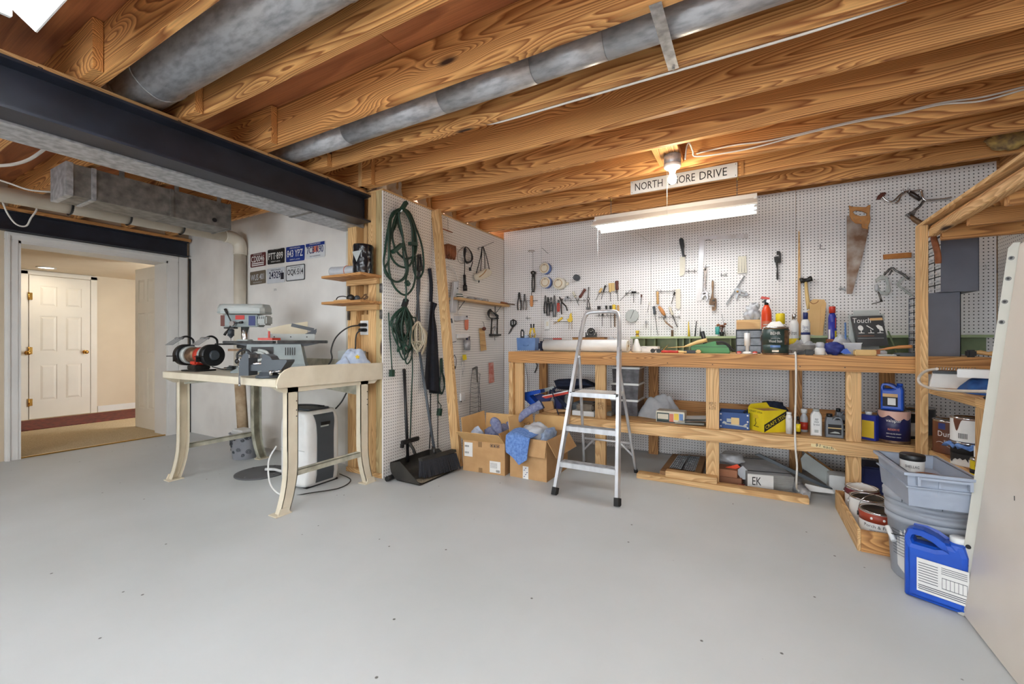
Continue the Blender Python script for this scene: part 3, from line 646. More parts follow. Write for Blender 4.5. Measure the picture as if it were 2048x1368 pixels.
# ================================================================== STEEL WORKBENCH (left)
wt = th('steel_workbench', 'cream steel workbench with splayed pressed legs against the white wall', 'workbench', (-3.33, 2.05, 0))
ZT = .872
b = B().box((-4.09, 1.605, ZT - .008), (-2.592, 2.5, ZT)); b.prism([(-4.09, 1.605, ZT), (-4.09, 1.598, ZT - .004), (-4.09, 1.598, ZT - .05), (-4.09, 1.604, ZT - .053), (-4.09, 1.612, ZT - .05), (-4.09, 1.612, ZT)], (1.5, 0, 0))
ob('tabletop', b, m_cream, wt)
ob('back_splash', B().box((-4.09, 2.492, ZT), (-2.592, 2.502, ZT + .085), .003), m_creamd, wt)
APW = Wall('X', -2.588)
ob('side_apron', B().trace(APW, CM, [(862, 360), (858, 335), (866, 295), (885, 255), (920, 222), (970, 200), (1100, 190), (1360, 176), (1643, 168), (1643, 290), (1340, 318)], 0, .012, .003), m_cream, wt)
for s, y0, fl in ((-1, 1.72, -1), (-1, 2.31, 1), (1, 1.72, -1), (1, 2.31, 1)):
    xo = -2.6 if s < 0 else -4.075; dx = -s * -1 * .0 ; b = B()
    ctr = lambda z: y0 + fl * (.06 * max(0, 1 - z / .32) ** 2)
    hw = lambda z: .037 - .004 * max(0, 1 - z / .3)
    Z = [0.008, .03, .06, .1, .15, .22, .3, .4, .5, .82]
    L = [(xo, ctr(z) - hw(z), z) for z in Z] + [(xo, ctr(z) + hw(z), z) for z in Z[::-1]]
    b.prism(L, (s * .006, 0, 0))
    for e in (-1, 1):
        for z, z2 in zip(Z, Z[1:]):
            A = [(xo, ctr(q) + e * hw(q), q) for q in (z, z2)]
            b.add([A[0], A[1], A[1] and (xo + s * .05, A[1][1], A[1][2]), (xo + s * .05, A[0][1], A[0][2])] + [(p[0], p[1] - e * .005, p[2]) for p in (A[0], A[1], (xo + s * .05, A[1][1], A[1][2]), (xo + s * .05, A[0][1], A[0][2]))],
                  [(0, 1, 2, 3), (4, 7, 6, 5), (0, 4, 5, 1), (1, 5, 6, 2), (2, 6, 7, 3), (3, 7, 4, 0)])
    lg = ob('leg', b, m_cream if s < 0 or fl < 0 else m_creamd, wt)
    yy = ctr(0); ob('foot', B().box((xo - .01 if s > 0 else xo - .075, yy - .06, 0), (xo + .075 if s > 0 else xo + .01, yy + .05, .007), .002).prism([(xo + s * .0, yy - .045, .007), (xo, yy + .04, .007), (xo, yy + .028, .045), (xo, yy - .03, .045)], (-s * .006, 0, 0)), m_cream, lg)
    b = B()
    for z in (.62, .66, .72, .78): b.cyl((xo - s * .001, ctr(z) + .024, z), (xo - s * .003, ctr(z) + .024, z), .004, n=8)
    ob('punched_holes', b, m_black, lg)
for x in (-2.61, -4.065):
    b = B(); b.box((x - .02, 1.75, .225), (x + .003, 2.30, .262)); b.box((x - .035, 1.75, .258), (x + .003, 2.30, .263)); ob('stretcher', b, m_creamd, wt)
for x in (-2.60, -4.08): ob('cross_channel', B().prism([(x, 1.60, ZT - .053), (x, 2.46, ZT - .053), (x, 2.41, ZT - .092), (x, 1.66, ZT - .092)], (-.05 if x > -3 else .05, 0, 0)), m_cream, wt)
ob('gusset', B().prism([(-2.606, 2.335, .80), (-2.606, 2.335, .69), (-2.75, 2.335, .69), (-3.9, 2.335, .775), (-3.9, 2.335, .80)], (0, .006, 0)), m_creamd, wt)
b = B()
for x, z in ((-2.62, .70), (-2.66, .70), (-2.7, .702), (-2.62, .785), (-2.66, .785)): b.cyl((x, 2.336, z), (x, 2.331, z), .006, n=8)
ob('rivets', b, m_iron, wt)
ob('tie_rod', B().cyl((-2.66, 1.72, .775), (-2.66, 2.33, .79), .009).cyl((-3.98, 1.7, .775), (-3.98, 2.3, .78), .008), m_creamd, wt)
# ---- bench grinder
g = th('bench_grinder', 'small red and black bench grinder on the left end of the steel workbench', 'grinder', (-3.875, 1.755, ZT + .001), radians(9)); M = fm(g)
Z0 = .128
ob('base', B(M).box((-.085, -.085, 0), (.085, .085, .012), .004).box((-.05, -.06, .012), (.05, .06, .05), .006), m_dark, g)
ob('pedestal', B(M).box((-.038, -.05, .045), (.038, .05, .09), .012), m_red, g)
ob('motor', B(M).cyl((-.085, 0, Z0), (.02, 0, Z0), .062, n=28), m_rust, g)
ob('motor_cover', B(M).cyl((.02, 0, Z0), (.08, 0, Z0), .064, .06, n=28), m_red, g)
ob('motor_cover', B(M).cyl((-.115, 0, Z0), (-.085, 0, Z0), .056, .062, n=28), m_greyl, g)
for s in (-1, 1):
    x0 = s * .125; x1 = s * .18
    w_ = ob('wheel_guard', B(M).cyl((x0, 0, Z0), (x1, 0, Z0), .086, n=32), m_black, g)
    ob('guard_hub', B(M).cyl((x1, 0, Z0), (x1 + s * .012, 0, Z0), .042, .034, n=24), m_greyd, w_)
    ob('inner_plate', B(M).cyl((s * .08, 0, Z0), (s * .1245, 0, Z0), .072, n=28), m_greyl, g)
    a = ob('shield_arm', B(M).tube(cr([(s * .14, .05, Z0 + .07), (s * .142, .045, Z0 + .125), (s * .145, .0, Z0 + .15), (s * .145, -.05, Z0 + .135)]), .008, 8), m_black, g)
    ob('eye_shield', B(M @ T(s * .15, -.06, Z0 + .13) @ Matrix.Rotation(radians(35), 4, 'X')).box((-.045, -.085, -.0015), (.045, .01, .0015)).box((-.045, .0, -.006), (.045, .016, .006)), m_clear, g)
    ob('tool_rest', B(M).box((s * .135, -.125, Z0 - .01), (s * .19, -.075, Z0 - .004)).box((s * .13, -.11, Z0 - .05), (s * .137, -.06, Z0)), m_dark, g)
ob('power_cord', B(M).tube(cr([(.02, .09, .03), (.1, .13, .006), (.13, .16, .005), (.16, .2, .004)]), .004, 7), m_black, g)
ob('cord_coil', B().tube([(-3.62 + .05 * cos(a) , 1.86 + .035 * sin(a), ZT + .006 + .0022 * a) for a in [q * pi / 8 for q in range(40)]], .0045, 7), m_black, label='small coil of black flex on the bench between grinder and jointer', cat='cable')
# ---- drill press
g = th('drill_press', 'grey bench drill press with chuck and feed lever behind the jointer', 'drill press', (-3.72, 2.03, ZT + .001), YAW); M = fm(g)
ob('base', B(M).box((-.11, -.075, 0), (.09, .1, .03), .006), m_grey, g)
ob('column', B(M).cyl((0, 0, .03), (0, 0, .46), .03, n=24), m_chrome, g)
ob('work_table', B(M).box((-.2, -.085, .208), (.0, .085, .222), .003).box((-.05, -.04, .18), (.045, .04, .235), .006), m_dark, g)
ob('column_collar', B(M).box((-.05, -.045, .235), (.05, .045, .255), .008), m_greyl, g)
b = B(M).box((-.165, -.055, .36), (.14, .055, .462), .008); ob('head', b, m_grey, g)
ob('motor', B(M).box((.125, -.05, .375), (.205, .055, .455), .012), m_greyl, g)
b = B(M)
P = [(-.185, -.07), (-.19, .0), (-.185, .07), (-.15, .085), (.17, .08), (.195, .05), (.195, -.05), (.17, -.08), (-.15, -.085)]
b.prism([(x, y, .468) for x, y in P], (0, 0, .045))
b.add([(x, y, .513) for x, y in P] + [(x * .95, y * .82, .548) for x, y in P], [(i, (i + 1) % 9, 9 + (i + 1) % 9, 9 + i) for i in range(9)] + [tuple(range(9, 18))], True)
ob('belt_cover', b, m_greyl, g)
ob('cover_rim', B(M).prism([(x * 1.02, y * 1.03, .476) for x, y in P], (0, 0, .006)), m_grey, g)
ob('front_scale', B(M).box((-.168, -.058, .365), (-.135, -.0552, .455)), m_wh['brown'], g)
ob('name_plate', B(M).box((-.045, -.058, .42), (.03, -.0552, .455)), m_wh['red'], g)
ob('switch_panel', B(M).box((.065, -.058, .37), (.12, -.0552, .45)), m_navy, g)
ob('vents', B(M).box((.135, -.0515, .425), (.14, -.05, .445)).box((.15, -.0515, .425), (.155, -.05, .445)).box((.165, -.0515, .425), (.17, -.05, .445)).box((.18, -.0515, .425), (.185, -.05, .445)), m_black, g)
ob('quill', B(M).cyl((-.12, 0, .36), (-.12, 0, .335), .022), m_chrome, g)
ob('quill_collar', B(M).box((-.165, -.03, .345), (-.075, .03, .358), .004), m_dark, g)
ob('chuck', B(M).cyl((-.12, 0, .337), (-.12, 0, .285), .025, n=20).cyl((-.12, 0, .285), (-.12, 0, .268), .02, .008), m_greyd, g)
ob('drill_bit', B(M).cyl((-.12, 0, .27), (-.12, 0, .235), .0035, .001), m_iron, g)
h = ob('feed_hub', B(M).cyl((-.05, -.055, .385), (-.05, -.1, .385), .02, n=18), m_chrome, g)
for dx, dz in ((-.055, .12), (-.06, -.095), (.09, .01)):
    ob('feed_lever', B(M).cyl((-.05, -.092, .385), (-.05 + dx * .75, -.095, .385 + dz * .75), .005).cyl((-.05 + dx * .7, -.095, .385 + dz * .7), (-.05 + dx, -.095, .385 + dz), .009, .0105), m_dark, h)
# ---- jointer with clear saw guard
g = th('jointer', 'grey jointer with a long dark steel bed and clear guard on the steel workbench', 'machine', (-3.30, 2.06, ZT + .001), radians(50)); M = fm(g)
b = B(M)
P0 = [(-.3, -.14), (.22, -.14), (.22, .14), (-.3, .14)]; P1 = [(-.2, -.1), (.17, -.1), (.17, .1), (-.2, .1)]
b.add([(x, y, 0) for x, y in P0] + [(x, y, .012) for x, y in P0] + [(x, y, .06) for x, y in ((-.22, -.11), (.2, -.11), (.2, .11), (-.22, .11))] + [(x, y, .215) for x, y in P1],
      [(0, 3, 2, 1)] + [(4 * j + i, 4 * j + (i + 1) % 4, 4 * j + 4 + (i + 1) % 4, 4 * j + 4 + i) for j in range(3) for i in range(4)] + [(12, 13, 14, 15)])
ob('stand', b, m_grey, g)
ob('opening', B(M).prism([(-.17, -.1105, .06), (-.02, -.1105, .06), (-.02, -.104, .195), (-.17, -.104, .195)], (0, -.002, 0)), m_black, g)
for q in range(5): ob('vent_slot', B(M).prism([(.06 + q * .016, -.108, .13), (.067 + q * .016, -.108, .13), (.067 + q * .016, -.1035, .19), (.06 + q * .016, -.1035, .19)], (0, -.0025, 0)), m_black, g)
ob('infeed_bed', B(M).box((-.365, -.075, .222), (-.03, .09, .242), .003), m_dark, g)
ob('outfeed_bed', B(M).box((-.0, -.075, .222), (.36, .09, .246), .003), m_dark, g)
ob('bed_support', B(M).prism([(-.2, -.06, .2), (.2, -.06, .2), (.3, -.06, .222), (-.3, -.06, .222)], (0, .12, 0)), m_greyd, g)
ob('fence', B(M).box((-.1, .062, .248), (.26, .075, .30), .003), m_greyl, g)
for q in (-.04, .08, .2): ob('fence_screw', B(M).cyl((q, .062, .275), (q, .058, .275), .005), m_dark, g)
ob('cutter_guard', B(M).prism([(-.13, -.09, .247), (-.03, -.1, .247), (.02, -.04, .247), (-.0, .02, .247), (-.08, .03, .247)], (0, 0, .018)).box((-.075, .0, .25), (-.06, .012, .32), .002), m_red, g)
ob('guard_shield', B(M).prism([(-.06, .1, .30), (-.1, .1, .34), (.03, .1, .375), (.2, .1, .405), (.2, .1, .30)], (0, .003, 0)).prism([(-.06, .14, .30), (-.1, .14, .34), (.03, .14, .375), (.2, .14, .405), (.2, .14, .30)], (0, .003, 0)), mat('yellowed_clear_plastic', (232, 222, 196), .2, c2=(224, 212, 184), trans=.3), g)
ob('guard_arm', B(M).bar((.08, .105, .375), (.25, .105, .335), .014, .028).prism([(.18, .098, .30), (.27, .098, .345), (.27, .098, .32), (.25, .098, .27)], (0, .03, 0)), m_greyd, g)
hw_ = ob('hand_wheel', B(M).tube([(-.205 + .045 * cos(a), -.17, .13 + .045 * sin(a)) for a in [q * pi / 10 for q in range(20)]], .008, 8, True).bar((-.25, -.17, .13), (-.16, -.17, .13), .012, .012).cyl((-.205, -.10, .13), (-.205, -.175, .13), .012), m_black, g)
ob('knob', B(M).sphere((-.24, -.19, .09), .021), m_black, hw_)
ob('hose', B(M).tube(cr([(-.12, -.115, .17), (-.07, -.14, .16), (-.05, -.15, .13), (-.09, -.15, .10), (-.13, -.14, .09)]), .012, 8).tube(cr([(-.15, -.115, .15), (-.1, -.135, .15), (-.07, -.14, .125)]), .01, 8), m_greyl, g)
ob('side_wing', B(M).prism([(-.38, .14, .16), (-.24, .14, .158), (-.24, .14, .176), (-.38, .14, .178)], (0, .06, 0)).cyl((-.25, .15, .165), (-.2, .15, .165), .02), m_rust, g)
# ---- vise
g = th('bench_vise', 'dark grey bench vise bolted to the front corner of the steel workbench', 'vise', (-2.76, 1.655, ZT + .001), radians(26)); M = fm(g)
ob('base', B(M).lathe([(.075, 0), (.075, .014), (.055, .022), (.05, .04), (0, .04)], 24), m_greyd, g)
ob('body', B(M).prism([(-.02, -.045, .035), (.1, -.045, .035), (.15, -.045, .105), (.15, -.045, .118), (-.02, -.045, .118)], (0, .09, 0)), m_greyd, g)
ob('rear_jaw', B(M).prism([(-.02, -.04, .118), (.05, -.04, .118), (.035, -.04, .14), (.005, -.04, .155), (-.02, -.04, .155)], (0, .08, 0)), m_greyd, g)
ob('slide', B(M).box((-.15, -.028, .045), (-.02, .028, .085), .003), m_greyd, g)
ob('front_jaw', B(M).prism([(-.17, -.045, .015), (-.105, -.045, .015), (-.105, -.045, .155), (-.12, -.045, .165), (-.14, -.045, .155), (-.17, -.045, .1)], (0, .09, 0)), m_greyd, g)
ob('jaw_plate', B(M).box((-.104, -.045, .13), (-.098, .045, .152)).box((-.026, -.045, .13), (-.02, .045, .152)), m_iron, g)
s_ = ob('screw', B(M).cyl((-.205, 0, .09), (-.02, 0, .09), .012), m_chrome, g)
ob('handle', B(M).cyl((-.198, 0, .12), (-.198, 0, -.05), .006).sphere((-.198, 0, -.05), .009).sphere((-.198, 0, .12), .009), m_chrome, s_)
ob('clamp_lever', B(M).cyl((.06, -.06, .04), (.13, -.075, .05), .005).cyl((.05, -.055, .02), (.05, -.055, .05), .012), m_chrome, g)
# ---- small things on the bench
ob('board', B().box((-4.05, 2.42, ZT + .001), (-3.4, 2.485, ZT + .018), .002), m_rust, label='thin brown board lying along the back of the steel workbench', cat='board')
ob('box', B().box((-3.02, 2.40, ZT + .087), (-2.78  , 2.485, ZT + .16), .003).box((-3.02, 2.40, ZT + .001), (-3.0  , 2.485, ZT + .087)).box((-2.8, 2.40, ZT + .001), (-2.78  , 2.485, ZT + .087)), m_greyl, label='low grey sheet metal stand at the back right of the steel workbench', cat='stand')
def cloth_heap(name, c, rx, ry, h, m, label, cat='cloth', seed=0, nu=40, nv=26, parent=None, group=None, fold=1.0):
    c = Vector(c)
    def f(u, v):
        a = u * 2 * pi; r = v
        n = noise.noise(Vector((cos(a) * r * 1.7 + seed, sin(a) * r * 1.7, seed * 1.7)))
        n2 = abs(noise.noise(Vector((cos(a) * r * 2.6 + seed * 3, sin(a) * r * 2.6, 5 + seed))))
        rr = r * (1 + .22 * noise.noise(Vector((cos(a) * 1.5, sin(a) * 1.5, seed + 9))))
        z = h * max(0, (1 - r ** 2.2)) * (.82 + .25 * n * fold + .3 * n2 * fold) if v < 1 else 0
        return c + Vector((cos(a) * rr * rx, sin(a) * rr * ry, max(z, 0)))
    b = B().grid(nu, nv, f); return ob(name, b, m, parent, label if not parent else None, cat if not parent else None, group)
def blob(name, c, s, m, label='', cat='bag', parent=None, seed=0, f=2.2, a=.28):
    b = B().sphere(c, 1, 30, 18, s, lambda d: a * noise.noise(d * f + Vector((seed, 0, 0))) + a * .5 * abs(noise.noise(d * f * 2.3 + Vector((0, seed, 0)))))
    return ob(name, b, m, parent, *(() if parent else (label, cat)))
cp = th('baby_cloth', 'crumpled pale blue cloth with a yellow star at the right end of the steel workbench', 'cloth', (-2.72, 2.33, ZT + .001))
cloth_heap('fabric', (-2.735, 2.33, ZT + .001), .135, .16, .20, m_cloth, '', parent=cp, seed=3.3)
cloth_heap('fabric', (-2.72, 2.22, ZT + .001), .10, .10, .12, m_cloth, '', parent=cp, seed=8.1)
st_ = [(.0 + .021 * (1 if q % 2 == 0 else .5) * sin(q * pi / 5), .021 * (1 if q % 2 == 0 else .5) * cos(q * pi / 5)) for q in range(10)]
ob('star_print', B(fr((-2.633, 2.27, ZT + .12), radians(62)) @ Matrix.Rotation(radians(-25), 4, 'X')).outline([st_], .002), m_yelp, cp)
# ---- under the bench
g = th('portable_dehumidifier', 'white portable air conditioner with a dark grey front strip under the steel workbench', 'air conditioner', (-3.06, 2.16, 0)); M = fm(g)
def shell(x0, x1, y0, y1, m, name, z0=.012, z1=.575, cx=-3.06):
    # bulged casing: sides bow in plan and the top is domed
    def f(u, v):
        z = z0 + (z1 - z0) * v; k_ = 1 - .25 * max(0, (v - .8) / .2) ** 2 - .10 * max(0, .15 - v) / .15
        a = u * 2 * pi; e = 2 / 5.5
        sx = abs(cos(a)) ** e * (1 if cos(a) > 0 else -1); sy = abs(sin(a)) ** e * (1 if sin(a) > 0 else -1)
        return ((x0 + x1) / 2 + (x1 - x0) / 2 * sx * k_, (y0 + y1) / 2 + (y1 - y0) / 2 * sy * (1 - .10 * max(0, (v - .7) / .3) ** 2), z)
    b = B().grid(48, 24, f); n = 48
    b.add([f(i / n, 1) for i in range(n)], [list(range(n))], False).add([f(i / n, 0) for i in range(n)], [list(range(n))[::-1]])
    return ob(name, b, m, g)
shell(-3.235, -2.885, 2.01, 2.33, m_wht, 'casing')
# dark strip: a band following the front, waisted, and over the top
def strip(u, v):
    w_ = .078 + .03 * (max(0, v - .55) / .45) ** 1.5 - .004 * sin(v * pi)
    z = .03 + .56 * min(1, v / .8) if v <= .8 else .59
    if v <= .8:
        zz = .03 + .515 * (v / .8); vv = (zz - .012) / .563; k_ = 1 - .25 * max(0, (vv - .8) / .2) ** 2 - .10 * max(0, .15 - vv) / .15
        x = -3.06 + .175 * k_ + .006
    else:
        t = (v - .8) / .2; x = -3.06 + .15 * (1 - t) - .1 * t; zz = .545 + .043 * min(1, t * 3)
        if t == 0: zz = .545
    return (x, 2.175 + (u - .5) * 2 * w_ * 1.0, zz)
ob('front_strip', B().grid(8, 40, strip), m_greyd, g)
ob('top_panel', B().box((-3.19, 2.07, .565), (-2.94, 2.27, .59), .012), m_greyd, g)
ob('carry_handle', B().tube(cr([(-3.18, 2.09, .588), (-3.16, 2.12, .602), (-3.05, 2.17, .605), (-2.98, 2.24, .59)]), .008, 8), m_black, g)
ob('display', B().box((-2.881, 2.135, .465), (-2.876, 2.215, .49)), m_black, g); ob('display_trim', B().box((-2.8795, 2.13, .452), (-2.875, 2.2, .463)), m_greyl, g)
ob('badge', B().box((-3.03, 2.003, .24), (-3.005, 2.0095, .27)), m_dark, g)
ob('side_seam', B().box((-3.2, 2.0085, .285), (-2.9, 2.0105, .288)), m_greyl, g)
ob('caster_base', B().box((-3.2, 2.03, 0), (-2.905, 2.31, .014), .003), m_black, g)
ob('power_cord', B().tube(cr([Xp(*k(CM, x, y), -2.86 - .1 * (q > 2)) for q, (x, y) in enumerate(((1010, 1150),))] + [(-2.80, 1.98, .006), (-2.70, 2.16, .006), (-2.78, 2.33, .006), (-2.95, 2.36, .02)], 8), .004, 6), m_dark, g)
cable('drain_hose', [(-3.2, 1.98, .30), (-3.2, 1.92, .2), (-3.12, 1.88, .06), (-2.98, 1.86, .008), (-2.9, 1.9, .008)], .006, 'white hose curving to the floor beside the portable air conditioner', m_wht)
cable('power_lead', [(-2.86, 2.36, .70), (-2.9, 2.34, .62), (-2.96, 2.33, .56)], .006, 'short black lead rising behind the portable air conditioner', m_black)
g = th('floor_drain', 'round dark grey sump cover on the floor under the steel workbench', 'drain cover', (-3.6, 2.1, 0))
ob('cover', B(fm(g)).lathe([(.20, 0), (.20, .008), (.19, .011), (0, .011)], 40), mat('dark_rubber_cover', (92, 92, 94), .7), g)
ob('opening', B(fm(g)).lathe([(.05, .011), (.05, .0125), (0, .0125)], 24, (.06, .06, 0)), m_black, g)
b = B(fm(g))
for a in range(6): b.cyl((.17 * cos(a), .17 * sin(a), .011), (.17 * cos(a), .17 * sin(a), .016), .008, n=6)
ob('bolts', b, m_iron, g)
cable('hose', [(-3.58, 2.12, .028), (-3.5, 2.15, .03), (-3.4, 2.15, .03), (-3.26, 2.18, .03)], .012, 'thick white hose running from the sump cover to the air conditioner', m_wht)
g = th('waste_bin', 'silver waste bin with a swirl pattern under the steel workbench', 'bin', (-4.22, 2.3, 0)); M = fm(g)
ob('bin', B(M).lathe([(0, .0), (.095, 0), (.1, .004), (.128, .24), (.132, .245), (.124, .245), (.097, .01), (0, .008)], 32), mat('silver_bin', (172, 174, 182), .4, .3), g)
b = B(M)
random.seed(5)
for q in range(34):
    a = random.uniform(0, 2 * pi); z = random.uniform(.035, .215); R = .1005 + .028 * z / .24 + .0005; s_ = random.uniform(.012, .026); t0 = random.uniform(0, 6)
    b.tube([((R + .001) * sin(a + s_ * (1 - i / 26) * cos(t0 + i * .55) / R), -(R + .001) * cos(a + s_ * (1 - i / 26) * cos(t0 + i * .55) / R), z + s_ * (1 - i / 26) * sin(t0 + i * .55)) for i in range(22)], .0022, 4)
tag(ob('swirl_relief', b, m_greyd, g), kind='stuff')
ob('liner', B(M).box((-.11, -.08, .2), (.09, .06, .275), .02), m_wht, g)
# stained soil pipe behind the bench
g = th('soil_pipe', 'stained old vertical pipe against the white wall behind the steel workbench', 'pipe', (-4.76, 2.56, 0))
mp_ = mat('stained_pipe', (206, 184, 152), .6, c2=(150, 118, 84), scale=7, detail=6)
ob('pipe', B().cyl((-4.70, 2.55, .02), (-4.775, 2.555, .78), .05, .06, n=22), mp_, g); ob('pipe_hub', B().cyl((-4.776, 2.555, .75), (-4.78, 2.555, .80), .062, n=22), mp_, g)
ob('pipe_base', B().box((-4.78, 2.48, 0), (-4.62, 2.615, .1), .01), mp_, g)
ob('side_brace', B().bar((-4.60, 2.585, .03), (-4.69, 2.585, .78), .03, .05), m_wall, g)
# ---- licence plates on the white wall
m_pl = {n: mat('plate_' + n, c, .4) for n, c in dict(maroon=(96, 34, 36), black=(28, 30, 32), blue=(30, 58, 140), white=(220, 222, 224), brown=(110, 98, 82), pale=(206, 210, 216), frame=(88, 90, 94)).items()}
lpx = dict(maroon=((198, 475), (500, 425), (487, 690), (200, 740)), black=((530, 390), (865, 345), (855, 635), (535, 680)), blue=((888, 335), (1258, 288), (1245, 585), (900, 633)),
           white=((1278, 268), (1665, 205), (1640, 515), (1278, 575)), brown=((190, 825), (493, 775), (487, 1035), (190, 1082)), pale=((518, 760), (875, 712), (865, 1015), (525, 1055)), frame=((895, 710), (1268, 660), (1245, 965), (905, 1000)))
PW_, PH_ = .305, .152
info = dict(maroon=('CD0046', m_paper, 'maroon licence plate with white digits, first in the upper row', (('MICHIGAN', .4, .05), )), black=('PTT·899', m_paper, 'black licence plate with white characters, second in the upper row', (('MICHIGAN', .5, .05), ('GREAT LAKES', -.34, .04))),
            blue=('843 YPZ', m_paper, 'dark blue licence plate with white characters, third in the upper row', (('MICHIGAN', .38, .045), ('GREAT LAKES', -.37, .04))), white=('7CB K90', mat('plate_ink', (44, 54, 110), .5), 'white licence plate with a blue top band, highest and furthest right', (('MICHIGAN', .40, .05), ('GREAT LAKES SPLENDOR', -.37, .035))),
            brown=('WUS 401', m_pl['pale'], 'dark brown old licence plate with worn pale digits, first in the lower row', (('MICHIGAN 63', -.36, .045),)), pale=('243291', mat('plate_ink2', (30, 32, 66), .5), 'pale blue licence plate with dark digits, second in the lower row', (('WISCONSIN', .36, .045),)),
            frame=('OQK·514', m_ink, 'white licence plate with black characters in a grey frame, third in the lower row', (('Virginia', .36, .05),)))
for n_, cs in lpx.items():
    us = [WW.uz(*k(CR, *p), .01) for p in cs]
    u = sum(p[0] for p in us) / 4; z = sum(p[1] for p in us) / 4
    ang = atan2(us[1][1] - us[0][1] + us[2][1] - us[3][1], us[1][0] - us[0][0] + us[2][0] - us[3][0])
    wd = (us[1][0] - us[0][0] + us[2][0] - us[3][0]) / 2; hd = (us[0][1] - us[3][1] + us[1][1] - us[2][1]) / 2
    s, m_, lab, extra = info[n_]
    g = th('licence_plate', lab, 'licence plate', (u, YW - .006, z), 0, None); M = fm(g) @ Matrix.Rotation(-ang, 4, 'Y')
    R_ = [(sx * (wd / 2 - .012) + .012 * cos(a), sz * (hd / 2 - .012) + .012 * sin(a)) for sx, sz, a0 in ((1, 1, 0), (-1, 1, 90), (-1, -1, 180), (1, -1, 270)) for a in [radians(a0 + t) for t in (0, 30, 60, 90)]]
    ob('plate', B(M).outline([R_], .003, .0008), m_pl['white' if n_ == 'frame' else n_], g)
    if n_ == 'frame': ob('frame', B(M).outline([[(x * 1.02, y * 1.04) for x, y in R_], [(x * .96, y * .92) for x, y in R_]], .006, .001, y=-.001), m_pl['frame'], g)
    if n_ == 'white': ob('top_band', B(M).box((-wd / 2 + .004, -.003, hd * .27), (wd / 2 - .004, -.0018, hd / 2 - .004)), m_pl['blue'], g); ob('sunset_print', B(M).box((-.03, -.003, -hd * .12), (.05, -.0018, hd * .26)), m_salmon, g)
    if n_ == 'pale': ob('farm_print', B(M).box((wd * .28, -.003, -hd * .3), (wd * .45, -.0018, hd * .12)), m_ink, g)
    if n_ == 'maroon': ob('stripes', B(M).box((-wd * .4, -.003, -hd * .28), (wd * .4, -.0018, -hd * .2)).box((-wd * .4, -.003, -hd * .42), (wd * .4, -.0018, -hd * .34)), m_paper, g)
    text(s, M @ T(0, -.0035, hd * (.03 if n_ != 'maroon' else .08)), wd * (.86 if n_ != 'pale' else .74), hd * .46, m_, g, 'digits', off=.01)
    for e, fz, fh in extra: text(e, M @ T(0, -.0035, hd * fz), wd * .55, hd * fh * 2, m_paper if n_ == 'white' and fz > 0 else m_, g, 'legend')
tag(text('20%', fr((WW.uz(*k(CR, 690, 1165), .0)[0], YW - .001, WW.uz(*k(CR, 690, 1165), .0)[1])), .05, .022, mat('pencil_mark', (120, 118, 114), .9), None), 'faint handwritten pencil mark on the white wall below the licence plates', 'writing')
# ---- outlet, cords and the two corner shelves on the studs
SW = Wall('Y', 2.488)
g = th('power_outlet', 'white double power outlet on the wall studs with black plugs in it', 'outlet', (-2.80, 2.535, 1.13))
b = B(); x0, z0 = SW.uz(*k(CK, 376, 1165)); x1, z1 = SW.uz(*k(CK, 462, 1048)); ob('face_plate', B().box((x0, 2.522, z0), (x1, 2.5385, z1), .003), m_wht, g)
for q in (0, 1):
    zz = z0 + (z1 - z0) * (.33 + .36 * q)
    ob('plug', B().box(((x0 + x1) / 2 - .03, 2.47, zz - .014), ((x0 + x1) / 2 + .03, 2.521, zz + .014), .006), m_black, g)
cable('power_cable', [Yp(*k(CK, x, y), dd) for x, y, dd in ((400, 1090, 2.465), (330, 1098, 2.45), (260, 1135, 2.40), (200, 1200, 2.36), (170, 1290, 2.33), (175, 1360, 2.33))] + [(-3.05, 2.3, ZT + .01)], .006, 'black power cord arching from the outlet down to the steel workbench', m_black)
cable('power_cable', [Yp(*k(CK, x, y), dd) for x, y, dd in ((415, 1128, 2.465), (380, 1150, 2.45), (368, 1200, 2.44), (365, 1270, 2.43), (350, 1310, 2.41))], .006, 'black power cord hanging straight down from the outlet beside the stud', m_black)
cable('power_cable', [Yp(*k(CK, x, y), 2.6) for x, y in ((400, 265), (440, 285), (455, 320))], .005, 'short dark wire between the studs above the black jar', m_black)
for zz, lab in ((1.624, 'upper of two small wooden shelves on the studs beside the black beam'), (1.412, 'lower of two small wooden shelves on the studs above the outlet')):
    g = th('shelf', lab, 'shelf', (-2.8, 2.4, zz))
    ob('board', B().box((-3.06, 2.27, zz), (-2.595, 2.482, zz + .02), .002), m_oak['x'], g)
    ob('cleat', B().box((-2.98, 2.45, zz - .045), (-2.62, 2.482, zz - .001), .002), m_pine['x'], g)
    for x in (-2.99, -2.61): ob('bracket', B().box((x, 2.47, zz - .12), (x + .02, 2.483, zz - .045)), m_iron, g)
g = th('jar', 'black plastic wrapped jar on the upper small shelf', 'jar', (-2.70, 2.385, 1.644)); M = fm(g)
ob('wrap', B(M).grid(40, 24, lambda u, v: ((.077 + .004 * noise.noise((cos(u * 6.283) * 3, sin(u * 6.283) * 3, v * 6)) + .006 * abs(noise.noise((u * 9, v * 4, 2)))) * cos(u * 2 * pi) * (1 if v < .97 else .9), (.077 + .004 * noise.noise((cos(u * 6.283) * 3, sin(u * 6.283) * 3, v * 6))) * sin(u * 2 * pi), .235 * v)).lathe([(.07, .235), (0, .238)], 30), mat('black_foil', (24, 24, 28), .18), g)
ob('label_patch', B(M @ Rz(radians(20))).prism([(-.05, -.079, .17), (.03, -.08, .18), (-.01, -.083, .09)], (0, -.001, 0)), m_greyl, g)
g = th('plastic_roll', 'roll of clear plastic sheet on the left of the upper small shelf', 'roll', (-2.94, 2.36, 1.644))
b = B()
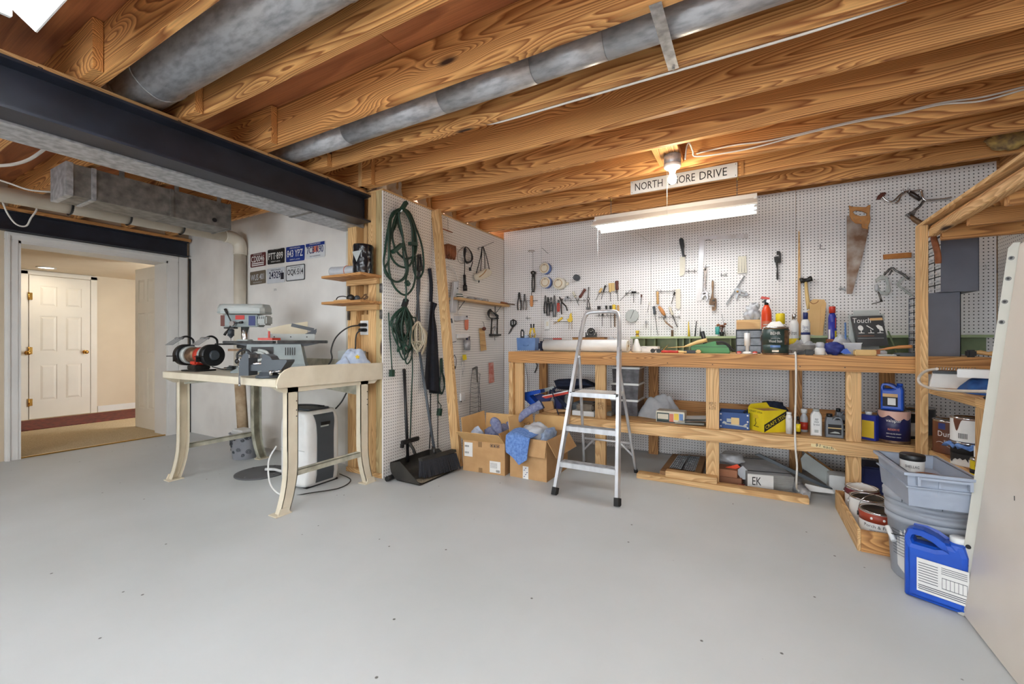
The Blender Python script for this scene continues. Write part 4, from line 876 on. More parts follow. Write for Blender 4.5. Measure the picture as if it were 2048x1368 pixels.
for r in (.042, .032, .022, .012): b.tube([(-3.03 + .0, 2.36 + r * cos(a), 1.687 + r * sin(a)) for a in [q * pi / 12 for q in range(24)]], .002, 5, True)
b.cyl((-3.03, 2.36, 1.687), (-2.80, 2.40, 1.687), .042, n=24, caps=False); ob('sheet', b, m_clearw, g)
ob('ring', B().tube([(-2.88 + .001, 2.385 + .044 * cos(a), 1.687 + .044 * sin(a)) for a in [q * pi / 12 for q in range(24)]], .003, 5, True), m_salmon, g)
g = th('ear_muffs', 'black cable and ear muffs lying on the lower small shelf', 'ear muffs', (-2.86, 2.38, 1.432))
ob('cord', B().tube(cr([(-3.0, 2.36, 1.437), (-2.97, 2.36, 1.475), (-2.9, 2.37, 1.48), (-2.84, 2.38, 1.45), (-2.95, 2.39, 1.44), (-3.0, 2.36, 1.437)], 6), .004, 6), m_black, g)
ob('cup', B().sphere((-2.83, 2.37, 1.463), .03, 16, 10, (1.2, 1, 1)), m_dark, g); ob('cup', B().sphere((-2.80, 2.41, 1.46), .027, 16, 10), m_greyd, g)
ob('comb', B().box((-2.95, 2.30, 1.432), (-2.78, 2.33, 1.446), .003), m_pine['x'], label='small light wood strip at the front of the lower small shelf', cat='wood strip')
g = th('wire_bundle', 'curly brown wire bundle at the right of the lower small shelf', 'wire', (-2.68, 2.38, 1.432))
ob('wire', B().tube(cr([(-2.72 + .045 * random.random() * 2 - .02, 2.38 + .02 * random.random(), 1.436 + .055 * random.random()) for q in range(16)], 5), .003, 5), m_rust, g)
t_i = lambda *a, **q: B().trace(PT, CI, *a, **q)
p_i = lambda *a, **q: B().path(PT, CI, *a, **q)
t_j = lambda *a, **q: B().trace(PT, CJ, *a, **q)
p_j = lambda *a, **q: B().path(PT, CJ, *a, **q)
p_k = lambda *a, **q: B().path(PT, CK, *a, **q)
# ================================================================== HANGING ON THE SIDE PEGBOARD
P1_ = (0, 0, 1)
def hung(name, label, cat, W, C, x, y, d=.0, group=None):
    p = W.p(*k(C, x, y), d); return th(name, label, cat, p, 0 if W.kind == 'Y' else pi / 2, group)
def lerp_poly(L, t):
    q = t * (len(L) - 1); i = min(int(q), len(L) - 2); f = q - i
    return (L[i][0] * (1 - f) + L[i + 1][0] * f, L[i][1] * (1 - f) + L[i + 1][1] * f)
def ribbon(b, W, C, left, right, d, amp=.01, fr_q=3, nu=14, nv=24, th_=.004):
    L = cr([Vector((*p, 0)) for p in left], 6); R = cr([Vector((*p, 0)) for p in right], 6)
    def f(u, v, e=0):
        a = lerp_poly(L, v); c = lerp_poly(R, v)
        x = a[0] * (1 - u) + c[0] * u; y = a[1] * (1 - u) + c[1] * u
        dd = d + e + amp * sin(u * fr_q * 2 * pi + v * 1.7) * (.4 + .6 * v) + amp * .5 * noise.noise((u * 3, v * 4, d * 50))
        return W.p(*k(C, x, y), dd)
    b.grid(nu, nv, lambda u, v: f(u, v)).grid(nu, nv, lambda u, v: f(u, v, -th_))
    n = nu + 1
    return b
# ---- upper green extension cord
g = hung('extension_cord', 'thick dark green extension cord in long loops, high on the side pegboard', 'extension cord', PT, CK, 730, 160)
loops = [[(728, 160), (660, 190), (625, 330), (605, 480), (595, 600), (640, 700), (700, 740), (770, 700), (790, 620), (770, 500), (745, 380), (705, 250)],
         [(735, 150), (800, 180), (850, 300), (900, 450), (915, 620), (885, 705), (850, 690), (830, 600), (845, 480), (840, 350), (790, 200)],
         [(722, 152), (655, 220), (640, 450), (635, 640), (680, 780), (765, 845), (830, 780), (850, 650), (843, 500), (830, 300), (775, 180)],
         [(715, 165), (690, 280), (662, 360), (690, 480), (765, 552), (838, 525), (858, 440), (838, 300), (780, 180)],
         [(712, 175), (665, 300), (640, 480), (690, 590), (775, 622), (825, 560), (825, 400), (815, 280), (765, 175)],
         [(705, 170), (640, 260), (632, 420), (635, 560), (600, 640), (650, 720), (720, 735), (775, 660), (752, 520), (748, 380), (720, 240)]]
for i, L in enumerate(loops): ob('cord_loop', p_k(L, .02 + .011 * i, .0088, 8, 6, True), m_green, g)
ob('cord_tail', p_k([(765, 560), (785, 640), (770, 740), (775, 810), (770, 900)], .075, .0075, 8, 6), m_green, g)
for x0, y0, x1, y1 in ((742, 150, 774, 98), (690, 480, 735, 440), (800, 430, 856, 436), (665, 500, 690, 480), (775, 735, 795, 765)):
    ob('plug', B().bar(PT.p(*k(CK, x0, y0), .085), PT.p(*k(CK, x1, y1), .085), .032, .028), m_green, g)
ob('hook', p_k([(735, 172, 0), (728, 175, .06), (735, 170, .1), (742, 160, .11)], 0, .006, 8, 4), m_wht, g)
# ---- lower green tangle
g = hung('extension_cord', 'tangled green extension cord bundle hanging below the long green loops', 'extension cord', PT, CK, 765, 940)
random.seed(11)
for i in range(13):
    x = 765; w_ = random.uniform(30, 105); yb = random.uniform(1190, 1400); o_ = random.uniform(-45, 25); y0 = 938 + random.uniform(0, 14)
    L = [(x + o_ * .2, y0), (x + o_ - w_ * .7, y0 + 60 + random.uniform(0, 60)), (x + o_ - w_, (y0 + yb) / 2), (x + o_ - w_ * .55, yb - 60), (x + o_ + random.uniform(-20, 20), yb), (x + o_ + w_ * .6, yb - 70), (x + o_ + w_ * .75, (y0 + yb) / 2 + random.uniform(-60, 60)), (x + o_ + w_ * .4, y0 + 70)]
    ob('cord_loop', p_k([(min(max(a, 625), 858), b_) for a, b_ in L], .018 + .0065 * i, .0064, 7, 5, True), m_green, g)
ob('cord_tail', p_j([(150, -60), (155, 60), (165, 200), (178, 405)], .03, .0055, 7, 5), m_green, g)
ob('plug', B().bar(PT.p(*k(CJ, 177, 400), .03), PT.p(*k(CJ, 176, 455), .03), .035, .03), m_green, g)
ob('cord_tail', p_j([(330, 120), (342, 370), (336, 560), (330, 760), (322, 960), (288, 1115)], .03, .006, 7, 5), m_green, g)
ob('plug', B().bar(PT.p(*k(CJ, 288, 1118), .03), PT.p(*k(CJ, 262, 1170), .03), .035, .03), m_green, g)
ob('socket_end', B().bar(PT.p(*k(CK, 755, 940), .06), PT.p(*k(CK, 775, 880), .06), .04, .03), m_blackr, g)
# ---- dark green cord behind the leaning board
g = hung('extension_cord', 'dark thin cord with a hanging plug behind the black apron', 'extension cord', PT, CJ, 560, 320)
for q in range(4): ob('cord_loop', p_j([(565 + 5 * q, 310), (575 + 4 * q, 400 + 20 * q), (600, 480 + 20 * q), (585 - 4 * q, 590), (560, 570 - 20 * q), (568, 450)], .012 + .008 * q, .005, 6, 4, True), m_green, g)
ob('cord_tail', p_j([(552, 560), (548, 650), (572, 690), (560, 720)], .02, .004, 6, 4), m_green, g)
ob('plug', B().bar(PT.p(*k(CJ, 562, 712), .02), PT.p(*k(CJ, 555, 770), .02), .04, .03), m_green, g)
# ---- black strap, white rope, apron
g = hung('strap', 'narrow black strap with a rigid black handle on the side pegboard beside the green loops', 'strap', PT, CK, 885, 515)
ob('handle', B().trace(PT, CK, [(868, 520), (890, 515), (905, 640), (895, 652), (866, 650)], .022, .02, .004, holes=[[(876, 540), (886, 538), (892, 610), (876, 615)]]), m_black, g)
ob('webbing', p_k([(876, 650), (868, 800), (872, 950), (880, 1080)], .015, .012, 6, 4, flat=.25), m_greyd, g)
ob('webbing', p_k([(884, 650), (880, 800), (862, 930), (852, 1080)], .018, .007, 6, 4, flat=.3), m_greyd, g)
g = hung('rope', 'coil of white rope on the side pegboard beside the green tangle', 'rope', PT, CK, 870, 1062)
random.seed(4)
for i in range(12):
    w_ = random.uniform(6, 56); yb = random.uniform(1200, 1370); o_ = random.uniform(-26, 18)
    ob('rope_turn', p_k([(868, 1062), (872 + o_ - w_, 1130), (876 + o_ - w_, 1220), (872 + o_, yb), (878 + o_ + w_ * .9, 1240), (882 + o_ + w_, 1160), (874 + w_ * .3, 1085)], .014 + .006 * i, .005, 6, 5, True), m_rope, g)
ob('binding', p_k([(848, 1075), (870, 1060), (890, 1080)], .06, .009, 7, 5), m_rope, g)
g = hung('apron', 'black work apron hanging folded from the side pegboard', 'apron', PT, P1_, 866, 540)
ob('strap', p_k([(962, 630), (975, 760), (972, 900)], .03, .016, 6, 6, flat=.35), m_apron, g)
ob('body', ribbon(B(), PT, P1_, [(861, 602), (860, 612), (858, 640), (855, 675), (852, 718), (850, 745), (849, 778)], [(871, 606), (874.5, 609), (869, 625), (874, 662), (877, 715), (879, 750), (882, 784)], .045, .016, 1.6), m_apron, g)
ob('body', ribbon(B(), PT, P1_, [(861, 604), (860, 640), (857, 720), (858, 786)], [(866, 604), (867, 640), (872, 720), (881, 788)], .022, .008, 1), m_apron, g)
ob('hook', p_k([(962, 632, 0), (962, 630, .04), (964, 618, .05)], 0, .003, 6, 4), m_iron, g)
cable('black_string', [PT.p(*k(CJ, x, y), .02) for x, y in ((487, 592), (486, 700), (488, 850), (478, 1035))], .006, 'long thin black stick hanging under the apron', m_black)
cable('black_string', [PT.p(*k(CJ, x, y), .012) for x, y in ((545, 595), (546, 750), (545, 900), (545, 1028))], .004, 'thin black cord hanging straight down beside the leaning board', m_black)
# ---- leaning two by four, broom, dustpan
b = B().bar((-2.545, 3.10, 2.325), (-2.262, 3.055, .004), .088, .038, up=(0, 1, 0))
ob('leaning_board', b, m_pine['z'], label='long pine board leaning against the side pegboard beside the cardboard boxes', cat='board')
g = th('broom', 'broom with black bristles standing head down in the dustpan', 'broom', (-2.22, 2.76, .02))
ob('handle', B().cyl((-2.285, 2.765, .19), (-2.47, 2.79, 1.02), .0115), m_greyd, g)
ob('socket', B().cyl((-2.28, 2.764, .165), (-2.30, 2.767, .24), .018, .014), m_dark, g)
hd = lambda t, x, z: Vector((-2.29 + .085 * t + x, 2.60 + .33 * t, z))
b = B(); P = [(0, -.022), (0, .022), (1, .022), (1, -.022)]
b.prism([hd(t, x, .155 + .012 * t) for t, x in P], (-.004, 0, .022)); ob('head', b, m_dust, g)
b = B(); random.seed(2)
for i in range(56):
    t = (i + .5) / 56
    for r in range(3):
        x = -.018 + .018 * r; sp = (t - .5) * .10
        b.bar(hd(t, x, .16), hd(t + sp + random.uniform(-.01, .01), x * 1.6 + .02 + random.uniform(-.008, .008), .03), .0072, .006)
tag(ob('bristles', b, m_brush, g), kind='stuff')
ob('bristle_core', B().prism([hd(0, 0, .155), hd(1, 0, .165), hd(1.05, .018, .04), hd(-.05, .018, .04)], (-.012, 0, 0)), m_brush, g)
g = th('dustpan', 'dusty black upright dustpan with a long handle on the floor against the side pegboard', 'dustpan', (-2.38, 2.68, 0))
b = B(); Y0, Y1 = 2.50, 2.985
def pan(u, v):                                # curved shell: floor, rounded back
    a = v
    if a < .5: x = -2.205 - .24 * (a / .5); z = .008 + .004 * a
    else:
        t = (a - .5) / .5 * radians(100); x = -2.445 - .075 * sin(t); z = .012 + .17 * (1 - cos(t)) * .62
    return (x, Y0 + (Y1 - Y0) * u, z)
b.grid(2, 18, pan)
b.grid(2, 18, lambda u, v: Vector(pan(u, v)) + Vector((-.004, 0, .004 if v > .5 else -.004)))
for y in (Y0, Y1):
    pts = [Vector(pan(0, v / 12)) for v in range(13)]; pts = [Vector((p.x, y, p.z)) for p in pts] + [Vector((-2.42, y, .16)), Vector((-2.30, y, .075))]
    b.prism(pts, (0, .005 if y == Y0 else -.005, 0))
ob('pan', b, m_dust, g)
ob('handle', B().cyl((-2.50, 2.68, .10), (-2.565, 2.705, .86), .013), m_black, g)
ob('handle_cap', B().sphere((-2.566, 2.705, .865), .015), m_black, g)
ob('clip', B().box((-2.51, 2.60, .26), (-2.475, 2.80, .295), .006).box((-2.51, 2.60, .235), (-2.485, 2.62, .265)), m_black, g)
ob('yoke', B().tube(cr([(-2.49, 2.68, .28), (-2.475, 2.69, .24), (-2.46, 2.70, .21), (-2.45, 2.71, .17)]), .013, 8), m_dust, g)
ob('axle', B().cyl((-2.50, 2.44, .025), (-2.50, 2.52, .025), .02), m_black, g)
ob('dust', B().grid(14, 8, lambda u, v: (-2.21 - .1 * v - .01 * noise.noise((u * 9, v * 4, 1)), 2.53 + .30 * u, .0135 + .004 * abs(noise.noise((u * 12, v * 9, 3))))), mat('dust_pile', (150, 138, 118), .95, c2=(96, 86, 70), scale=90), g)
# ---- right half of the side pegboard
ob('twig', p_i([(190, 168), (235, 182), (295, 205)], .02, .005, 6, 3), m_leather, label='thin brown stick resting on a wire hook high on the side pegboard', cat='stick')
ob('bent_wire', p_i([(215, 80, .01), (250, 70, .03), (255, 180, .03)], 0, .0015, 5, 3), m_iron, label='thin straight wire hanging high on the side pegboard behind the leaning board', cat='wire')
g = hung('leather_pouch', 'brown leather tassels hanging beside the leaning board', 'leather pouch', PT, CI, 265, 310)
ob('pouch', t_i([(210, 320), (250, 308), (318, 330), (322, 400), (312, 455), (300, 430), (290, 450), (270, 430), (262, 445), (240, 430), (225, 445), (205, 440)], .025, .035, .006), m_leather, g)
for q, (x, y) in enumerate(((225, 330), (250, 325), (275, 335), (300, 345))): ob('flap', t_i([(x - 11, y), (x + 11, y), (x + 14, y + 70), (x + 4, y + 95), (x - 12, y + 80)], .05 + .004 * (q % 2), .008, .002), m_leather, g)
ob('white_flex', p_i([(240, 720), (228, 560), (260, 515), (310, 560), (350, 650), (345, 800), (350, 960)], .03, .004, 6, 6).path(PT, CI, [(232, 540), (285, 505), (335, 600), (350, 700)], .04, .004, 6, 6), m_wht, label='looped white flex hanging behind the leaning board on the side pegboard', cat='cord')
g = hung('hacksaw', 'grey steel square tube hanging from white flex on the side pegboard', 'metal tube', PT, CI, 310, 650)
ob('tube', t_i([(305, 655), (346, 648), (320, 935), (274, 930)], .045, .03, .003), m_alu, g); ob('bolt', B().cyl(PT.p(*k(CI, 342, 714), .06), PT.p(*k(CI, 342, 714), .066), .006), m_dark, g)
g = hung('ruler', 'white printed gauge board hanging low beside the leaning board', 'gauge', PT, CI, 290, 950)
ob('board', t_i([(248, 950), (300, 945), (335, 1210), (285, 1228)], .03, .006, .001), m_wht, g)
ob('print_lines', t_i([(278, 990), (292, 988), (300, 1030), (285, 1032)], .0345, .001).trace(PT, CI, [(292, 1205), (330, 1195), (331, 1201), (293, 1211)], .0345, .001), m_greyd, g)
g = hung('work_light', 'black inspection lamp with its coiled black flex on the side pegboard', 'inspection lamp', PT, CI, 415, 335)
for q, (w_, h_) in enumerate(((34, 70), (42, 78), (24, 60), (20, 40))): ob('flex_turn', p_i([(415, 338), (400 + 6 * q, 370), (402 + 3 * q, 430), (425, 455 + h_ * .4), (455 + w_ * .5, 460), (462 + w_ * .3, 400), (440, 350)], .02 + .009 * q, .005, 6, 5, True), m_black, g)
ob('flex', p_i([(405, 440), (408, 520), (405, 590)], .03, .005, 6, 4), m_black, g)
ob('flex', p_i([(480, 470), (470, 510), (458, 535)], .03, .005, 6, 4), m_black, g); ob('plug', p_i([(456, 525), (458, 555)], .03, .013, 8, 0), m_black, g)
ob('grip', p_i([(405, 590), (407, 640), (410, 690)], .035, .0145, 10, 0), m_black, g)
ob('lamp_head', p_i([(410, 685), (411, 710), (413, 738)], .035, .022, 12, 0), m_dark, g)
ob('grey_flex', p_i([(400, 335), (350, 380), (345, 450), (375, 490), (420, 470)], .01, .002, 5, 6), m_iron, g)
g = hung('respirator_mask', 'white dust mask hanging by black straps from a wire hook', 'mask', PT, CI, 575, 330)
ob('hook', p_i([(535, 365, .0), (532, 345, .03), (570, 335, .04), (610, 320, .03), (672, 293, .01)], 0, .003, 6, 4), m_iron, g)
for L in ([(565, 335), (550, 440), (505, 605)], [(568, 335), (560, 450), (552, 580)], [(575, 335), (590, 430), (592, 540)], [(578, 335), (610, 440), (635, 555)]):
    ob('strap', p_i(L, .04, .005, 5, 5, flat=.4), m_black, g)
ob('face_piece', t_i([(505, 590), (540, 570), (600, 535), (642, 560), (630, 600), (560, 635), (520, 638)], .055, .045, .012, smooth=4), m_offw, g)
ob('nose_clip', p_i([(540, 612), (580, 580), (605, 545)], .08, .004, 6, 5), m_brass, g)
ob('valve', p_i([(538, 640), (536, 662)], .05, .007, 8, 0), m_black, g)
# ---- little shelf
g = th('shelf', 'narrow wooden shelf on the side pegboard holding small plastic packs', 'shelf', PT.p(*k(CI, 560, 830)))
y0 = PT.uz(*k(CI, 345, 800), .11)[0]; y1 = 4.36; zs = PT.uz(*k(CI, 400, 812), .11)[1]
ob('board', B().box((-2.582, y0, zs - .012), (-2.474, y1, zs + .012), .002), m_pine['y'], g)
for y in (y0 + .15, y1 - .15): ob('bracket', B().bar((-2.58, y, zs - .1), (-2.50, y, zs - .014), .006, .006).box((-2.583, y - .01, zs - .11), (-2.579, y + .01, zs - .012)), m_iron, g)
def onsh(y, nm, lab, cat, fn, **kw):
    q = th(nm, lab, cat, (-2.525, y, zs + .0125), pi / 2); fn(q, fm(q)); return q
def f1(q, M):
    ob('roll', B(M).lathe([(.022, 0), (.042, 0), (.042, .022), (.022, .022), (.022, 0)], 24), m_wht, q); ob('band', B(M).lathe([(.0425, .006), (.0428, .006), (.0428, .016), (.0425, .016)], 24), m_green, q)
ft = onsh(y0 + .09, 'tape_roll', 'lower white tape roll at the left end of the narrow shelf', 'tape', f1)
dup(ft, (-2.53, y0 + .085, zs + .035), 1.2, 'upper white tape roll stacked at the left end of the narrow shelf')
for q, (yy, a, lab) in enumerate(((.30, .10, 'clear plastic pack lying nearest the tape rolls on the narrow shelf'), (.42, .11, 'clear plastic pack in the middle of the narrow shelf'), (.55, .09, 'clear plastic pack near the right end of the narrow shelf'))):
    def f2(o, M, a=a):
        ob('blister', B(M).box((-a / 2, -.035, 0), (a / 2, .035, .026), .008), m_clear, o); ob('contents', B(M).box((-a / 2 + .012, -.02, .004), (a / 2 - .02, .02, .014), .003), m_drawer, o)
    onsh(y0 + yy, 'plastic_pack', lab, 'pack', f2)
g = th('hand_drill', 'small tool with a brown wooden handle at the right end of the narrow shelf', 'tool', (-2.52, y1 - .07, zs + .0125))
ob('handle', B().cyl((-2.50, y1 - .15, zs + .026), (-2.50, y1 - .02, zs + .024), .013), m_leather, g); ob('shank', B().cyl((-2.50, y1 - .02, zs + .024), (-2.42, y1 + .03, zs + .013), .006), m_rust, g)
# ---- clamp, board, cup, small hangings
g = hung('bar_clamp', 'black clamp with a coiled black cord hanging under the narrow shelf', 'clamp', PT, CI, 650, 905)
for q in range(5): ob('cord_loop', p_i([(640 - 3 * q, 905 + 6 * q), (615 + 4 * q, 940), (640, 985), (680 + 9 * q, 990), (715 - 6 * q, 965), (665, 930)], .02 + .008 * q, .005, 6, 5, True), m_black, g)
for x0, x1 in ((656, 648), (706, 703)): ob('bar', p_i([(x0, 985), (x1, 1130)], .03, .0085, 8, 0), m_dark, g)
ob('jaw', t_i([(635, 1130), (735, 1132), (735, 1146), (700, 1152), (640, 1152)], .03, .022, .002), m_dark, g)
ob('screw', p_i([(680, 1060), (682, 1190)], .035, .006, 8, 0), m_chrome, g); ob('swivel_handle', p_i([(664, 1075), (692, 1070)], .045, .008, 8, 0), m_chrome, g)
g = hung('wood_paddle', 'thin pale wood board hanging with a round brown knob above it', 'board', PT, CI, 575, 1060)
ob('board', t_i([(540, 1080), (585, 1075), (605, 1275), (556, 1288)], .015, .008, .001), m_fly, g)
ob('knob', B().sphere(PT.p(*k(CI, 585, 1083), .05), .022, 14, 9), m_wh['brown'], g); ob('hook', p_i([(570, 1020, 0), (580, 1030, .03), (585, 1060, .05)], 0, .003, 6, 4), m_iron, g)
g = hung('small_saw', 'small grey frame saw hanging left of the black clamp', 'saw', PT, CI, 370, 980)
ob('frame', t_i([(300, 965), (420, 968), (435, 975), (432, 1000), (320, 1012), (305, 1000)], .02, .008, .001), m_alu, g); ob('wing_nut', B().sphere(PT.p(*k(CI, 428, 972), .03), .009), m_greyd, g)
ob('salmon_hanger', t_i([(410, 1000), (440, 1000), (438, 1085), (425, 1098), (412, 1085)], .016, .012, .003), m_salmon, label='small salmon pink plastic tool hanging left of the pale wood board', cat='tool')
g = hung('metal_cup', 'metal cup full of pens hooked on the side pegboard', 'cup', PT, CI, 430, 1280, .05); M = fm(g)
ob('cup', B(M).lathe([(0, 0), (.032, 0), (.036, .105), (.033, .105), (.03, .004), (0, .004)], 22), m_galv, g)
for q, (x, y, h, m_) in enumerate(((-.015, 0, .15, m_black), (.01, .01, .16, m_greyd), (.02, -.01, .145, m_dark), (-.005, -.015, .14, m_iron), (.005, .0, .135, m_navy))): ob('pen', B(M).cyl((x * .6, y * .6, .006), (x * 1.3, y * 1.3, h), .0045), m_, g)
ob('white_tray', t_i([(330, 1132), (425, 1130), (425, 1165), (332, 1170)], .03, .05, .003), m_wht, label='small white plastic tray next to the metal pen cup', cat='tray')
ob('looped_tool', p_j([(680, 282), (668, 310), (676, 360), (690, 375), (694, 320), (682, 285)], .02, .0028, 6, 5, True).path(PT, CJ, [(684, 375), (682, 395)], .02, .008, 8, 0), m_blackr, label='small looped black cord with an orange end, right of the leaning board', cat='cord')
ob('looped_tool', p_j([(672, 415), (682, 440), (676, 470)], .02, .005, 6, 5), m_dark, label='short dark curved hook below the small looped cord', cat='hook')
g = hung('key_bunch', 'bright yellow tag on a string of thin wires on the side pegboard', 'tag', PT, CJ, 755, 280)
ob('tag', t_j([(745, 280), (772, 278), (778, 318), (750, 324)], .03, .006, .001), m_yel, g)
ob('wires', p_j([(742, 290), (735, 340), (745, 400), (748, 455)], .02, .002, 5, 5).path(PT, CJ, [(750, 325), (757, 380), (742, 440)], .025, .002, 5, 5), m_galv, g)
g = hung('thermometer', 'slim white pull cord weight hanging on a string on the side pegboard', 'cord weight', PT, CJ, 740, 590)
ob('string', p_j([(735, 330), (730, 450), (730, 590)], .015, .002, 5, 3), m_wht, g); ob('weight', t_j([(725, 592), (758, 588), (760, 645), (735, 662), (724, 650)], .02, .025, .006), m_wht, g); ob('tip', p_j([(733, 650), (733, 660)], .03, .006, 8, 0), m_dark, g)
g = hung('wire_rack', 'bent grey wire rack hanging low behind the cardboard boxes', 'wire rack', PT, CJ, 850, 380)
for L in ([(825, 395), (812, 500), (806, 640), (804, 760)], [(858, 375), (868, 480), (872, 620), (876, 745)], [(885, 430), (880, 540), (888, 640), (890, 730)]): ob('wire', p_j(L, .03, .0035, 6, 4), m_iron, g)
for y in range(430, 745, 38): ob('wire', p_j([(822 - (y - 400) * .04, y, .03), (850, y + 6, .045), (868 + (y - 400) * .02, y - 4, .03), (888, y + 8, .05)], 0, .0022, 5, 4), m_iron, g)
ob('plate', t_j([(822, 390), (855, 372), (866, 375), (868, 500), (858, 500), (850, 395), (824, 402)], .04, .006), m_galvd, g)
g = hung('stencil', 'faded red paper tag with cut letters hanging low on the side pegboard', 'tag', PT, CJ, 975, 350)
ob('sheet', t_j([(955, 345), (992, 340), (1000, 500), (958, 510)], .012, .003), mat('faded_red_paper', (222, 170, 156), .8, c2=(200, 120, 106), scale=22), g)
p = PT.p(*k(CJ, 974, 400), .0155); text('CAN\nSIDE', fr(p, pi / 2) @ Matrix.Rotation(0, 4, 'Y'), .05, .09, m_red, g)
t_a = lambda *a, **q: B().trace(BK, CA, *a, **q)
p_a = lambda *a, **q: B().path(BK, CA, *a, **q)
t_b = lambda *a, **q: B().trace(BK, CB, *a, **q)
t_c = lambda *a, **q: B().trace(BK, CC, *a, **q)
p_c = lambda *a, **q: B().path(BK, CC, *a, **q)
# ================================================================== HANGING ON THE BACK PEGBOARD
def hook(C, x, y, d=.03, w_=10):
    return B().path(BK, C, [(x, y, 0), (x, y + 1, d), (x + 1, y - 6, d + .005)], 0, .0026, 6, 4)
def rack(C, x0, x1, y, lab, ticks=()):
    g = hung('tool_rack', lab, 'tool rack', BK, C, (x0 + x1) / 2, y)
    ob('rail', B().path(BK, C, [(x0, y), (x1, y - 4)], .022, .0028, 6, 0), m_iron, g)
    for t in ticks: ob('loop', B().path(BK, C, [(t, y - 22, .0), (t, y, .03), (t + 2, y + 14, .03)], 0, .0022, 5, 3), m_iron, g)
    return g
# ---- three tape rolls, end on
def ring(C, x, y, rpx, d, m, label, name='tape_roll', cat='tape', wd=.05, core=m_card):
    p = BK.p(*k(C, x, y), d); r = rpx / C[2] * p.y / F_PX * 1.0
    g = th(name, label, cat, p, 0); M = fm(g) @ Matrix.Rotation(radians(90), 4, 'X') @ T(0, 0, -wd / 2)
    ob('tape', B(M).lathe([(r * .68, 0), (r, 0), (r, wd), (r * .68, wd), (r * .68, 0)], 32), m, g)
    ob('side_face', B(M).lathe([(r * .69, wd), (r * .98, wd), (r * .98, wd + .0015), (r * .69, wd + .0015), (r * .69, wd)], 32), m_offw if core is m_card else m, g)
    ob('core', B(M).lathe([(r * .6, -.001), (r * .679, -.001), (r * .679, wd + .001), (r * .6, wd + .001), (r * .6, -.001)], 32), core, g)
    ob('peg', B().cyl((p.x, 4.41, p.z + r * .52), (p.x, p.y - wd * .7, p.z + r * .54), .004), m_iron, g)
    return g
m_btape = mat('blue_masking_tape', (110, 134, 196), .6); m_wtape = mat('white_tape', (226, 222, 208), .6)
for x, y, m_, lab in ((372, 405, m_btape, 'blue tape roll on a peg, topmost of three on the back pegboard'), (380, 553, m_btape, 'blue tape roll on a peg, lower left of three on the back pegboard'), (522, 565, m_wtape, 'wide white tape roll on a peg, lower right of three on the back pegboard')):
    ring(CA, x, y, 66, .05, m_, lab, wd=.06 if m_ is m_btape else .085)
ring(CA, 702, 502, 34, .04, m_greyd, 'small dark grey tape roll on a peg right of the three wide rolls', wd=.05, core=m_iron)
ring(CA, 600, 565, 20, .02, m_offw, 'small pale ring on a peg beside the white tape roll', wd=.012, core=m_offw)
# ---- wire hanger and pincers
g = hung('wire_hanger', 'thin wire hanger with two eyes high on the left of the back pegboard', 'hanger', BK, CA, 225, 225)
ob('bar', p_a([(190, 222), (225, 215), (262, 222)], .02, .0035, 6, 3), m_chrome, g); ob('stem', p_a([(240, 225), (240, 430)], .02, .0015, 5, 0), m_iron, g)
for x in (205, 236): ob('eye', B().tube([BK.p(*k(CA, x + 11 * cos(a), 224 + 11 * sin(a)), .022) for a in [q * pi / 6 for q in range(12)]], .002, 5, True), m_chrome, g)
ob('nail_rod', p_a([(333, 188, .005), (365, 215, .03), (392, 243, .04), (405, 246, .04)], 0, .0025, 6, 3), m_iron, label='short bent rod sticking out above the tape rolls', cat='rod')
def pliers(C, x, y, w_, h_, lab, mh, mj=m_dark, jaw=.3, name='pliers', spread=.35, d=.03, tilt=0):
    """x,y top of the jaw; two handles hang down"""
    g = hung(name, lab, 'pliers', BK, C, x, y)
    j = h_ * jaw
    S = lambda L: [(x + px * w_ + tilt * py * h_, y + py * h_) for px, py in L]
    ob('jaw', B().trace(BK, C, S([(-.12, 0), (-.03, .02), (-.04, jaw * .5), (.0, jaw * .85), (.28, jaw), (.2, jaw * 1.25), (-.05, jaw * 1.15), (-.25, jaw * .9), (-.24, jaw * .4)]), d, .009, .001), mj, g)
    ob('jaw', B().trace(BK, C, S([(.12, 0), (.03, .02), (.04, jaw * .5), (.0, jaw * .85), (-.28, jaw), (-.2, jaw * 1.25), (.05, jaw * 1.15), (.25, jaw * .9), (.24, jaw * .4)]), d + .006, .009, .001), mj, g)
    ob('pivot', B().cyl(BK.p(*k(C, *S([(0, jaw)])[0]), d), BK.p(*k(C, *S([(0, jaw)])[0]), d + .014), .006), m_iron, g)
    for s in (-1, 1):
        L = S([(s * .16, jaw * 1.1), (s * spread, jaw + (1 - jaw) * .35), (s * (spread + .05), jaw + (1 - jaw) * .7), (s * spread * .9, 1)])
        ob('handle', B().path(BK, C, L, d + (.004 if s > 0 else 0), .0072, 8, 4), mh, g)
    return g
pliers(CA, 97, 655, 46, 190, 'pliers with black and orange handles at the far left of the back pegboard', m_black, jaw=.3)
pliers(CA, 153, 672, 40, 172, 'slim steel long nosed pliers second from the left of the back pegboard', m_iron, m_iron, jaw=.35)
g = hung('file', 'file with an orange wooden handle hanging under the pincers', 'file', BK, CA, 225, 655)
ob('blade', p_a([(226, 655), (226, 700)], .03, .004, 6, 0), m_iron, g); ob('handle', t_a([(214, 690), (238, 690), (242, 780), (236, 808), (216, 806), (211, 780)], .03, .018, .005), m_wh['orange'], g)
g = hung('pincers', 'long dark pincers hanging from the wire hanger on the back pegboard', 'pincers', BK, CA, 244, 430)
ob('jaws', t_a([(217, 440), (244, 428), (272, 442), (268, 462), (258, 470), (260, 495), (230, 495), (231, 470), (220, 460)], .035, .016, .003, holes=[[(231, 446), (256, 446), (248, 458), (240, 458)]]), m_dark, g)
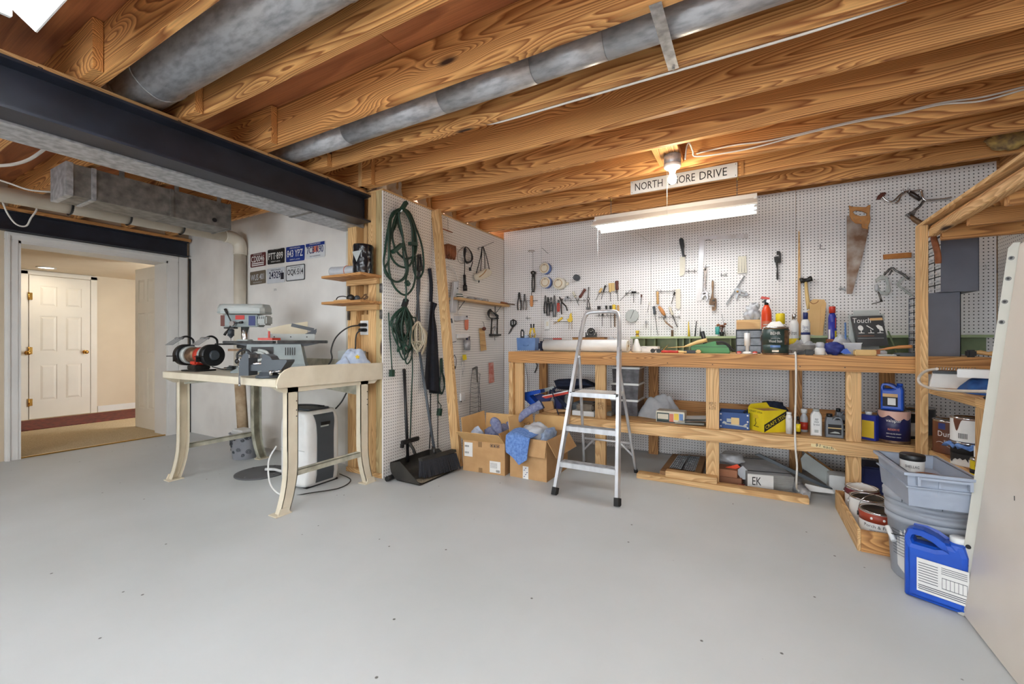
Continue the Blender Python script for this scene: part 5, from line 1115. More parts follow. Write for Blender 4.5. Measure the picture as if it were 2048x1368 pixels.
for x0, x1, x2 in ((236, 232, 236), (254, 258, 250)): ob('handle', p_a([(x0, 490), (x1, 570), (x2, 655)], .035, .0075, 8, 4), m_dark, g)
for x, y, h_, mh, mj, lab in ((372, 688, 190, m_black, m_iron, 'black handled pliers, first of the plier row left of the ladder top'), (400, 705, 200, m_black, m_dark, 'larger black handled pliers, second of the plier row left of the ladder top'), (432, 705, 155, m_black, m_iron, 'small black handled pliers, third of the plier row left of the ladder top'),
                              (466, 685, 230, m_greyd, m_iron, 'long grey pliers, fourth of the plier row left of the ladder top')):
    pliers(CA, x, y, 40, h_, lab, mh, mj, jaw=.3, spread=.28)
g = hung('pliers', 'red handled cutters in the plier row left of the ladder top', 'pliers', BK, CA, 508, 735)
ob('jaw', t_a([(500, 735), (516, 735), (520, 770), (498, 772)], .03, .012, .002), m_iron, g)
for s in (-1, 1): ob('handle', p_a([(508 + s * 6, 768), (508 + s * 9, 820), (508 + s * 6, 860)], .03, .0075, 8, 3), m_red, g)
g = hung('wrench', 'dark open angled pliers at the right end of the plier row', 'pliers', BK, CA, 535, 705)
ob('arm', p_a([(520, 703), (545, 760), (585, 800), (603, 850)], .03, [.006, .007, .0075, .0075, .0075, .0075, .0075, .0075, .0075, .0075, .0075, .0075, .0075], 8, 4), m_dark, g); ob('arm', p_a([(548, 725), (538, 790), (543, 885)], .034, .0068, 8, 4), m_dark, g)
rack(CA, 100, 290, 748, 'plain wire rack rail behind the leftmost pliers', (105, 165, 240)); rack(CA, 570, 800, 745, 'wire rack rail holding the screwdrivers left of the chain tool', (580, 640, 715, 780))
rack(CA, 165, 215, 930, 'small wire rack above the scissors', (180,))
def driver(C, x0, y0, x1, y1, hl, lab, mh, rh=.0125, rb=.0035, d=.035, mb=m_iron, name='screwdriver', cat='screwdriver', band=None):
    """handle from x0,y0 for the fraction hl of the way, then the blade to x1,y1"""
    g = hung(name, lab, cat, BK, C, x0, y0)
    P = lambda t, dd=d: BK.p(*k(C, x0 + (x1 - x0) * t, y0 + (y1 - y0) * t), dd)
    b = B(); b.tube([P(t * hl) for t in (0, .03, .12, .5, .85, .97, 1)], [rh * q for q in (.55, .9, 1, .86, 1, .95, .5)], 10); ob('handle', b, mh, g)
    ob('blade', B().tube([P(hl), P(.94), P(1)], [rb, rb, rb * .7], 8), mb, g)
    if band: ob('band', B().tube([P(hl * .72), P(hl * .8)], rh * 1.02, 10), band, g)
    return g
driver(CA, 662, 650, 725, 795, .42, 'screwdriver with a black and ivory handle leaning left over the row above the ladder', m_offw, band=m_black)
driver(CA, 792, 620, 715, 738, .78, 'screwdriver with a reddish brown handle left of the chain tool', m_wh['brown'], .016)
driver(CA, 1003, 582, 960, 730, .45, 'black handled screwdriver, slanted, in the row right of the chain tool', m_black, .009)
driver(CA, 965, 612, 900, 742, .35, 'screwdriver with a yellow handle, slanted, right of the chain tool', m_wh['tan'], .013)
driver(CA, 1050, 560, 1058, 752, .5, 'screwdriver with a pale yellow handle hanging straight above the ladder', m_wh['tan'], .011)
driver(CA, 1122, 535, 1135, 750, .45, 'thick handled dark brown screwdriver above the right of the ladder', m_wh['brown'], .018)
rack(CA, 930, 1140, 655, 'wire rack rail holding the screwdrivers above the ladder', (960, 1050, 1120))
ob('paper_card', t_a([(1035, 560), (1100, 556), (1104, 640), (1040, 645)], .008, .003), m_wh['tan'], label='pale yellow card behind the screwdrivers above the ladder', cat='card')
g = hung('chain_tool', 'steel chain wrench hanging above the ladder top', 'wrench', BK, CA, 825, 600)
ob('shaft', p_a([(828, 600), (824, 650), (822, 710)], .03, .006, 8, 3), m_iron, g); ob('eye', B().tube([BK.p(*k(CA, 823 + 12 * cos(a), 725 + 16 * sin(a)), .035) for a in [q * pi / 6 for q in range(12)]], .004, 6, True), m_dark, g)
ob('chain', p_a([(815, 745), (812, 790), (820, 830), (835, 835), (836, 790), (828, 745)], .035, .0045, 6, 4), m_dark, g); ob('jaw', t_a([(800, 812), (848, 815), (850, 840), (806, 842)], .035, .014, .002), m_iron, g)
g = hung('cleat_hook', 'small steel latch between the pliers and the screwdrivers', 'latch', BK, CA, 600, 715)
ob('body', t_a([(575, 705), (600, 695), (628, 706), (622, 728), (585, 730)], .02, .018, .003), m_galv, g); ob('pin', B().sphere(BK.p(*k(CA, 605, 708), .04), .009), m_black, g)
# second row behind the ladder top
for q, (x, y0, y1, mh, lab) in enumerate(((935, 800, 845, m_black, 'black round handled tool half hidden by the ladder top, far left'), (1012, 795, 845, m_dark, 'thin black handled tool just above the ladder top'), (1056, 795, 1030, m_black, 'black handled screwdriver with its blade showing below the ladder top'), (1093, 785, 1020, m_yelp, 'yellow handled screwdriver behind the right of the ladder top'), (1136, 790, 870, m_wh['wood'], 'screwdriver with a dark and orange handle at the right bend of the ladder'))):
    driver(CA, x, y0, x + 6, max(y1, 900), .55 if y1 < 900 else .3, lab, mh, .019 if q in (0, 3) else .012)
driver(CA, 972, 860, 970, 1015, .25, 'slim drill bit hanging inside the ladder handle, left', m_dark, .008); driver(CA, 1103, 880, 1103, 1022, .2, 'spiral auger bit hanging inside the ladder handle, right', m_rust, .006, .006, mb=m_rust)
rack(CA, 900, 1140, 905, 'wire rack rail behind the ladder handle', (935, 985, 1030, 1100))
# yellow squares and brushes
g = hung('yellow_clamps', 'small yellow spring clamp lying slanted left of the ladder', 'clamp', BK, CA, 530, 930)
ob('body', t_a([(505, 945), (545, 915), (556, 925), (548, 940), (510, 968), (498, 962)], .02, .014, .003), m_yelp, g); ob('blade', p_a([(452, 992), (510, 960)], .02, .0025, 6, 0), m_brass, g)
g = hung('yellow_level', 'yellow trowel shaped gauge hanging left of the ladder', 'gauge', BK, CA, 638, 890)
ob('body', t_a([(630, 885), (645, 870), (650, 905), (660, 945), (645, 970), (612, 968), (600, 940), (622, 930)], .02, .01, .002), m_yelp, g); ob('legs', p_a([(622, 965), (620, 1045)], .02, .0022, 5, 0).path(BK, CA, [(648, 965), (650, 1045)], .02, .0022, 5, 0), m_brass, g)
rack(CA, 455, 660, 968, 'thin wire rack rail with the yellow tools left of the ladder', ())
g = hung('wall_switch_box', 'white blank plastic box on the back pegboard above the blue bin', 'box', BK, CA, 390, 990)
ob('box', t_a([(365, 945), (418, 940), (420, 1045), (366, 1050)], .014, .02, .004), m_wht, g); ob('slot', t_a([(380, 965), (404, 963), (405, 1010), (381, 1012)], .0255, .002), m_offw, g)
# dial
g = hung('dial_gauge', 'round white dial with a single hand on the back pegboard right of the ladder', 'dial', BK, CA, 1284, 905); p = BK.p(*k(CA, 1284, 905), .02); r = 64 / 5.2615 * p.y * .00119
M = T(p) @ Matrix.Rotation(radians(90), 4, 'X')
ob('face', B(M).lathe([(0, -.02), (r * .96, -.02), (r * .96, .004), (0, .004)], 36), m_offw, g); ob('rim', B(M).lathe([(r * .95, -.01), (r * 1.03, -.01), (r * 1.03, .008), (r * .95, .008)], 36), m_greyl, g)
ob('hand', p_a([(1268, 932), (1305, 845)], .028, .002, 5, 0), m_ink, g)
b = B()
for q in range(12): a = q * pi / 6; b.bar(p + Vector((r * .8 * sin(a), -.0055, r * .8 * cos(a))), p + Vector((r * .9 * sin(a), -.0055, r * .9 * cos(a))), .003, .001, (0, 1, 0))
ob('hour_marks', b, m_greyd, g)
# T handle tools
rack(CA, 1210, 1360, 668, 'wire rack rail above the round white dial', (1225, 1280))
g = hung('t_handle_driver', 'black T handled driver above the round white dial', 'driver', BK, CA, 1302, 655)
ob('handle', p_a([(1280, 655), (1328, 655)], .04, .0095, 8, 0), m_black, g); ob('shaft', p_a([(1302, 660), (1302, 765)], .04, .003, 6, 0), m_iron, g)
driver(CA, 1285, 612, 1155, 745, .12, 'long thin pale rod slanting left of the T handled driver', m_offw, .004, .0025)
driver(CB, 112, 728, 106, 822, .3, 'small brown handled bit right of the T handled driver', m_wh['brown'], .008, .004)
driver(CB, 190, 800, 168, 905, .3, 'thin pale rod hanging right of the dial', m_offw, .003, .002)
driver(CB, 155, 985, 160, 1060, .5, 'small clear ended pick hanging right of the dial', m_galv, .009, .002)
# ---- cleaver-like knife, combs, squares (view CB)
g = hung('floor_chisel', 'wide pale taping knife with a black handle hanging high on the back pegboard', 'taping knife', BK, CB, 505, 180)
ob('handle', t_b([(480, 190), (492, 178), (512, 176), (524, 195), (532, 260), (526, 280), (530, 340), (546, 345), (540, 358), (512, 360), (500, 290), (484, 230)], .022, .018, .004), m_black, g)
ob('blade', t_b([(488, 362), (535, 356), (540, 400), (534, 520), (515, 542), (486, 548)], .02, .0025), m_offw, g)
rack(CB, 540, 655, 505, 'small empty wire rack right of the wide taping knife', (570, 628)); rack(CB, 885, 945, 540, 'small empty wire rack right of the adjustable wrench', (892, 938)); rack(CB, 725, 770, 463, 'short wire bracket above the adjustable wrench', (742,))
ob('wire_hook', hook(CB, 745, 200).path(BK, CB, [(735, 205), (765, 196), (798, 205)], .02, .0025, 6, 4), m_iron, label='curled wire hook under the grey steel square', cat='hook')
ob('framing_square', t_b([(676, 165), (1152, 135), (1154, 178), (728, 190), (712, 560), (702, 785), (650, 787), (664, 500)], .008, .003), mat('pale_square_steel', (206, 204, 206), .4, .4, c2=(188, 180, 176), scale=8), label='large pale steel framing square hanging on the back pegboard', cat='square')
g = hung('adjustable_wrench', 'chrome adjustable wrench hanging jaw down over the framing square', 'wrench', BK, CB, 735, 470)
ob('handle', t_b([(722, 478), (738, 468), (750, 480), (750, 520), (742, 600), (740, 690), (715, 690), (718, 600), (720, 520)], .026, .012, .003, holes=[[(730, 482), (740, 480), (741, 494), (731, 495)]]), m_chrome, g)
ob('jaw', t_b([(705, 700), (740, 685), (765, 705), (768, 765), (750, 795), (742, 790), (748, 760), (738, 740), (720, 748), (712, 775), (695, 760), (692, 725)], .026, .018, .003), m_chrome, g); ob('worm_screw', B().path(BK, CB, [(712, 722), (738, 716)], .038, .007, 8, 0), m_iron, g)
def pipe_wrench(C, x, y0, y1, w_, m_, lab, up=True):
    """jaw at y0 end, handle tip at y1"""
    s = 1 if y1 > y0 else -1; H = abs(y1 - y0); g = hung('pipe_wrench', lab, 'wrench', BK, C, x, min(y0, y1))
    S = lambda L: [(x + a * w_, y0 + s * b_ * H) for a, b_ in L]
    ob('hook_jaw', B().trace(BK, C, S([(-.1, .0), (.35, .0), (.5, .08), (.52, .38), (.3, .42), (.3, .2), (.22, .12), (-.1, .13)]), .03, .018, .002), m_, g)
    ob('heel_jaw', B().trace(BK, C, S([(-.5, .2), (.2, .17), (.24, .24), (.5, .26), (.52, .38), (.1, .4), (-.4, .38)]), .034, .024, .002), m_, g)
    ob('nut', B().trace(BK, C, S([(-.05, .3), (.32, .3), (.32, .36), (-.05, .36)]), .05, .012, .002), m_dark, g)
    ob('handle', B().trace(BK, C, S([(-.3, .38), (.12, .4), (.1, .6), (.16, .8), (.14, .95), (0, 1), (-.14, .95), (-.16, .8), (-.1, .6)]), .03, .016, .003), m_, g)
    return g
pipe_wrench(CB, 1440, 305, 590, 66, m_dark, 'dark pipe wrench hanging right of the ivory drill gauge')
pipe_wrench(CB, 808, 885, 585, 70, m_rust, 'brown rusty pipe wrench hanging jaw down beside the chrome wrench')
g = hung('drill_index', 'ivory drill gauge card full of holes on the back pegboard', 'drill gauge', BK, CB, 1095, 350)
ob('card', t_b([(1055, 358), (1135, 350), (1142, 515), (1050, 522)], .016, .014, .002), m_offw, g)
b = B()
for i in range(3):
    for j in range(11): p = BK.p(*k(CB, 1063 + 28 * i + .0 * j, 378 + 12.5 * j), .0235); b.cyl(p, p + Vector((0, -.0012, 0)), .0016 + .0004 * j * .5, n=8)
tag(ob('gauge_holes', b, m_ink, g), kind='stuff')
g = hung('combination_square', 'steel combination square hanging slanted below the ivory drill gauge', 'square', BK, CB, 1040, 680)
ob('blade', t_b([(1115, 540), (1128, 548), (950, 832), (935, 822)], .022, .003), m_iron, g); ob('head', t_b([(1015, 680), (1045, 660), (1150, 715), (1158, 738), (1120, 745), (1065, 725), (1045, 775), (1032, 770), (1035, 720)], .026, .02, .003, holes=[[(1085, 700), (1125, 718), (1118, 732), (1080, 718)]]), m_galv, g); ob('knob', B().sphere(BK.p(*k(CB, 1050, 700), .045), .01), m_brass, g)
# saw handles and trowels
driver(CB, 268, 698, 272, 830, .95, 'brown wooden file handle hanging under the wire rack right of the dial', m_wh['wood'], .012)
driver(CB, 232, 842, 272, 1130, .28, 'long thin chisel with a grey handle left of the brick trowel', m_greyd, .014, .003)
g = hung('trowel', 'pointing trowel with an orange wooden handle on the back pegboard', 'trowel', BK, CB, 300, 845)
ob('handle', B().tube([BK.p(*k(CB, x, y), .035) for x, y in ((280, 845), (300, 870), (325, 910), (340, 932))], [.011, .017, .017, .011], 10), m_wh['orange'], g); ob('tang', B().path(BK, CB, [(338, 930), (346, 950), (326, 962), (335, 978)], .035, .004, 6, 4), m_iron, g)
ob('blade', t_b([(328, 972), (345, 985), (425, 1055), (415, 1060), (350, 1010)], .04, .003), m_rust, g)
driver(CB, 438, 705, 402, 822, .25, 'dark slim pick with a ring top right of the dial', m_dark, .01)
driver(CB, 385, 850, 462, 1048, .4, 'long pale putty knife slanting to the right on the back pegboard', m_offw, .012, .005)
rack(CB, 250, 440, 702, 'long wire rack rail above the pointing trowel', (268, 300, 430)); rack(CB, 275, 490, 953, 'long wire rack rail behind the pointing trowel handle', (350, 480))
ob('scraper', t_b([(445, 678), (492, 672), (494, 850), (478, 872), (448, 860)], .018, .004), m_offw, label='pale wide scraper blade hanging on the back pegboard right of the trowel', cat='scraper')
# ---- view CC: yardstick, hammer, saw, clamps, brace
g = hung('long_stick', 'tall thin tapered wooden stick standing against the back pegboard', 'stick', BK, CC, 375, 390)
zt = BK.uz(*k(CC, 372, 390), .02); zb = BK.uz(*k(CC, 375, 1130), .02)
ob('stick', B().prism([(zt[0] - .004, 4.39, zt[1]), (zt[0] + .005, 4.39, zt[1]), (zb[0] + .016, 4.39, 1.015), (zb[0] - .016, 4.39, 1.015)], (0, .012, 0)), m_pine['z'], g)
g = hung('sledge_hammer', 'short heavy hammer with a pale wooden handle hanging head up', 'hammer', BK, CC, 425, 740)
ob('head', B().tube([BK.p(*k(CC, x, y), .045) for x, y in ((382, 768), (400, 762), (415, 764), (440, 760), (455, 752), (470, 748))], [.024, .022, .018, .018, .022, .024], 10), m_dark, g)
ob('handle', B().tube([BK.p(*k(CC, x, y), .045) for x, y in ((424, 775), (430, 850), (440, 930), (446, 980))], [.011, .0135, .0155, .014], 10), m_wh['tan'], g)
ob('holder', p_c([(405, 795, .0), (410, 795, .06)], 0, .003, 6, 0).path(BK, CC, [(460, 780, .0), (462, 785, .06)], 0, .003, 6, 0), m_iron, g)
g = hung('hand_saw', 'old hand saw with a worn wooden handle hanging point down on the back pegboard', 'saw', BK, CC, 830, 195)
ob('blade', t_c([(735, 270), (770, 275), (905, 360), (890, 430), (850, 600), (775, 865), (735, 866)], .024, .0025), m_saw, g)
ob('handle', t_c([(752, 195), (772, 203), (800, 205), (880, 208), (898, 192), (914, 190), (912, 230), (908, 260), (914, 290), (912, 320), (900, 345), (893, 374), (862, 370), (848, 362), (846, 335), (800, 330), (775, 310), (755, 275), (757, 240)], .026, .022, .005, holes=[[(780, 245), (800, 232), (850, 238), (885, 255), (884, 272), (840, 276), (798, 265)]]), mat('worn_saw_handle', (206, 150, 88), .6, c2=(178, 120, 66), scale=16), g)
for x, y in ((790, 292), (840, 310), (880, 340)): ob('rivet', B().cyl(BK.p(*k(CC, x, y), .036), BK.p(*k(CC, x, y), .039), .005), m_rust, g)
ob('peg_hook', p_c([(680, 825, .0), (720, 828, .05)], 0, .006, 8, 0).path(BK, CC, [(690, 805, .03), (682, 838, .03)], 0, .004, 6, 0).path(BK, CC, [(718, 815, .05), (722, 845, .05)], 0, .004, 6, 0), m_galv, label='small metal peg hook beside the tip of the hand saw', cat='hook')
ob('bent_wire', p_c([(535, 488, 0), (532, 525, .03), (570, 525, .04)], 0, .0025, 6, 0), m_iron, label='single bent wire hook alone left of the hand saw', cat='hook')
g = hung('level_stick', 'short orange brown wooden strip on the back pegboard behind the drawer cabinets', 'wood strip', BK, CC, 1100, 560)
ob('strip', t_c([(1012, 568), (1200, 552), (1225, 552), (1225, 590), (1015, 604)], .014, .02, .002), mat('orange_wood', (196, 132, 66), .6, c2=(176, 112, 52), scale=20), g)
# bit braces
g = hung('bit_brace', 'bit brace with a dark wooden knob and bent steel crank high on the back pegboard', 'bit brace', BK, CC, 1100, 90)
ob('knob', t_c([(958, 150), (970, 120), (1000, 96), (1030, 95), (1035, 105), (1010, 125), (985, 150)], .05, .03, .01), m_wh['brown'], g)
ob('crank', p_c([(1005, 125), (1035, 155), (1075, 165), (1105, 150), (1140, 115), (1180, 90), (1240, 85), (1295, 78), (1305, 100), (1312, 135), (1330, 155)], .05, .0075, 8, 5), m_chrome, g)
ob('crank', p_c([(1100, 180), (1130, 160), (1150, 120), (1190, 90)], .06, .006, 8, 5), m_chrome, g)
ob('grip', B().tube([BK.p(*k(CC, x, y), .055) for x, y in ((1205, 88), (1235, 108), (1270, 132), (1298, 152))], [.011, .016, .016, .011], 12), mat('dark_grip_wood', (52, 40, 36), .35), g)
ob('shaft', p_c([(1320, 155), (1400, 150), (1500, 140), (1530, 130)], .05, .007, 8, 3), m_chrome, g)
ob('arm', p_c([(1318, 160), (1290, 200), (1245, 235)], .05, .009, 8, 3), m_iron, g)
ob('ratchet', t_c([(1182, 262), (1210, 250), (1240, 228), (1268, 225), (1255, 252), (1238, 275), (1215, 290)], .05, .03, .004), m_iron, g)
ob('chuck', B().tube([BK.p(*k(CC, x, y), .055) for x, y in ((1215, 268), (1250, 300), (1290, 325), (1312, 335))], [.012, .018, .02, .014], 10), m_rust, g)
ob('hooks', p_c([(1165, 65, 0), (1165, 100, .06), (1160, 75, .07)], 0, .003, 6, 4).path(BK, CC, [(1200, 60, 0), (1205, 100, .06), (1215, 70, .07)], 0, .003, 6, 4), m_chrome, g)
# C clamps
g = hung('c_clamp', 'C clamp with a pale painted frame, left of the two behind the drawer cabinets', 'clamp', BK, CC, 1010, 740)
ob('frame', t_c([(952, 755), (1000, 722), (1045, 735), (1060, 790), (1070, 840), (1045, 875), (990, 872), (960, 835), (975, 800), (990, 845), (1030, 850), (1042, 800), (1025, 755), (985, 760), (965, 780)], .05, .022, .004), m_greyl, g)
ob('screw', p_c([(975, 850), (990, 890), (1000, 925)], .055, .007, 8, 0).path(BK, CC, [(925, 942), (1010, 920)], .055, .004, 6, 0), m_iron, g); ob('plate', t_c([(948, 800), (970, 790), (975, 845), (950, 840)], .06, .02, .002), m_galv, g)
g = hung('c_clamp', 'C clamp hanging tilted, right of the two, partly behind the drawer cabinets', 'clamp', BK, CC, 1150, 740)
ob('frame', t_c([(1108, 790), (1165, 735), (1180, 742), (1130, 795), (1228, 868), (1230, 885), (1200, 868)], .05, .022, .004), m_greyl, g)
ob('arm', p_c([(1020, 720), (1075, 668), (1110, 690), (1160, 715), (1210, 755)], .06, .008, 8, 3).path(BK, CC, [(1060, 720), (1080, 685)], .06, .006, 8, 0), m_iron, g)
ob('wire_hook', B().path(BK, CD, [(868, 1050, 0), (880, 1060, .03), (880, 1085, .03), (862, 1085, .03)], 0, .0025, 6, 3), m_wht, label='small white curled hook right of the dark grey cabinet', cat='hook')
ob('pull_string', B().path(BK, CB, [(45, 110, .62), (205, 225, .01)], 0, .0018, 5, 0), m_cable, label='thin white string from the shop light end to the back pegboard', cat='string')
g = hung('scissors', 'black handled scissors hanging low at the left of the back pegboard', 'scissors', BK, CI, 850, 1000)
ob('handles', B().trace(BK, CI, [(825, 1010), (850, 995), (880, 1010), (880, 1040), (860, 1065), (838, 1070), (822, 1050)], .02, .01, .003, holes=[[(832, 1015), (845, 1008), (848, 1045), (836, 1052)], [(856, 1010), (870, 1016), (868, 1036), (855, 1050)]]), m_black, g)
ob('blades', B().trace(BK, CI, [(838, 1062), (856, 1064), (830, 1110), (808, 1135), (806, 1128)], .02, .005), m_iron, g)
# ================================================================== LONG WOODEN BENCH
ZB, YF = 1.014, 3.56
def zc_(x, y): return -x * _s + y * _c
def pX(px, Y): return Yp(px, 700, Y).x
def pZ(px, py, Y): return Yp(px, py, Y).z
def mpp(px, Y): return zc_(pX(px, Y), Y) / F_PX                       # metres per pixel up and down
def rad(wpx, px, Y): u = (px - CXP) / F_PX; return wpx * mpp(px, Y) / 2 / math.sqrt(1 + u * u)
bn = th('long_workbench', 'long wooden workbench with a lower shelf along the back pegboard', 'workbench', (-.4, 3.9, 0))
ob('front_board', B().box((-2.035, YF, .908), (1.30, YF + .038, ZB), .003), m_oak['x'], bn)
ob('worktop', B().box((-2.035, YF + .039, .985), (1.30, 4.40, ZB - .001), .002), m_fly, bn)
ob('end_board', B().box((-2.035, YF + .04, .90), (-2.0, 4.36, .984), .003), m_oak['y'], bn)
def post(x0, x1, y, z0, z1, m=None, dy=.038): ob('leg', B().box((x0, y, z0), (x1, y + dy, z1), .003), m or m_pine['z'], bn)
def pxp(a, c, y): return pX(a, y), pX(c, y)
for a, c in ((1190, 1211), (1412, 1438), (1692, 1723)):
    x0, x1 = pxp(a, c, YF + .04); post(x0, x1, YF + .04, 0, .984)
x0, x1 = pxp(1017, 1026, YF + .0); post(x0 + .002, x1, YF, 0, .906); x0, x1 = pxp(1026, 1046, YF + .04); post(x0, x1, YF + .04, 0, .984)
for a in (1078, 1297, 1579, 1760): x0 = pX(a, 4.33); post(x0, x0 + .09, 4.33, 0, .984, m_oak['z'])
ob('shelf_board', B().box((-1.72, YF + .08, .42), (1.28, 4.365, .4395), .002), m_fly, bn)
ob('shelf_rail', B().box((-1.72, YF - .0, .348), (1.28, YF + .038, .44), .003), m_pine['x'], bn)
ob('shelf_side', B().box((-1.72, YF + .04, .348), (-1.68, 4.36, .419), .003), m_pine['y'], bn)
ob('back_rail', B().box((-1.7, 4.368, .44), (1.25, 4.405, .54), .003), m_oak['x'], bn)
tp = ob('price_tape', B().prism([Yp(x, y, YF - .0008) for x, y in ((1622, 887), (1640, 889), (1662, 893), (1676, 902), (1660, 899), (1622, 893))], (0, .0006, 0)), mat('masking_tape', (236, 218, 164), .7), bn)
p = Yp(1649, 893.5, YF - .0022); text('$1 each', fr(p) @ Matrix.Rotation(radians(9), 4, 'Y'), .10, .022, m_ink, tp, 'handwriting')
for px in (1201, 1425): text('MSP 12\nA 07 K', fr(Yp(px, 812, YF + .038)), .05, .06, mat('faint_stamp', (110, 84, 56), .8) if px == 1201 else bpy.data.materials['faint_stamp'], bn, 'lumber_stamp')
b = B()
for px, py in ((1335, 726), (1425, 729), (1600, 733), (1690, 735), (1020, 724)): p = Yp(px, py, YF - .001); b.cyl(p, p + Vector((0, .001, 0)), .004, n=8)
ob('nail_heads', b, m_dark, bn)
fs = ob('floor_sill', B().box((-.805, 3.505, 0), (.352, 3.60, .04), .003), m_pine['x'], label='long pine board lying flat on the floor under the front of the long workbench', cat='board')
x0 = pX(1331, 3.53); x1 = pX(1434, 3.53)
ob('board', B().box((x0, 3.52, .0405), (x1, 3.598, .088), .003), m_pine['x'], label='short pine block lying on the long floor board in front of a bench leg', cat='board')
# green back ledge
g = th('green_ledge', 'old green painted ledge with dividers along the back of the long workbench', 'ledge', (.0, 4.33, ZB))
xl, xr = pX(1262, 4.3), 1.50
ob('top_board', B().box((xl, 4.27, 1.138), (xr, 4.405, 1.158), .002), m_greenl, g); ob('back_board', B().box((xl, 4.385, ZB), (xr, 4.40, 1.137)), m_greenp, g)
for px in (1289, 1310, 1353, 1366, 1379, 1460, 1700): x = pX(px, 4.33); ob('divider', B().box((x, 4.29, ZB), (x + .012, 4.384, 1.137)), m_greenp, g)
# -------- helpers for containers
def can(label, x, y, z, r, h, m_body, bands=(), handle=False, lid=m_chrome, name='paint_can', cat='paint can', group=None, words=(), open_top=False, rz=None, lift=.0):
    g = th(name, label, cat, (x, y, z), facing(x, y) if rz is None else rz, group); M = fm(g)
    ob('body', B(M).lathe([(0, 0), (r * .98, 0), (r * 1.01, .002), (r, .006), (r, h - .008), (r * 1.012, h - .004), (r * 1.012, h), (r * .93, h), (r * .9, h - .006), (0, h - .006)], 36), m_body, g)
    ob('lid', B(M).lathe([(r * .9, h - .007), (r * .9, h - .001), (r * .8, h + .001), (r * .78, h - .003), (0, h - .003)], 32), lid, g)
    ob('rim', B(M).lathe([(r * 1.0, h - .009), (r * 1.02, h - .006), (r * 1.02, h + .0005), (r * .94, h + .0005), (r * .94, h - .004)], 36), m_chrome, g)
    for z0, z1, m_ in bands: ob('label', B(M).lathe([(r * 1.0, z0), (r + .0009, z0), (r + .0009, z1), (r, z1)], 36), m_, g)
    for s, zz, w_, hh, m_ in words: text(s, M @ T(0, 0, zz), w_, hh, m_, g, 'lettering', bend=r + .0022)
    if handle:
        P = []
        for q in range(13):
            a = pi * q / 12; P.append(M @ Vector(((r + .006) * cos(a), -sin(a) * handle * .9, h * .78 + sin(a) * handle)))
        ob('handle', B().tube(P, .0018, 6), m_chrome, g)
        for s in (-1, 1): ob('handle_ear', B(M).cyl((s * r, 0, h * .78), (s * (r + .007), 0, h * .78), .011, n=14), m_chrome, g)
    return g
def lathed(name, label, cat, x, y, z, parts, group=None, words=(), rz=None):
    g = th(name, label, cat, (x, y, z), facing(x, y) if rz is None else rz, group); M = fm(g)
    for pn, prof, m_ in parts: ob(pn, B(M).lathe(prof, 24), m_, g)
    for s, zz, w_, hh, m_, R in words: text(s, M @ T(0, 0, zz), w_, hh, m_, g, 'lettering', bend=R)
    return g
def boxy(name, label, cat, x, y, z, w_, d_, h_, m_, rz=0, ch=.003, group=None):
    g = th(name, label, cat, (x, y, z), rz, group); ob('body', B(fm(g)).box((-w_ / 2, -d_ / 2, 0), (w_ / 2, d_ / 2, h_), ch), m_, g); return g
def tray(b, w_, d_, h_, t=.003, taper=0, z=0):            # open box, tapered
    o = [(-w_ / 2, -d_ / 2), (w_ / 2, -d_ / 2), (w_ / 2, d_ / 2), (-w_ / 2, d_ / 2)]
    R = lambda f, e, zz: [(x * f - (e if x > 0 else -e), y * f - (e if y > 0 else -e), zz) for x, y in o]
    vs = R(1 - taper, 0, z) + R(1, 0, z + h_) + R(1, t, z + h_) + R(1 - taper, t, z + t)
    fs = [(3, 2, 1, 0)] + [(4 * j + i, 4 * j + (i + 1) % 4, 4 * j + 4 + (i + 1) % 4, 4 * j + 4 + i) for j in range(3) for i in range(4)] + [(12, 13, 14, 15)]
    return b.add(vs, fs)
# -------- on the bench top, left to right
x = pX(1056, 4.15); g = th('blue_bin', 'translucent blue plastic bin full of hand tools at the left end of the long workbench', 'bin', (x, 4.15, ZB), radians(8)); M = fm(g)
ob('bin', tray(B(M), .215, .14, .135, .003, .06), m_blueb, g); ob('pull_handle', B(M).tube([(-.03, -.072, .06), (-.02, -.082, .05), (.02, -.082, .05), (.03, -.072, .06)], .004, 6), m_blueb, g)
q = th('cutters', 'wire cutters with yellow grips and black ends standing in the blue plastic bin', 'cutters', M @ Vector((.05, 0, .004)), radians(8)); Q = fm(q)
for s in (-1, 1): ob('grip', B(Q).tube([(s * .02, 0, .13), (s * .03, 0, .17), (s * .012, 0, .24)], .011, 8), m_yelp, q); ob('handle', B(Q).tube([(s * .012, 0, .22), (s * .016, 0, .285)], .0085, 8), m_black, q); ob('jaw', B(Q).tube([(s * .02, 0, .14), (-s * .004, 0, .08), (0, 0, .01)], .008, 6), m_iron, q)
q = th('stapler', 'black tool with a square loop handle standing in the blue plastic bin', 'stapler', M @ Vector((-.07, .01, .004)), radians(8)); ob('body', B(fm(q)).outline([[(-.02, 0), (.022, 0), (.022, .20), (.008, .225), (-.012, .225), (-.02, .20)], [(-.01, .15), (.012, .15), (.012, .205), (-.01, .205)]], .02, .003), m_black, q)
q = th('steel_parts', 'heap of shiny steel bits showing over the rim of the blue plastic bin', 'steel bits', M @ Vector((.03, -.02, .004))); random.seed(3); b = B(fm(q))
for _ in range(26): p = Vector((random.uniform(-.02, .06), random.uniform(-.03, .03), random.uniform(.05, .16))); b.cyl(p, p + Vector((random.uniform(-.03, .03), random.uniform(-.02, .02), random.uniform(.0, .04))), .005, n=6)
tag(ob('bits', b, m_chrome, q), kind='stuff')
boxy('rag', 'pale pink rag sticking out of the blue plastic bin', 'rag', x - .02, 4.17, ZB + .005, .06, .03, .16, m_cloth)
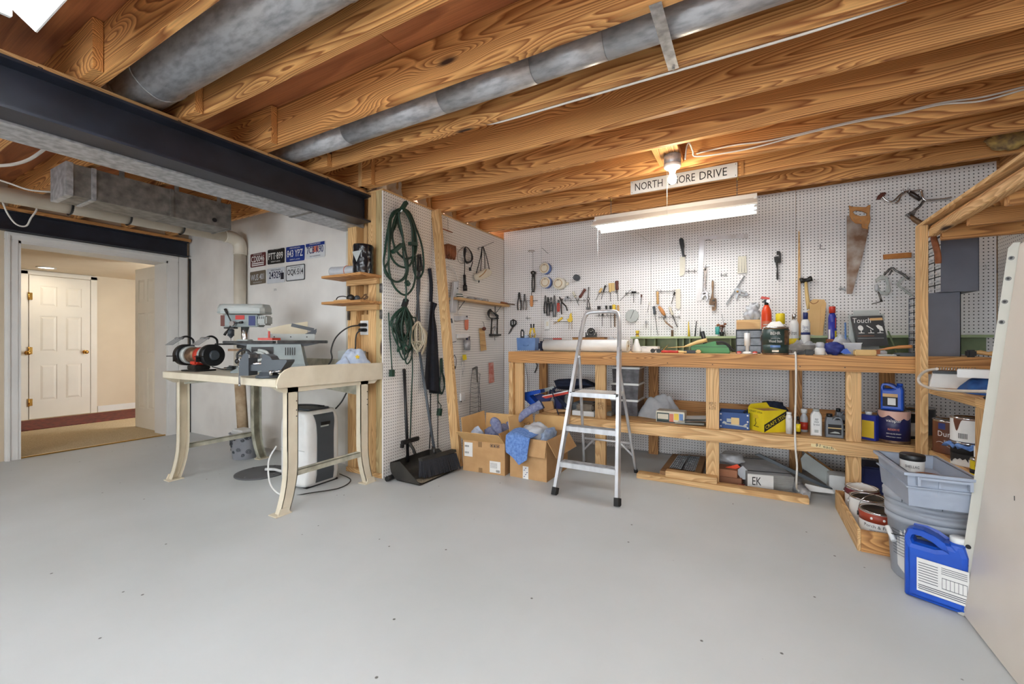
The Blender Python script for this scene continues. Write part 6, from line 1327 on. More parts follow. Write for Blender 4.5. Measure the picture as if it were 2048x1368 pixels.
# paper roll
xa, xb = pX(1090, 3.80), pX(1256, 3.74); r = .056
g = th('paper_roll', 'big roll of white paper lying on the front left of the long workbench', 'paper roll', ((xa + xb) / 2, 3.77, ZB)); A_ = Vector((xa, 3.80, ZB + r + .001)); C_ = Vector((xb, 3.74, ZB + r + .001)); D_ = (C_ - A_).normalized()
ob('roll', B().cyl(A_, C_, r, n=36), m_wht, g); ax = D_.orthogonal().normalized(); ay = D_.cross(ax)
b = B()
sp_ = [C_ + D_ * .002 + (ax * cos(t) + ay * sin(t)) * (.012 + .0018 * t) for t in [q * .35 for q in range(64)]]
b.tube(sp_, .0028, 5); ob('spiral_end', b, m_offw, g)
ob('core_hole', B().cyl(C_ + D_ * .0005, C_ + D_ * .004, .012), m_card, g)
boxy('sheet', 'loose white sheet of paper lying beside the right end of the paper roll', 'paper', xb + .16, 3.78, ZB, .22, .12, .0015, m_paper, radians(-8), 0)
x = pX(1083, 4.0); g = boxy('glove', 'crumpled black cloth behind the left end of the paper roll', 'cloth', x, 4.0, ZB, .06, .07, .10, m_navyc, 0, .02)
x = pX(1112, 4.02); g = th('utility_knife', 'red knife with a dark blade on top behind the paper roll', 'knife', (x, 4.05, ZB + .115)); M = fm(g)
ob('handle', B(M).box((-.05, -.012, 0), (.05, .012, .016), .005), m_red, g); ob('blade', B(M).box((-.16, -.006, .006), (-.05, .006, .012)), m_dark, g)
boxy('box', 'flat dark box under the red knife behind the paper roll', 'box', x - .02, 4.06, ZB, .26, .08, .114, m_dark)
x = pX(1180, 4.25); g = boxy('wooden_box', 'low brown wooden tray box standing behind the paper roll under the clock', 'box', x, 4.24, ZB, .34, .10, .14, m_oak['x'], 0, .003); b = B(fm(g)); ob('lid_edge', b.box((-.175, -.055, .132), (.175, .055, .142), .002), m_rust, g)
x = pX(1182, 4.24); zb = pZ(1182, 669, 4.24); g = th('clock', 'small round black desk clock on the wooden box behind the ladder', 'clock', (x, 4.24, ZB + .1425), facing(x, 4.24)); M = fm(g); R_ = .041
Mc = M @ T(0, 0, R_ + .012) @ Matrix.Rotation(radians(90), 4, 'X')
ob('case', B(Mc).lathe([(0, -.02), (R_, -.02), (R_, .008), (R_ * .86, .012), (R_ * .84, .004), (0, .004)], 30), m_black, g); ob('dial', B(Mc).lathe([(R_ * .8, .0045), (0, .0045)], 30), m_dark, g)
b = B(M)
for q in range(12): a = q * pi / 6; b.bar((R_ * .6 * sin(a), -.0055, R_ + .012 + R_ * .6 * cos(a)), (R_ * .74 * sin(a), -.0055, R_ + .012 + R_ * .74 * cos(a)), .003, .001, (0, 1, 0))
ob('hour_marks', b, m_paper, g); ob('hands', B(M).bar((0, -.007, R_ + .012), (.02, -.007, R_ + .03), .0025, .001, (0, 1, 0)).bar((0, -.007, R_ + .012), (-.012, -.007, R_ + .022), .003, .001, (0, 1, 0)), m_paper, g)
ob('stand', B(M).outline([[(-.06, 0), (.06, 0), (.056, .045), (.046, .055), (.042, .02), (-.042, .02), (-.046, .055), (-.056, .045)]], .03, .003), m_dark, g)
x = pX(1224, 4.2); cloth_heap('plastic_bag', (x, 4.22, ZB), .09, .07, .16, m_clearw, 'crumpled clear plastic bag behind the right end of the paper roll', 'bag', 2.2, 26, 14)
x = pX(1273, 3.95); lathed('glue_nozzle', 'white cone topped bottle leaning behind the right end of the paper roll', 'bottle', x, 3.95, ZB, (('body', [(0, 0), (.042, 0), (.044, .01), (.038, .04), (.022, .085), (.016, .115), (.006, .12)], m_wht),))
x = pX(1268, 4.2); lathed('caulk_tip', 'small yellow and brown spool standing near the ledge behind the paper roll', 'spool', x, 4.345, 1.1585, (('spool', [(0, 0), (.016, 0), (.018, .005), (.012, .02), (.018, .055), (.02, .06), (0, .062)], m_yelp), ('band', [(.013, .018), (.0145, .02), (.014, .03), (.0125, .03)], m_brown)))
C7 = (1250, 630, 8.904)
def q7(x, y): return k(C7, x, y)
x = pX(q7(435, 0)[0], 4.0); g = boxy('white_box', 'white paper box lying on the bench left of the green tool case', 'box', x, 4.02, ZB, .16, .09, .052, m_paper, radians(-3)); text('TOOLS', fm(g) @ T(-.04, -.0465, .04), .04, .008, m_greyd, g)
for q, (xx, lab) in enumerate(((495, 'round dark knob lying on the bench, left of a pair'), (600, 'round dark knob lying on the bench, right of a pair'))):
    x = pX(q7(xx, 0)[0], 3.72); g = th('knob', lab, 'knob', (x, 3.72, ZB)); ob('wheel', B(fm(g)).cyl((0, .01, .018), (0, -.012, .018), .0175, n=20), m_dark, g); ob('stem', B(fm(g)).cyl((0, .01, .018), (.02, .06, .03), .006), m_iron, g)
x = pX(q7(690, 0)[0], 3.76); ob('scriber', B().cyl((x - .02, 3.76, ZB + .006), (x + .035, 3.80, ZB + .075), .003, .001), m_brass, label='thin brass scriber leaning up beside the dark knobs', cat='scriber')
for xx, m_, l_, lab in ((760, m_wh['red'], .10, 'red handled tool lying at the front of the bench, first left of the green case'), (850, m_wh['red'], .09, 'second red handled tool lying at the front of the bench'), (985, m_wh['tan'], .10, 'pale handled tool lying beside the red handled tools')):
    x = pX(q7(xx, 0)[0], 3.70); g = th('hand_tool', lab, 'tool', (x, 3.70, ZB), radians(random.uniform(-12, 12))); M = fm(g)
    ob('handle', B(M).tube([(-l_ / 2, 0, .011), (-l_ / 4, 0, .0125), (l_ / 4, 0, .011), (l_ / 2, 0, .012)], [.008, .0115, .01, .0105], 10), m_, g); ob('shank', B(M).cyl((l_ / 2, 0, .011), (l_ / 2 + .06, .01, .006), .004), m_iron, g)
x = pX(q7(1150, 0)[0], 3.70); g = boxy('tool_case', 'small black box with a tan end lying left of the green tool case', 'case', x, 3.71, ZB, .09, .04, .026, m_black, 0, .003); ob('end_cap', B(fm(g)).box((.045, -.02, 0), (.085, .02, .03), .008), m_wh['tan'], g)
x = pX(q7(1520, 0)[0], 3.85); g = th('green_tool_case', 'green metal tool case lying on the long workbench', 'case', (x, 3.88, ZB)); M = fm(g)
ob('body', B(M).box((-.145, -.06, 0), (.145, .06, .068), .006), m_wh['green'], g); ob('lid_line', B(M).box((-.147, -.0625, .05), (.147, .0625, .053)), m_black, g)
b = B()
P = [Yp(*q7(x, y), 3.84) for x, y in ((1285, 545), (1600, 465), (1625, 480), (1622, 530), (1400, 545))]
g = th('green_saw', 'long green handled pruning saw lying across the green tool case', 'saw', P[0] + Vector((.15, 0, 0))); ob('handle', B().prism(P, (0, .03, 0)), m_wh['green'], g)
ob('blade', B().prism([Yp(*q7(x, y), 3.85) for x, y in ((770, 578), (1100, 562), (1290, 546), (1290, 556), (1100, 570))], (0, .003, 0)), m_greenl, g)
P = [Yp(*q7(x, y), 3.80) for x, y in ((760, 580), (1050, 565), (1160, 530), (1300, 480), (1460, 445))]
ob('wooden_stick', B().tube(P, [.002, .005, .012, .015, .0165], 10), m_wh['tan'], label='long pale wooden handle leaning across the green tool case', cat='handle')
x = pX(q7(1415, 0)[0], 4.05); g = th('rubber_tool', 'black tapered rubber handle standing tilted behind the green tool case', 'handle', (x, 4.05, ZB)); ob('grip', B().tube([(x + .01, 4.05, ZB), (x + .008, 4.05, 1.08), (x - .02, 4.05, pZ(1405, 663, 4.05))], [.013, .016, .02], 14), m_black, g)
for q, L in enumerate(([(1625, 480), (1720, 475), (1830, 520), (1900, 590), (1960, 640)], [(1630, 500), (1760, 500), (1850, 570), (1880, 640)], [(1640, 530), (1780, 540), (1840, 600), (1800, 648)])):
    ob('cable', B().tube(cr([Yp(*q7(x, y), 3.80 + .02 * q) for x, y in L]), .006, 7), m_black, label=('upper', 'middle', 'lower')[q] + ' of three black cables curling off the right of the green tool case', cat='cable')
# tools standing in the ledge
ZL = 1.1585
def stick(name, lab, cat, px, py0, py1, Y, r0, r1, m_, dx=0):
    a = Yp(px, py1, Y); t = Yp(px + dx, py0, Y); a.z = ZL
    return ob(name, B().cyl(a, t, r0, r1, n=10), m_, label=lab, cat=cat)
stick('chisel', 'grey flat ended tool standing on the green ledge below the trowel tip', 'chisel', 1344.5, 660, 673, 4.33, .011, .011, m_rust)
stick('pencil_brush', 'pale yellow pointed plastic tool standing on the green ledge', 'marker', 1378, 643, 673, 4.33, .0115, .003, m_yelp, -1)
stick('punch', 'long dark punch standing tilted on the green ledge', 'punch', 1390, 642, 673, 4.33, .006, .004, m_dark, 3)
stick('nail_set', 'short dark nail set standing on the green ledge', 'nail set', 1400.5, 655, 674, 4.33, .007, .004, m_iron)
x = pX(1435, 4.33); g = lathed('teal_bottle', 'small teal tube standing on the green ledge', 'tube', x, 4.33, ZL, (('cap', [(0, 0), (.01, 0), (.012, .015), (0, .016)], m_wht), ('tube', [(.013, .016), (.018, .02), (.02, .085), (0, .088)], m_wh['teal'])))
x = pX(1444, 4.34); g = th('dried_flowers', 'dried brown flower heads in a small dark pot on the green ledge', 'dried flowers', (x, 4.335, ZL)); M = fm(g)
ob('pot', B(M).lathe([(0, 0), (.016, 0), (.019, .04), (.015, .04), (0, .03)], 16), m_dark, g); random.seed(8)
for q in range(7): a = random.uniform(0, 6.28); t = random.uniform(.02, .045); p = Vector((t * cos(a), t * .6 * sin(a), random.uniform(.085, .125))); ob('stem', B(M).tube(cr([(0, 0, .03), p * .5 + Vector((0, 0, .03)), p]), .0018, 5), m_wh['brown'], g); ob('flower_head', B(M).sphere(p, .013, 9, 7, (1, 1, .7), lambda d: .4 * noise.noise(d * 6)), m_leather, g)
stick('thin_probe', 'very thin steel probe standing on the green ledge beside the dried flowers', 'probe', 1451, 628, 673, 4.33, .0025, .0015, m_iron, -7)
# small drawer cabinet with block on it
xa = pX(1472, 3.92); xb = pX(1524, 3.92); zt = pZ(1498, 659, 3.92); W_ = xb - xa
def cabinet(name, lab, x, y, z, w_, d_, h_, cols, rows, rz, case, face, grid=None):
    g = th(name, lab, 'drawer cabinet', (x, y, z), rz); M = fm(g); t = .004
    b = B(M); b.box((-w_ / 2, -d_ / 2 + .004, 0), (w_ / 2, d_ / 2, .005)).box((-w_ / 2, -d_ / 2 + .004, h_ - .006), (w_ / 2, d_ / 2, h_)).box((-w_ / 2, -d_ / 2 + .004, .005), (-w_ / 2 + t, d_ / 2, h_ - .006)).box((w_ / 2 - t, -d_ / 2 + .004, .005), (w_ / 2, d_ / 2, h_ - .006)).box((-w_ / 2, d_ / 2 - .004, 0), (w_ / 2, d_ / 2, h_))
    ob('case', b, case, g)
    hs = [h_ - .011] if not rows else None
    ch_ = (h_ - .011) / rows; cw = (w_ - 2 * t) / cols
    b = B(M)
    for i in range(1, rows): b.box((-w_ / 2 + t, -d_ / 2 + .006, .005 + ch_ * i - .001), (w_ / 2 - t, d_ / 2 - .01, .005 + ch_ * i + .001))
    for j in range(1, cols): b.box((-w_ / 2 + t + cw * j - .0015, -d_ / 2 + .006, .005), (-w_ / 2 + t + cw * j + .0015, d_ / 2 - .01, h_ - .006))
    ob('divider_grid', b, grid or case, g); random.seed(int(abs(x) * 1000))
    for i in range(rows):
        for j in range(cols):
            xx = -w_ / 2 + t + cw * j + .002; zz = .005 + ch_ * i + .002
            o = ob('drawer', tray(B(M @ T(xx + cw / 2 - .002, 0, zz)), cw - .005, d_ - .02, ch_ - .007, .002), face, g)
            ob('drawer_pull', B(M).box((xx + cw * .3, -d_ / 2 - .004, zz + ch_ * .28), (xx + cw * .66, -d_ / 2 + .009, zz + ch_ * .42), .001), face, o)
            ob('contents', B(M).box((xx + .006, -d_ / 2 + .02, zz + .003), (xx + cw - .01, d_ / 2 - .03, zz + ch_ * random.uniform(.25, .6))), random.choice((m_iron, m_dark, m_brass, m_paper, m_rust)), o)
    return g
g = cabinet('drawer_cabinet', 'small black parts cabinet with six clear drawers behind the wood stain can', (xa + xb) / 2, 3.95, ZB, W_, .16, zt - ZB, 2, 3, 0, m_black, m_smoke)
x0, x1 = pX(1473, 3.93), pX(1521, 3.93); h_ = pZ(1497, 640, 3.93) - zt
ob('wood_block', B().box((x0, 3.885, zt + .0005), (x1, 4.0, zt + h_), .004), m_fly, label='rough pale wood block on top of the small black parts cabinet', cat='wood block')
blob('plastic_bag', ((x0 + x1) / 2 + .03, 3.945, zt + h_ + .062), (.05, .04, .065), m_clearw, 'clear plastic bag standing on the pale wood block', 'bag', None, 6, 2, .6)
x = pX(1494.5, 3.74); z1 = pZ(1494, 666, 3.74) - ZB
lathed('glue_bottle', 'white cylinder with a red and white base in front of the small black parts cabinet', 'bottle', x, 3.74, ZB, (('base', [(0, 0), (.034, 0), (.036, .006), (.03, .016), (.016, .02)], m_wht), ('neck', [(.012, .02), (.012, .06), (.02, .064)], m_wht), ('cup', [(.02, .064), (.0215, z1), (.0, z1 + .001)], m_wht)))
for q, (dx, m_, lab) in enumerate(((-.055, m_red, 'small red and white cap lying left of the white cylinder'), (.052, m_red, 'small red and white cap lying right of the white cylinder'))):
    g = th('cap', lab, 'cap', (x + dx, 3.72, ZB)); ob('cap', B(fm(g)).lathe([(0, 0), (.017, 0), (.017, .014), (.012, .02), (0, .021)], 16), m_, g); ob('ring', B(fm(g)).lathe([(.0172, .004), (.018, .004), (.018, .009), (.0172, .009)], 16), m_wht, g)
ob('shiny_rod', B().tube(cr([(x + .09, 3.70, ZB + .006), (x + .13, 3.72, ZB + .02), (x + .17, 3.72, ZB + .008)]), .005, 7), m_chrome, label='short shiny bent metal pipe left of the wood stain can', cat='pipe')
# wood stain can
x = pX(1551, 3.66); r = rad(53, 1551, 3.66); h_ = pZ(1551, 654, 3.66) - ZB
g = can('dark green gallon can of wood stain at the front of the long workbench', x, 3.68, ZB, r, h_, m_rust, ((.012, h_ * .36, m_stain), (h_ * .36, h_ * .92, m_stain)), .0, words=(('BEHR', h_ * .77, r * .75, h_ * .11, m_paper), ('Waterproofing', h_ * .585, r * .7, h_ * .045, m_paper), ('Wood Stain', h_ * .49, r * 1.02, h_ * .1, m_paper)), name='stain_can')
M = fm(g); ob('label_plate', B(M).grid(6, 1, lambda u, v: ((r + .0015) * sin(-.25 + .5 * u), -(r + .0015) * cos(-.25 + .5 * u), h_ * (.10 + .07 * v))), m_offw, g)
ob('label_plate', B(M).grid(6, 1, lambda u, v: ((r + .0015) * sin(-.38 + .76 * u), -(r + .0015) * cos(-.38 + .76 * u), h_ * (.26 + .08 * v))), m_blueb, g)
ob('side_print', B(M).grid(8, 1, lambda u, v: ((r + .0016) * sin(.72 + .7 * u), -(r + .0016) * cos(.72 + .7 * u), h_ * (.36 + .52 * v))), m_rust, g)
ob('handle', B(M).tube(cr([(-(r + .006), 0, h_ * .75), (-(r + .012), -.02, h_ * .5), (-(r * .9), -.06, h_ * .95), (0, .02, h_ + .035), (r * .9, .02, h_ * .98), (r + .01, 0, h_ * .75)]), .0018, 6), m_chrome, g)
for s in (-1, 1): ob('handle_ear', B(M).cyl((s * r, 0, h_ * .75), (s * (r + .006), 0, h_ * .75), .011), m_chrome, g)
cloth_heap('paper_towel', (x + .0, 3.68, ZB + h_ + .001), r * .8, r * .7, .05, m_paper, 'crumpled white paper on top of the wood stain can', 'paper', 4.4, 24, 12)
# extinguisher
x = pX(1533, 4.2); Y_ = 4.2; zt = pZ(1533, 586, Y_) - ZB; r = rad(20, 1533, Y_) * 1.05
g = th('fire_extinguisher', 'orange red fire extinguisher standing behind the wood stain can', 'fire extinguisher', (x, Y_, ZB), facing(x, Y_)); M = fm(g); hb = zt * .80
ob('cylinder', B(M).lathe([(0, 0), (r * .9, 0), (r, .012), (r, hb * .78), (r * .92, hb * .88), (r * .6, hb * .96), (r * .4, hb), (0, hb)], 28), m_orange, g)
ob('label', B(M).grid(10, 1, lambda u, v: ((r + .001) * sin(-.9 + 1.8 * u), -(r + .001) * cos(-.9 + 1.8 * u), hb * (.32 + .34 * v))), m_salmon, g)
for zz in (.42, .5, .58): ob('label_line', B(M).grid(8, 1, lambda u, v: ((r + .0018) * sin(-.6 + 1.2 * u), -(r + .0018) * cos(-.6 + 1.2 * u), hb * (zz + .018 * v))), m_paper, g)
ob('valve', B(M).cyl((0, 0, hb), (0, 0, hb + .035), .016).box((-.02, -.02, hb + .02), (.02, .02, hb + .045), .004), m_black, g)
ob('lever', B(M).prism([(-.045, -.012, hb + .055), (.02, -.012, hb + .045), (.025, -.012, hb + .06), (-.035, -.012, hb + .075)], (0, .024, 0)), m_red, g)
ob('carry_handle', B(M).prism([(-.03, -.01, hb + .02), (.03, -.01, hb + .03), (.03, -.01, hb + .04), (-.035, -.01, hb + .03)], (0, .02, 0)), m_black, g); ob('gauge', B(M).cyl((.012, -.02, hb + .03), (.012, -.032, hb + .03), .013), m_chrome, g)
# spray cans and bottles
def spray(lab, px, Y, wpx, ytop, m_body, m_cap, capf=.2, cap_r=.75, bands=(), words=(), taper=True):
    x = pX(px, Y); r = rad(wpx, px, Y); h = pZ(px, ytop, Y) - ZB; hb = h * (1 - capf)
    return lathed('spray_can', lab, 'spray can', x, Y, ZB, [('body', [(0, 0), (r * .96, 0), (r, .004), (r, hb * .88), (r * .85, hb * .95), (r * .6, hb), (0, hb)], m_body), ('cap', [(r * cap_r, hb), (r * cap_r, h - .006), (r * cap_r * .9, h), (0, h)], m_cap)] + [('label', [(r, hb * a), (r + .0009, hb * a), (r + .0009, hb * c), (r, hb * c)], mm) for a, c, mm in bands], None, [(s, hb * zz, ww * r, hh * hb, mm, r + .002) for s, zz, ww, hh, mm in words])
spray('yellow capped can behind the wood stain can', 1560.5, 3.95, 19, 627, m_offw, m_yel, .26, 1.0)
spray('white spray can with a bare metal top right of the wood stain can', 1588, 4.1, 19, 628, m_wht, m_chrome, .16, .45, ((.2, .45, m_yel),), (('Iron', .62, 1.1, .13, m_ink),))
spray('white and blue spray can with a dark blue cap', 1611, 4.1, 19, 625, m_wht, m_navy, .17, .55, ((.55, .62, m_navy),), (('Fabric\nClean', .72, 1.2, .2, m_navy),))
spray('blue spray can with a red cap and yellow side panel', 1664.5, 4.15, 17, 613, mat('dark_blue_can', (48, 56, 150), .35), m_red, .14, .8, ((.12, .78, mat('dark_blue_can2', (52, 60, 158), .35)),))
o = [q for q in COL.objects if q.get('label') == 'blue spray can with a red cap and yellow side panel'][0]; M = fm(o); r = rad(17, 1664.5, 4.15)
ob('white_panel', B(M).grid(5, 1, lambda u, v: ((r + .0018) * sin(-1.0 + .55 * u), -(r + .0018) * cos(-1.0 + .55 * u), .04 + .15 * v)), m_paper, o); ob('yellow_panel', B(M).grid(5, 1, lambda u, v: ((r + .0018) * sin(.6 + .6 * u), -(r + .0018) * cos(.6 + .6 * u), .1 + .08 * v)), m_yel, o); ob('straw', B(M).cyl((r * .7, -r * .7, .2), (r * .8, -r * .6, .28), .003), m_red, o)
# tan folder
P = [Yp(*k(CC, x, y), 4.30) for x, y in ((432, 1000), (455, 985), (450, 930), (480, 905), (565, 908), (580, 940), (570, 1040), (555, 1185), (500, 1190), (445, 1170))]
for p in P: p.z = max(p.z, 1.16)
g = th('paper_folder', 'tan paper folder standing against the pegboard right of the blue capped can', 'folder', (P[7].x - .05, 4.30, 1.16)); ob('folder', B().prism(P, (0, .01, 0)), mat('manila_paper', (216, 180, 126), .75, c2=(206, 168, 112), scale=6), g)
ob('side_flap', B().prism([Yp(*k(CC, x, y), 4.292) for x, y in ((540, 955), (578, 945), (568, 1050), (552, 1150), (528, 1160))], (0, .006, 0)), m_cardi, g); ob('string_tie', B().tube(cr([Yp(*k(CC, x, y), 4.288) for x, y in ((455, 925), (480, 940), (510, 930), (520, 915))]), .002, 5), m_leather, g)
# long aluminium channel on the bench and things in front
x0, x1 = pX(1578, 3.92), pX(1694, 3.92); z0 = pZ(1640, 696, 3.92); z1 = pZ(1640, 685, 3.92)
ob('aluminium_channel', B().box((x0, 3.90, ZB + .03), (x1, 3.99, ZB + .068), .002).box((x0 + .02, 3.91, ZB), (x0 + .05, 3.98, ZB + .03)).box((x1 - .05, 3.91, ZB), (x1 - .02, 3.98, ZB + .03)), m_galvd, label='long grey metal box section lying across the bench right of the stain can', cat='metal channel')
for px, Y, rx, ry, hz, sd, lab in ((1595, 4.08, .09, .06, .12, 1.2, 'crumpled clear plastic wrap below the white spray cans'), (1620, 4.04, .09, .06, .10, 7.7, 'crumpled white plastic wrap right of the blue capped can'), (1683, 4.05, .08, .06, .17, 3.1, 'tall crumpled clear plastic between the blue can and the black lamp box')):
    cloth_heap('plastic_wrap', (pX(px, Y), Y, ZB + .0005), rx, ry, hz, m_clearw, lab, 'plastic wrap', sd, 30, 16)
x = pX(1640, 3.72); z1 = pZ(1640, 688, 3.72) - ZB
g = lathed('white_jar', 'white jar with a paper covered lid at the front of the bench', 'jar', x, 3.72, ZB, (('jar', [(0, 0), (.030, 0), (.032, .005), (.032, z1 * .55), (.024, z1 * .7), (0, z1 * .72)], m_wht), ('lid', [(.026, z1 * .7), (.027, z1), (.02, z1 + .012), (0, z1 + .014)], m_clearw)))
cloth_heap('paper_towel', (pX(1652, 3.86), 3.86, ZB), .05, .04, .085, m_paper, 'crumpled white tissue behind the white jar', 'paper', 9.4, 24, 14)
x = pX(1666, 3.95); boxy('small_box', 'small reddish brown wooden box below the blue spray can', 'box', x, 4.10, ZB, .045, .05, .115, m_leather)
g = th('blue_bag', 'dark blue cloth bag at the front of the bench below the blue spray can', 'bag', (pX(1670, 3.72), 3.72, ZB)); blob('bag', (pX(1668, 3.72), 3.73, ZB + .045), (.062, .042, .043), mat('royal_blue_cloth', (42, 58, 138), .6, c2=(30, 42, 108), scale=9), parent=g, seed=5)
P = [Yp(x, y, 3.665) for x, y in ((1681, 705), (1688, 698), (1694, 697), (1703, 707), (1690, 708))]; ob('flap', B().prism(P, (0, .012, 0)), m_blue, g)
x = pX(1704, 3.78); g = th('plastic_tub', 'small translucent white plastic tub right of the dark blue bag', 'tub', (x, 3.80, ZB)); ob('tub', tray(B(fm(g)), .10, .08, .085, .003, .12), m_clearw, g); ob('rim', B(fm(g)).box((-.053, -.043, .082), (.053, -.038, .087)), m_wht, g)
x = pX(1730, 3.68); g = boxy('sanding_block', 'tan cork block with a dark end at the front of the bench', 'block', x, 3.68, ZB, .12, .05, .04, m_wh['tan'], radians(4), .006); ob('end_band', B(fm(g)).box((.05, -.0255, .0), (.075, .0255, .041), .004), m_leather, g)
ob('wooden_stick', B().tube(cr([Yp(x, y, 3.70) for x, y in ((1752, 701), (1790, 695), (1824, 693))], 5), [.004] * 3 + [.008] * 3 + [.011] * 5, 8), m_wh['orange'], label='long orange brown wooden handle lying at the right of the bench front', cat='handle')
for q, (a, c, y, lab) in enumerate(((1755, 1800, 704, 'flat pale metal piece at the right of the bench front'), (1790, 1835, 700, 'dark flat tool lying tilted by the tall pine post'))):
    x0, x1 = pX(a, 3.64), pX(c, 3.64); ob('flat_tool', B().box((x0, 3.62, ZB), (x1, 3.68, ZB + .012 + .01 * q), .003), m_greyl if q == 0 else m_greyd, label=lab, cat='tool')
x0, x1 = pX(1580, 3.66), pX(1629, 3.66); g = th('heat_gun', 'dark flat tool with a grey shank lying right of the wood stain can', 'tool', ((x0 + x1) / 2, 3.66, ZB)); ob('blade', B().prism([(x0, 3.65, ZB), (x1 - .06, 3.65, ZB + .004), (x1 - .05, 3.65, ZB + .03), (x0 + .05, 3.65, ZB + .016)], (0, .03, 0)), m_dark, g); ob('handle', B().box((x1 - .06, 3.645, ZB), (x1, 3.69, ZB + .04), .008), m_dark, g)
# lamp box
P = [Yp(*k(CC, x, y), 3.95) for x, y in ((778, 1035), (1005, 1030), (1052, 1240), (1055, 1262), (822, 1262))]
for p in P: p.z = max(p.z, ZB + .0)
tl = (P[0] - P[4]).normalized(); g = th('lamp_box', 'black display box of a touch lamp with three white lamp pictures', 'box', (P[3].x - .1, 3.98, ZB)); bx_ = mat('glossy_black_box', (26, 25, 26), .3)
ob('box', B().prism([P[0], P[1], P[3], P[4]], (0, .075, 0)), bx_, g)
w0 = lambda u, v: P[0].lerp(P[1], u).lerp(P[4].lerp(P[3], u), v) + Vector((0, -.0015, 0))
def onbox(pts, m_, nm): ob(nm, B().prism([w0(u, v) for u, v in pts], (0, .001, 0)), m_, g)
an = atan2(P[0].x - P[4].x, P[0].z - P[4].z)
p = w0(.28, .15); text('Touch', fr(p), .105, .036, m_paper, g)
onbox([(.56, .08), (.98, .07), (.985, .15), (.565, .16)], m_wh['wood'], 'gold_band')
for cx in (.2, .52, .82):
    c_ = [(cx + .09 * cos(a), .40 + .09 * sin(a)) for a in [q * pi / 8 for q in range(16)]]
    if cx == .52: c_ = [(.40, .33), (.43, .31), (.62, .45), (.60, .47)]
    if cx == .82: c_ = [(.72, .33), (.80, .30), (.92, .36), (.94, .50), (.86, .50), (.76, .42)]
    onbox(c_, m_paper, 'lamp_picture'); onbox([(cx - .012, .46), (cx + .012, .46), (cx + .012, .55), (cx + .1, .56), (cx + .1, .575), (cx - .1, .575), (cx - .1, .56), (cx - .012, .55)], m_paper, 'lamp_picture')
onbox([(.05, .66), (.6, .655), (.6, .67), (.05, .675)], m_leather, 'gold_line'); onbox([(.04, .74), (.9, .735), (.9, .745), (.04, .75)], m_greyl, 'print_line')
x = pX(1733, 4.1); ob('plastic_screen', B().box((x - .11, 4.06, 1.05), (x + .10, 4.11, pZ(1733, 621, 4.1)), .03).box((x - .1, 4.06, ZB), (x + .1, 4.11, 1.06)), m_greyl, label='grey white rounded plastic panel standing behind the black lamp box', cat='panel')
ob('blue_pen', B().cyl((pX(1692, 4.02), 4.02, ZB), (pX(1691, 4.02), 4.03, pZ(1691, 645, 4.02)), .006), m_blueb, label='pale blue pen shaped tube standing left of the black lamp box', cat='pen')
ob('steel_tray', B().box((pX(1718, 3.82), 3.80, ZB), (pX(1773, 3.82), 3.92, ZB + .03), .003), m_galv, label='low grey steel tray in front of the black lamp box', cat='tray')
ob('thin_stick', B().cyl((pX(1795, 4.2), 4.2, ZB), (pX(1776, 4.25), 4.25, pZ(1778, 662, 4.25)), .006), m_greenp, label='thin greenish stick leaning right of the black lamp box', cat='stick')
# big drawer cabinets, drawers facing left
zt_ = pZ(1860, 587, 3.60) - ZB
g = cabinet('drawer_cabinet', 'lower of two stacked grey drawer cabinets turned to the left behind the tall pine post', 1.105, 4.0, ZB, .40, .16, .415, 4, 8, -pi / 2, m_sgrey, m_drawer, m_black)
g = cabinet('drawer_cabinet', 'upper of two stacked grey drawer cabinets, set slightly askew', 1.155, 3.96, ZB + .416, .38, .185, .37, 4, 7, -pi / 2 + radians(4), m_sgrey, m_drawer, m_black)
ob('leather_strap', B().tube(cr([(1.035, 3.86, ZB + .787), (1.05, 3.80, ZB + .80), (1.04, 3.74, ZB + .76), (1.055, 3.73, ZB + .66), (1.06, 3.74, ZB + .60)], 6), .018, 8, flat=.3), m_leather, label='brown leather strap draped over the upper drawer cabinet', cat='strap')
g = th('mallet', 'hammer with a pale turned wooden handle at the right end of the bench', 'hammer', (1.24, 3.66, ZB)); ob('head', B().box((1.16, 3.62, ZB), (1.2, 3.67, ZB + .045), .008), m_black, g); ob('handle', B().tube([(1.19, 3.645, ZB + .03), (1.22, 3.64, ZB + .03), (1.25, 3.63, ZB + .022), (1.275, 3.62, ZB + .024), (1.29, 3.61, ZB + .024)], [.008, .014, .011, .018, .012], 10), m_wh['wood'], g)
cable('power_cable', [(pX(1580, 3.6), 3.66, ZB + .006), (pX(1588, 3.56), 3.58, ZB + .008)] + [Yp(x, y, 3.545) for x, y in ((1591, 706), (1592, 730), (1592, 780), (1590, 850), (1591, 895))] + [Yp(x, y, 3.53) for x, y in ((1594, 930), (1593, 962))] + [Yp(1594, 978, 3.62), Yp(1603, 985, 3.64)], .0065, 'white power cable hanging over the front of the long workbench to the floor')
cable('thin_string', [Yp(x, y, 4.36) for x, y in ((1051, 722), (1052, 735), (1055, 760), (1055, 785))], .003, 'thin black cord hanging under the left end of the long workbench', m_black)
ob('strap_tool', B().path(BK, CF, [(790, 100, .02), (805, 130, .03), (785, 188, .02)], 0, .006, 6, 4), m_dark, label='dark short strap hanging on the pegboard under the bench at the left', cat='strap')
# ================================================================== LOWER SHELF OF THE LONG BENCH
ZS = .4405
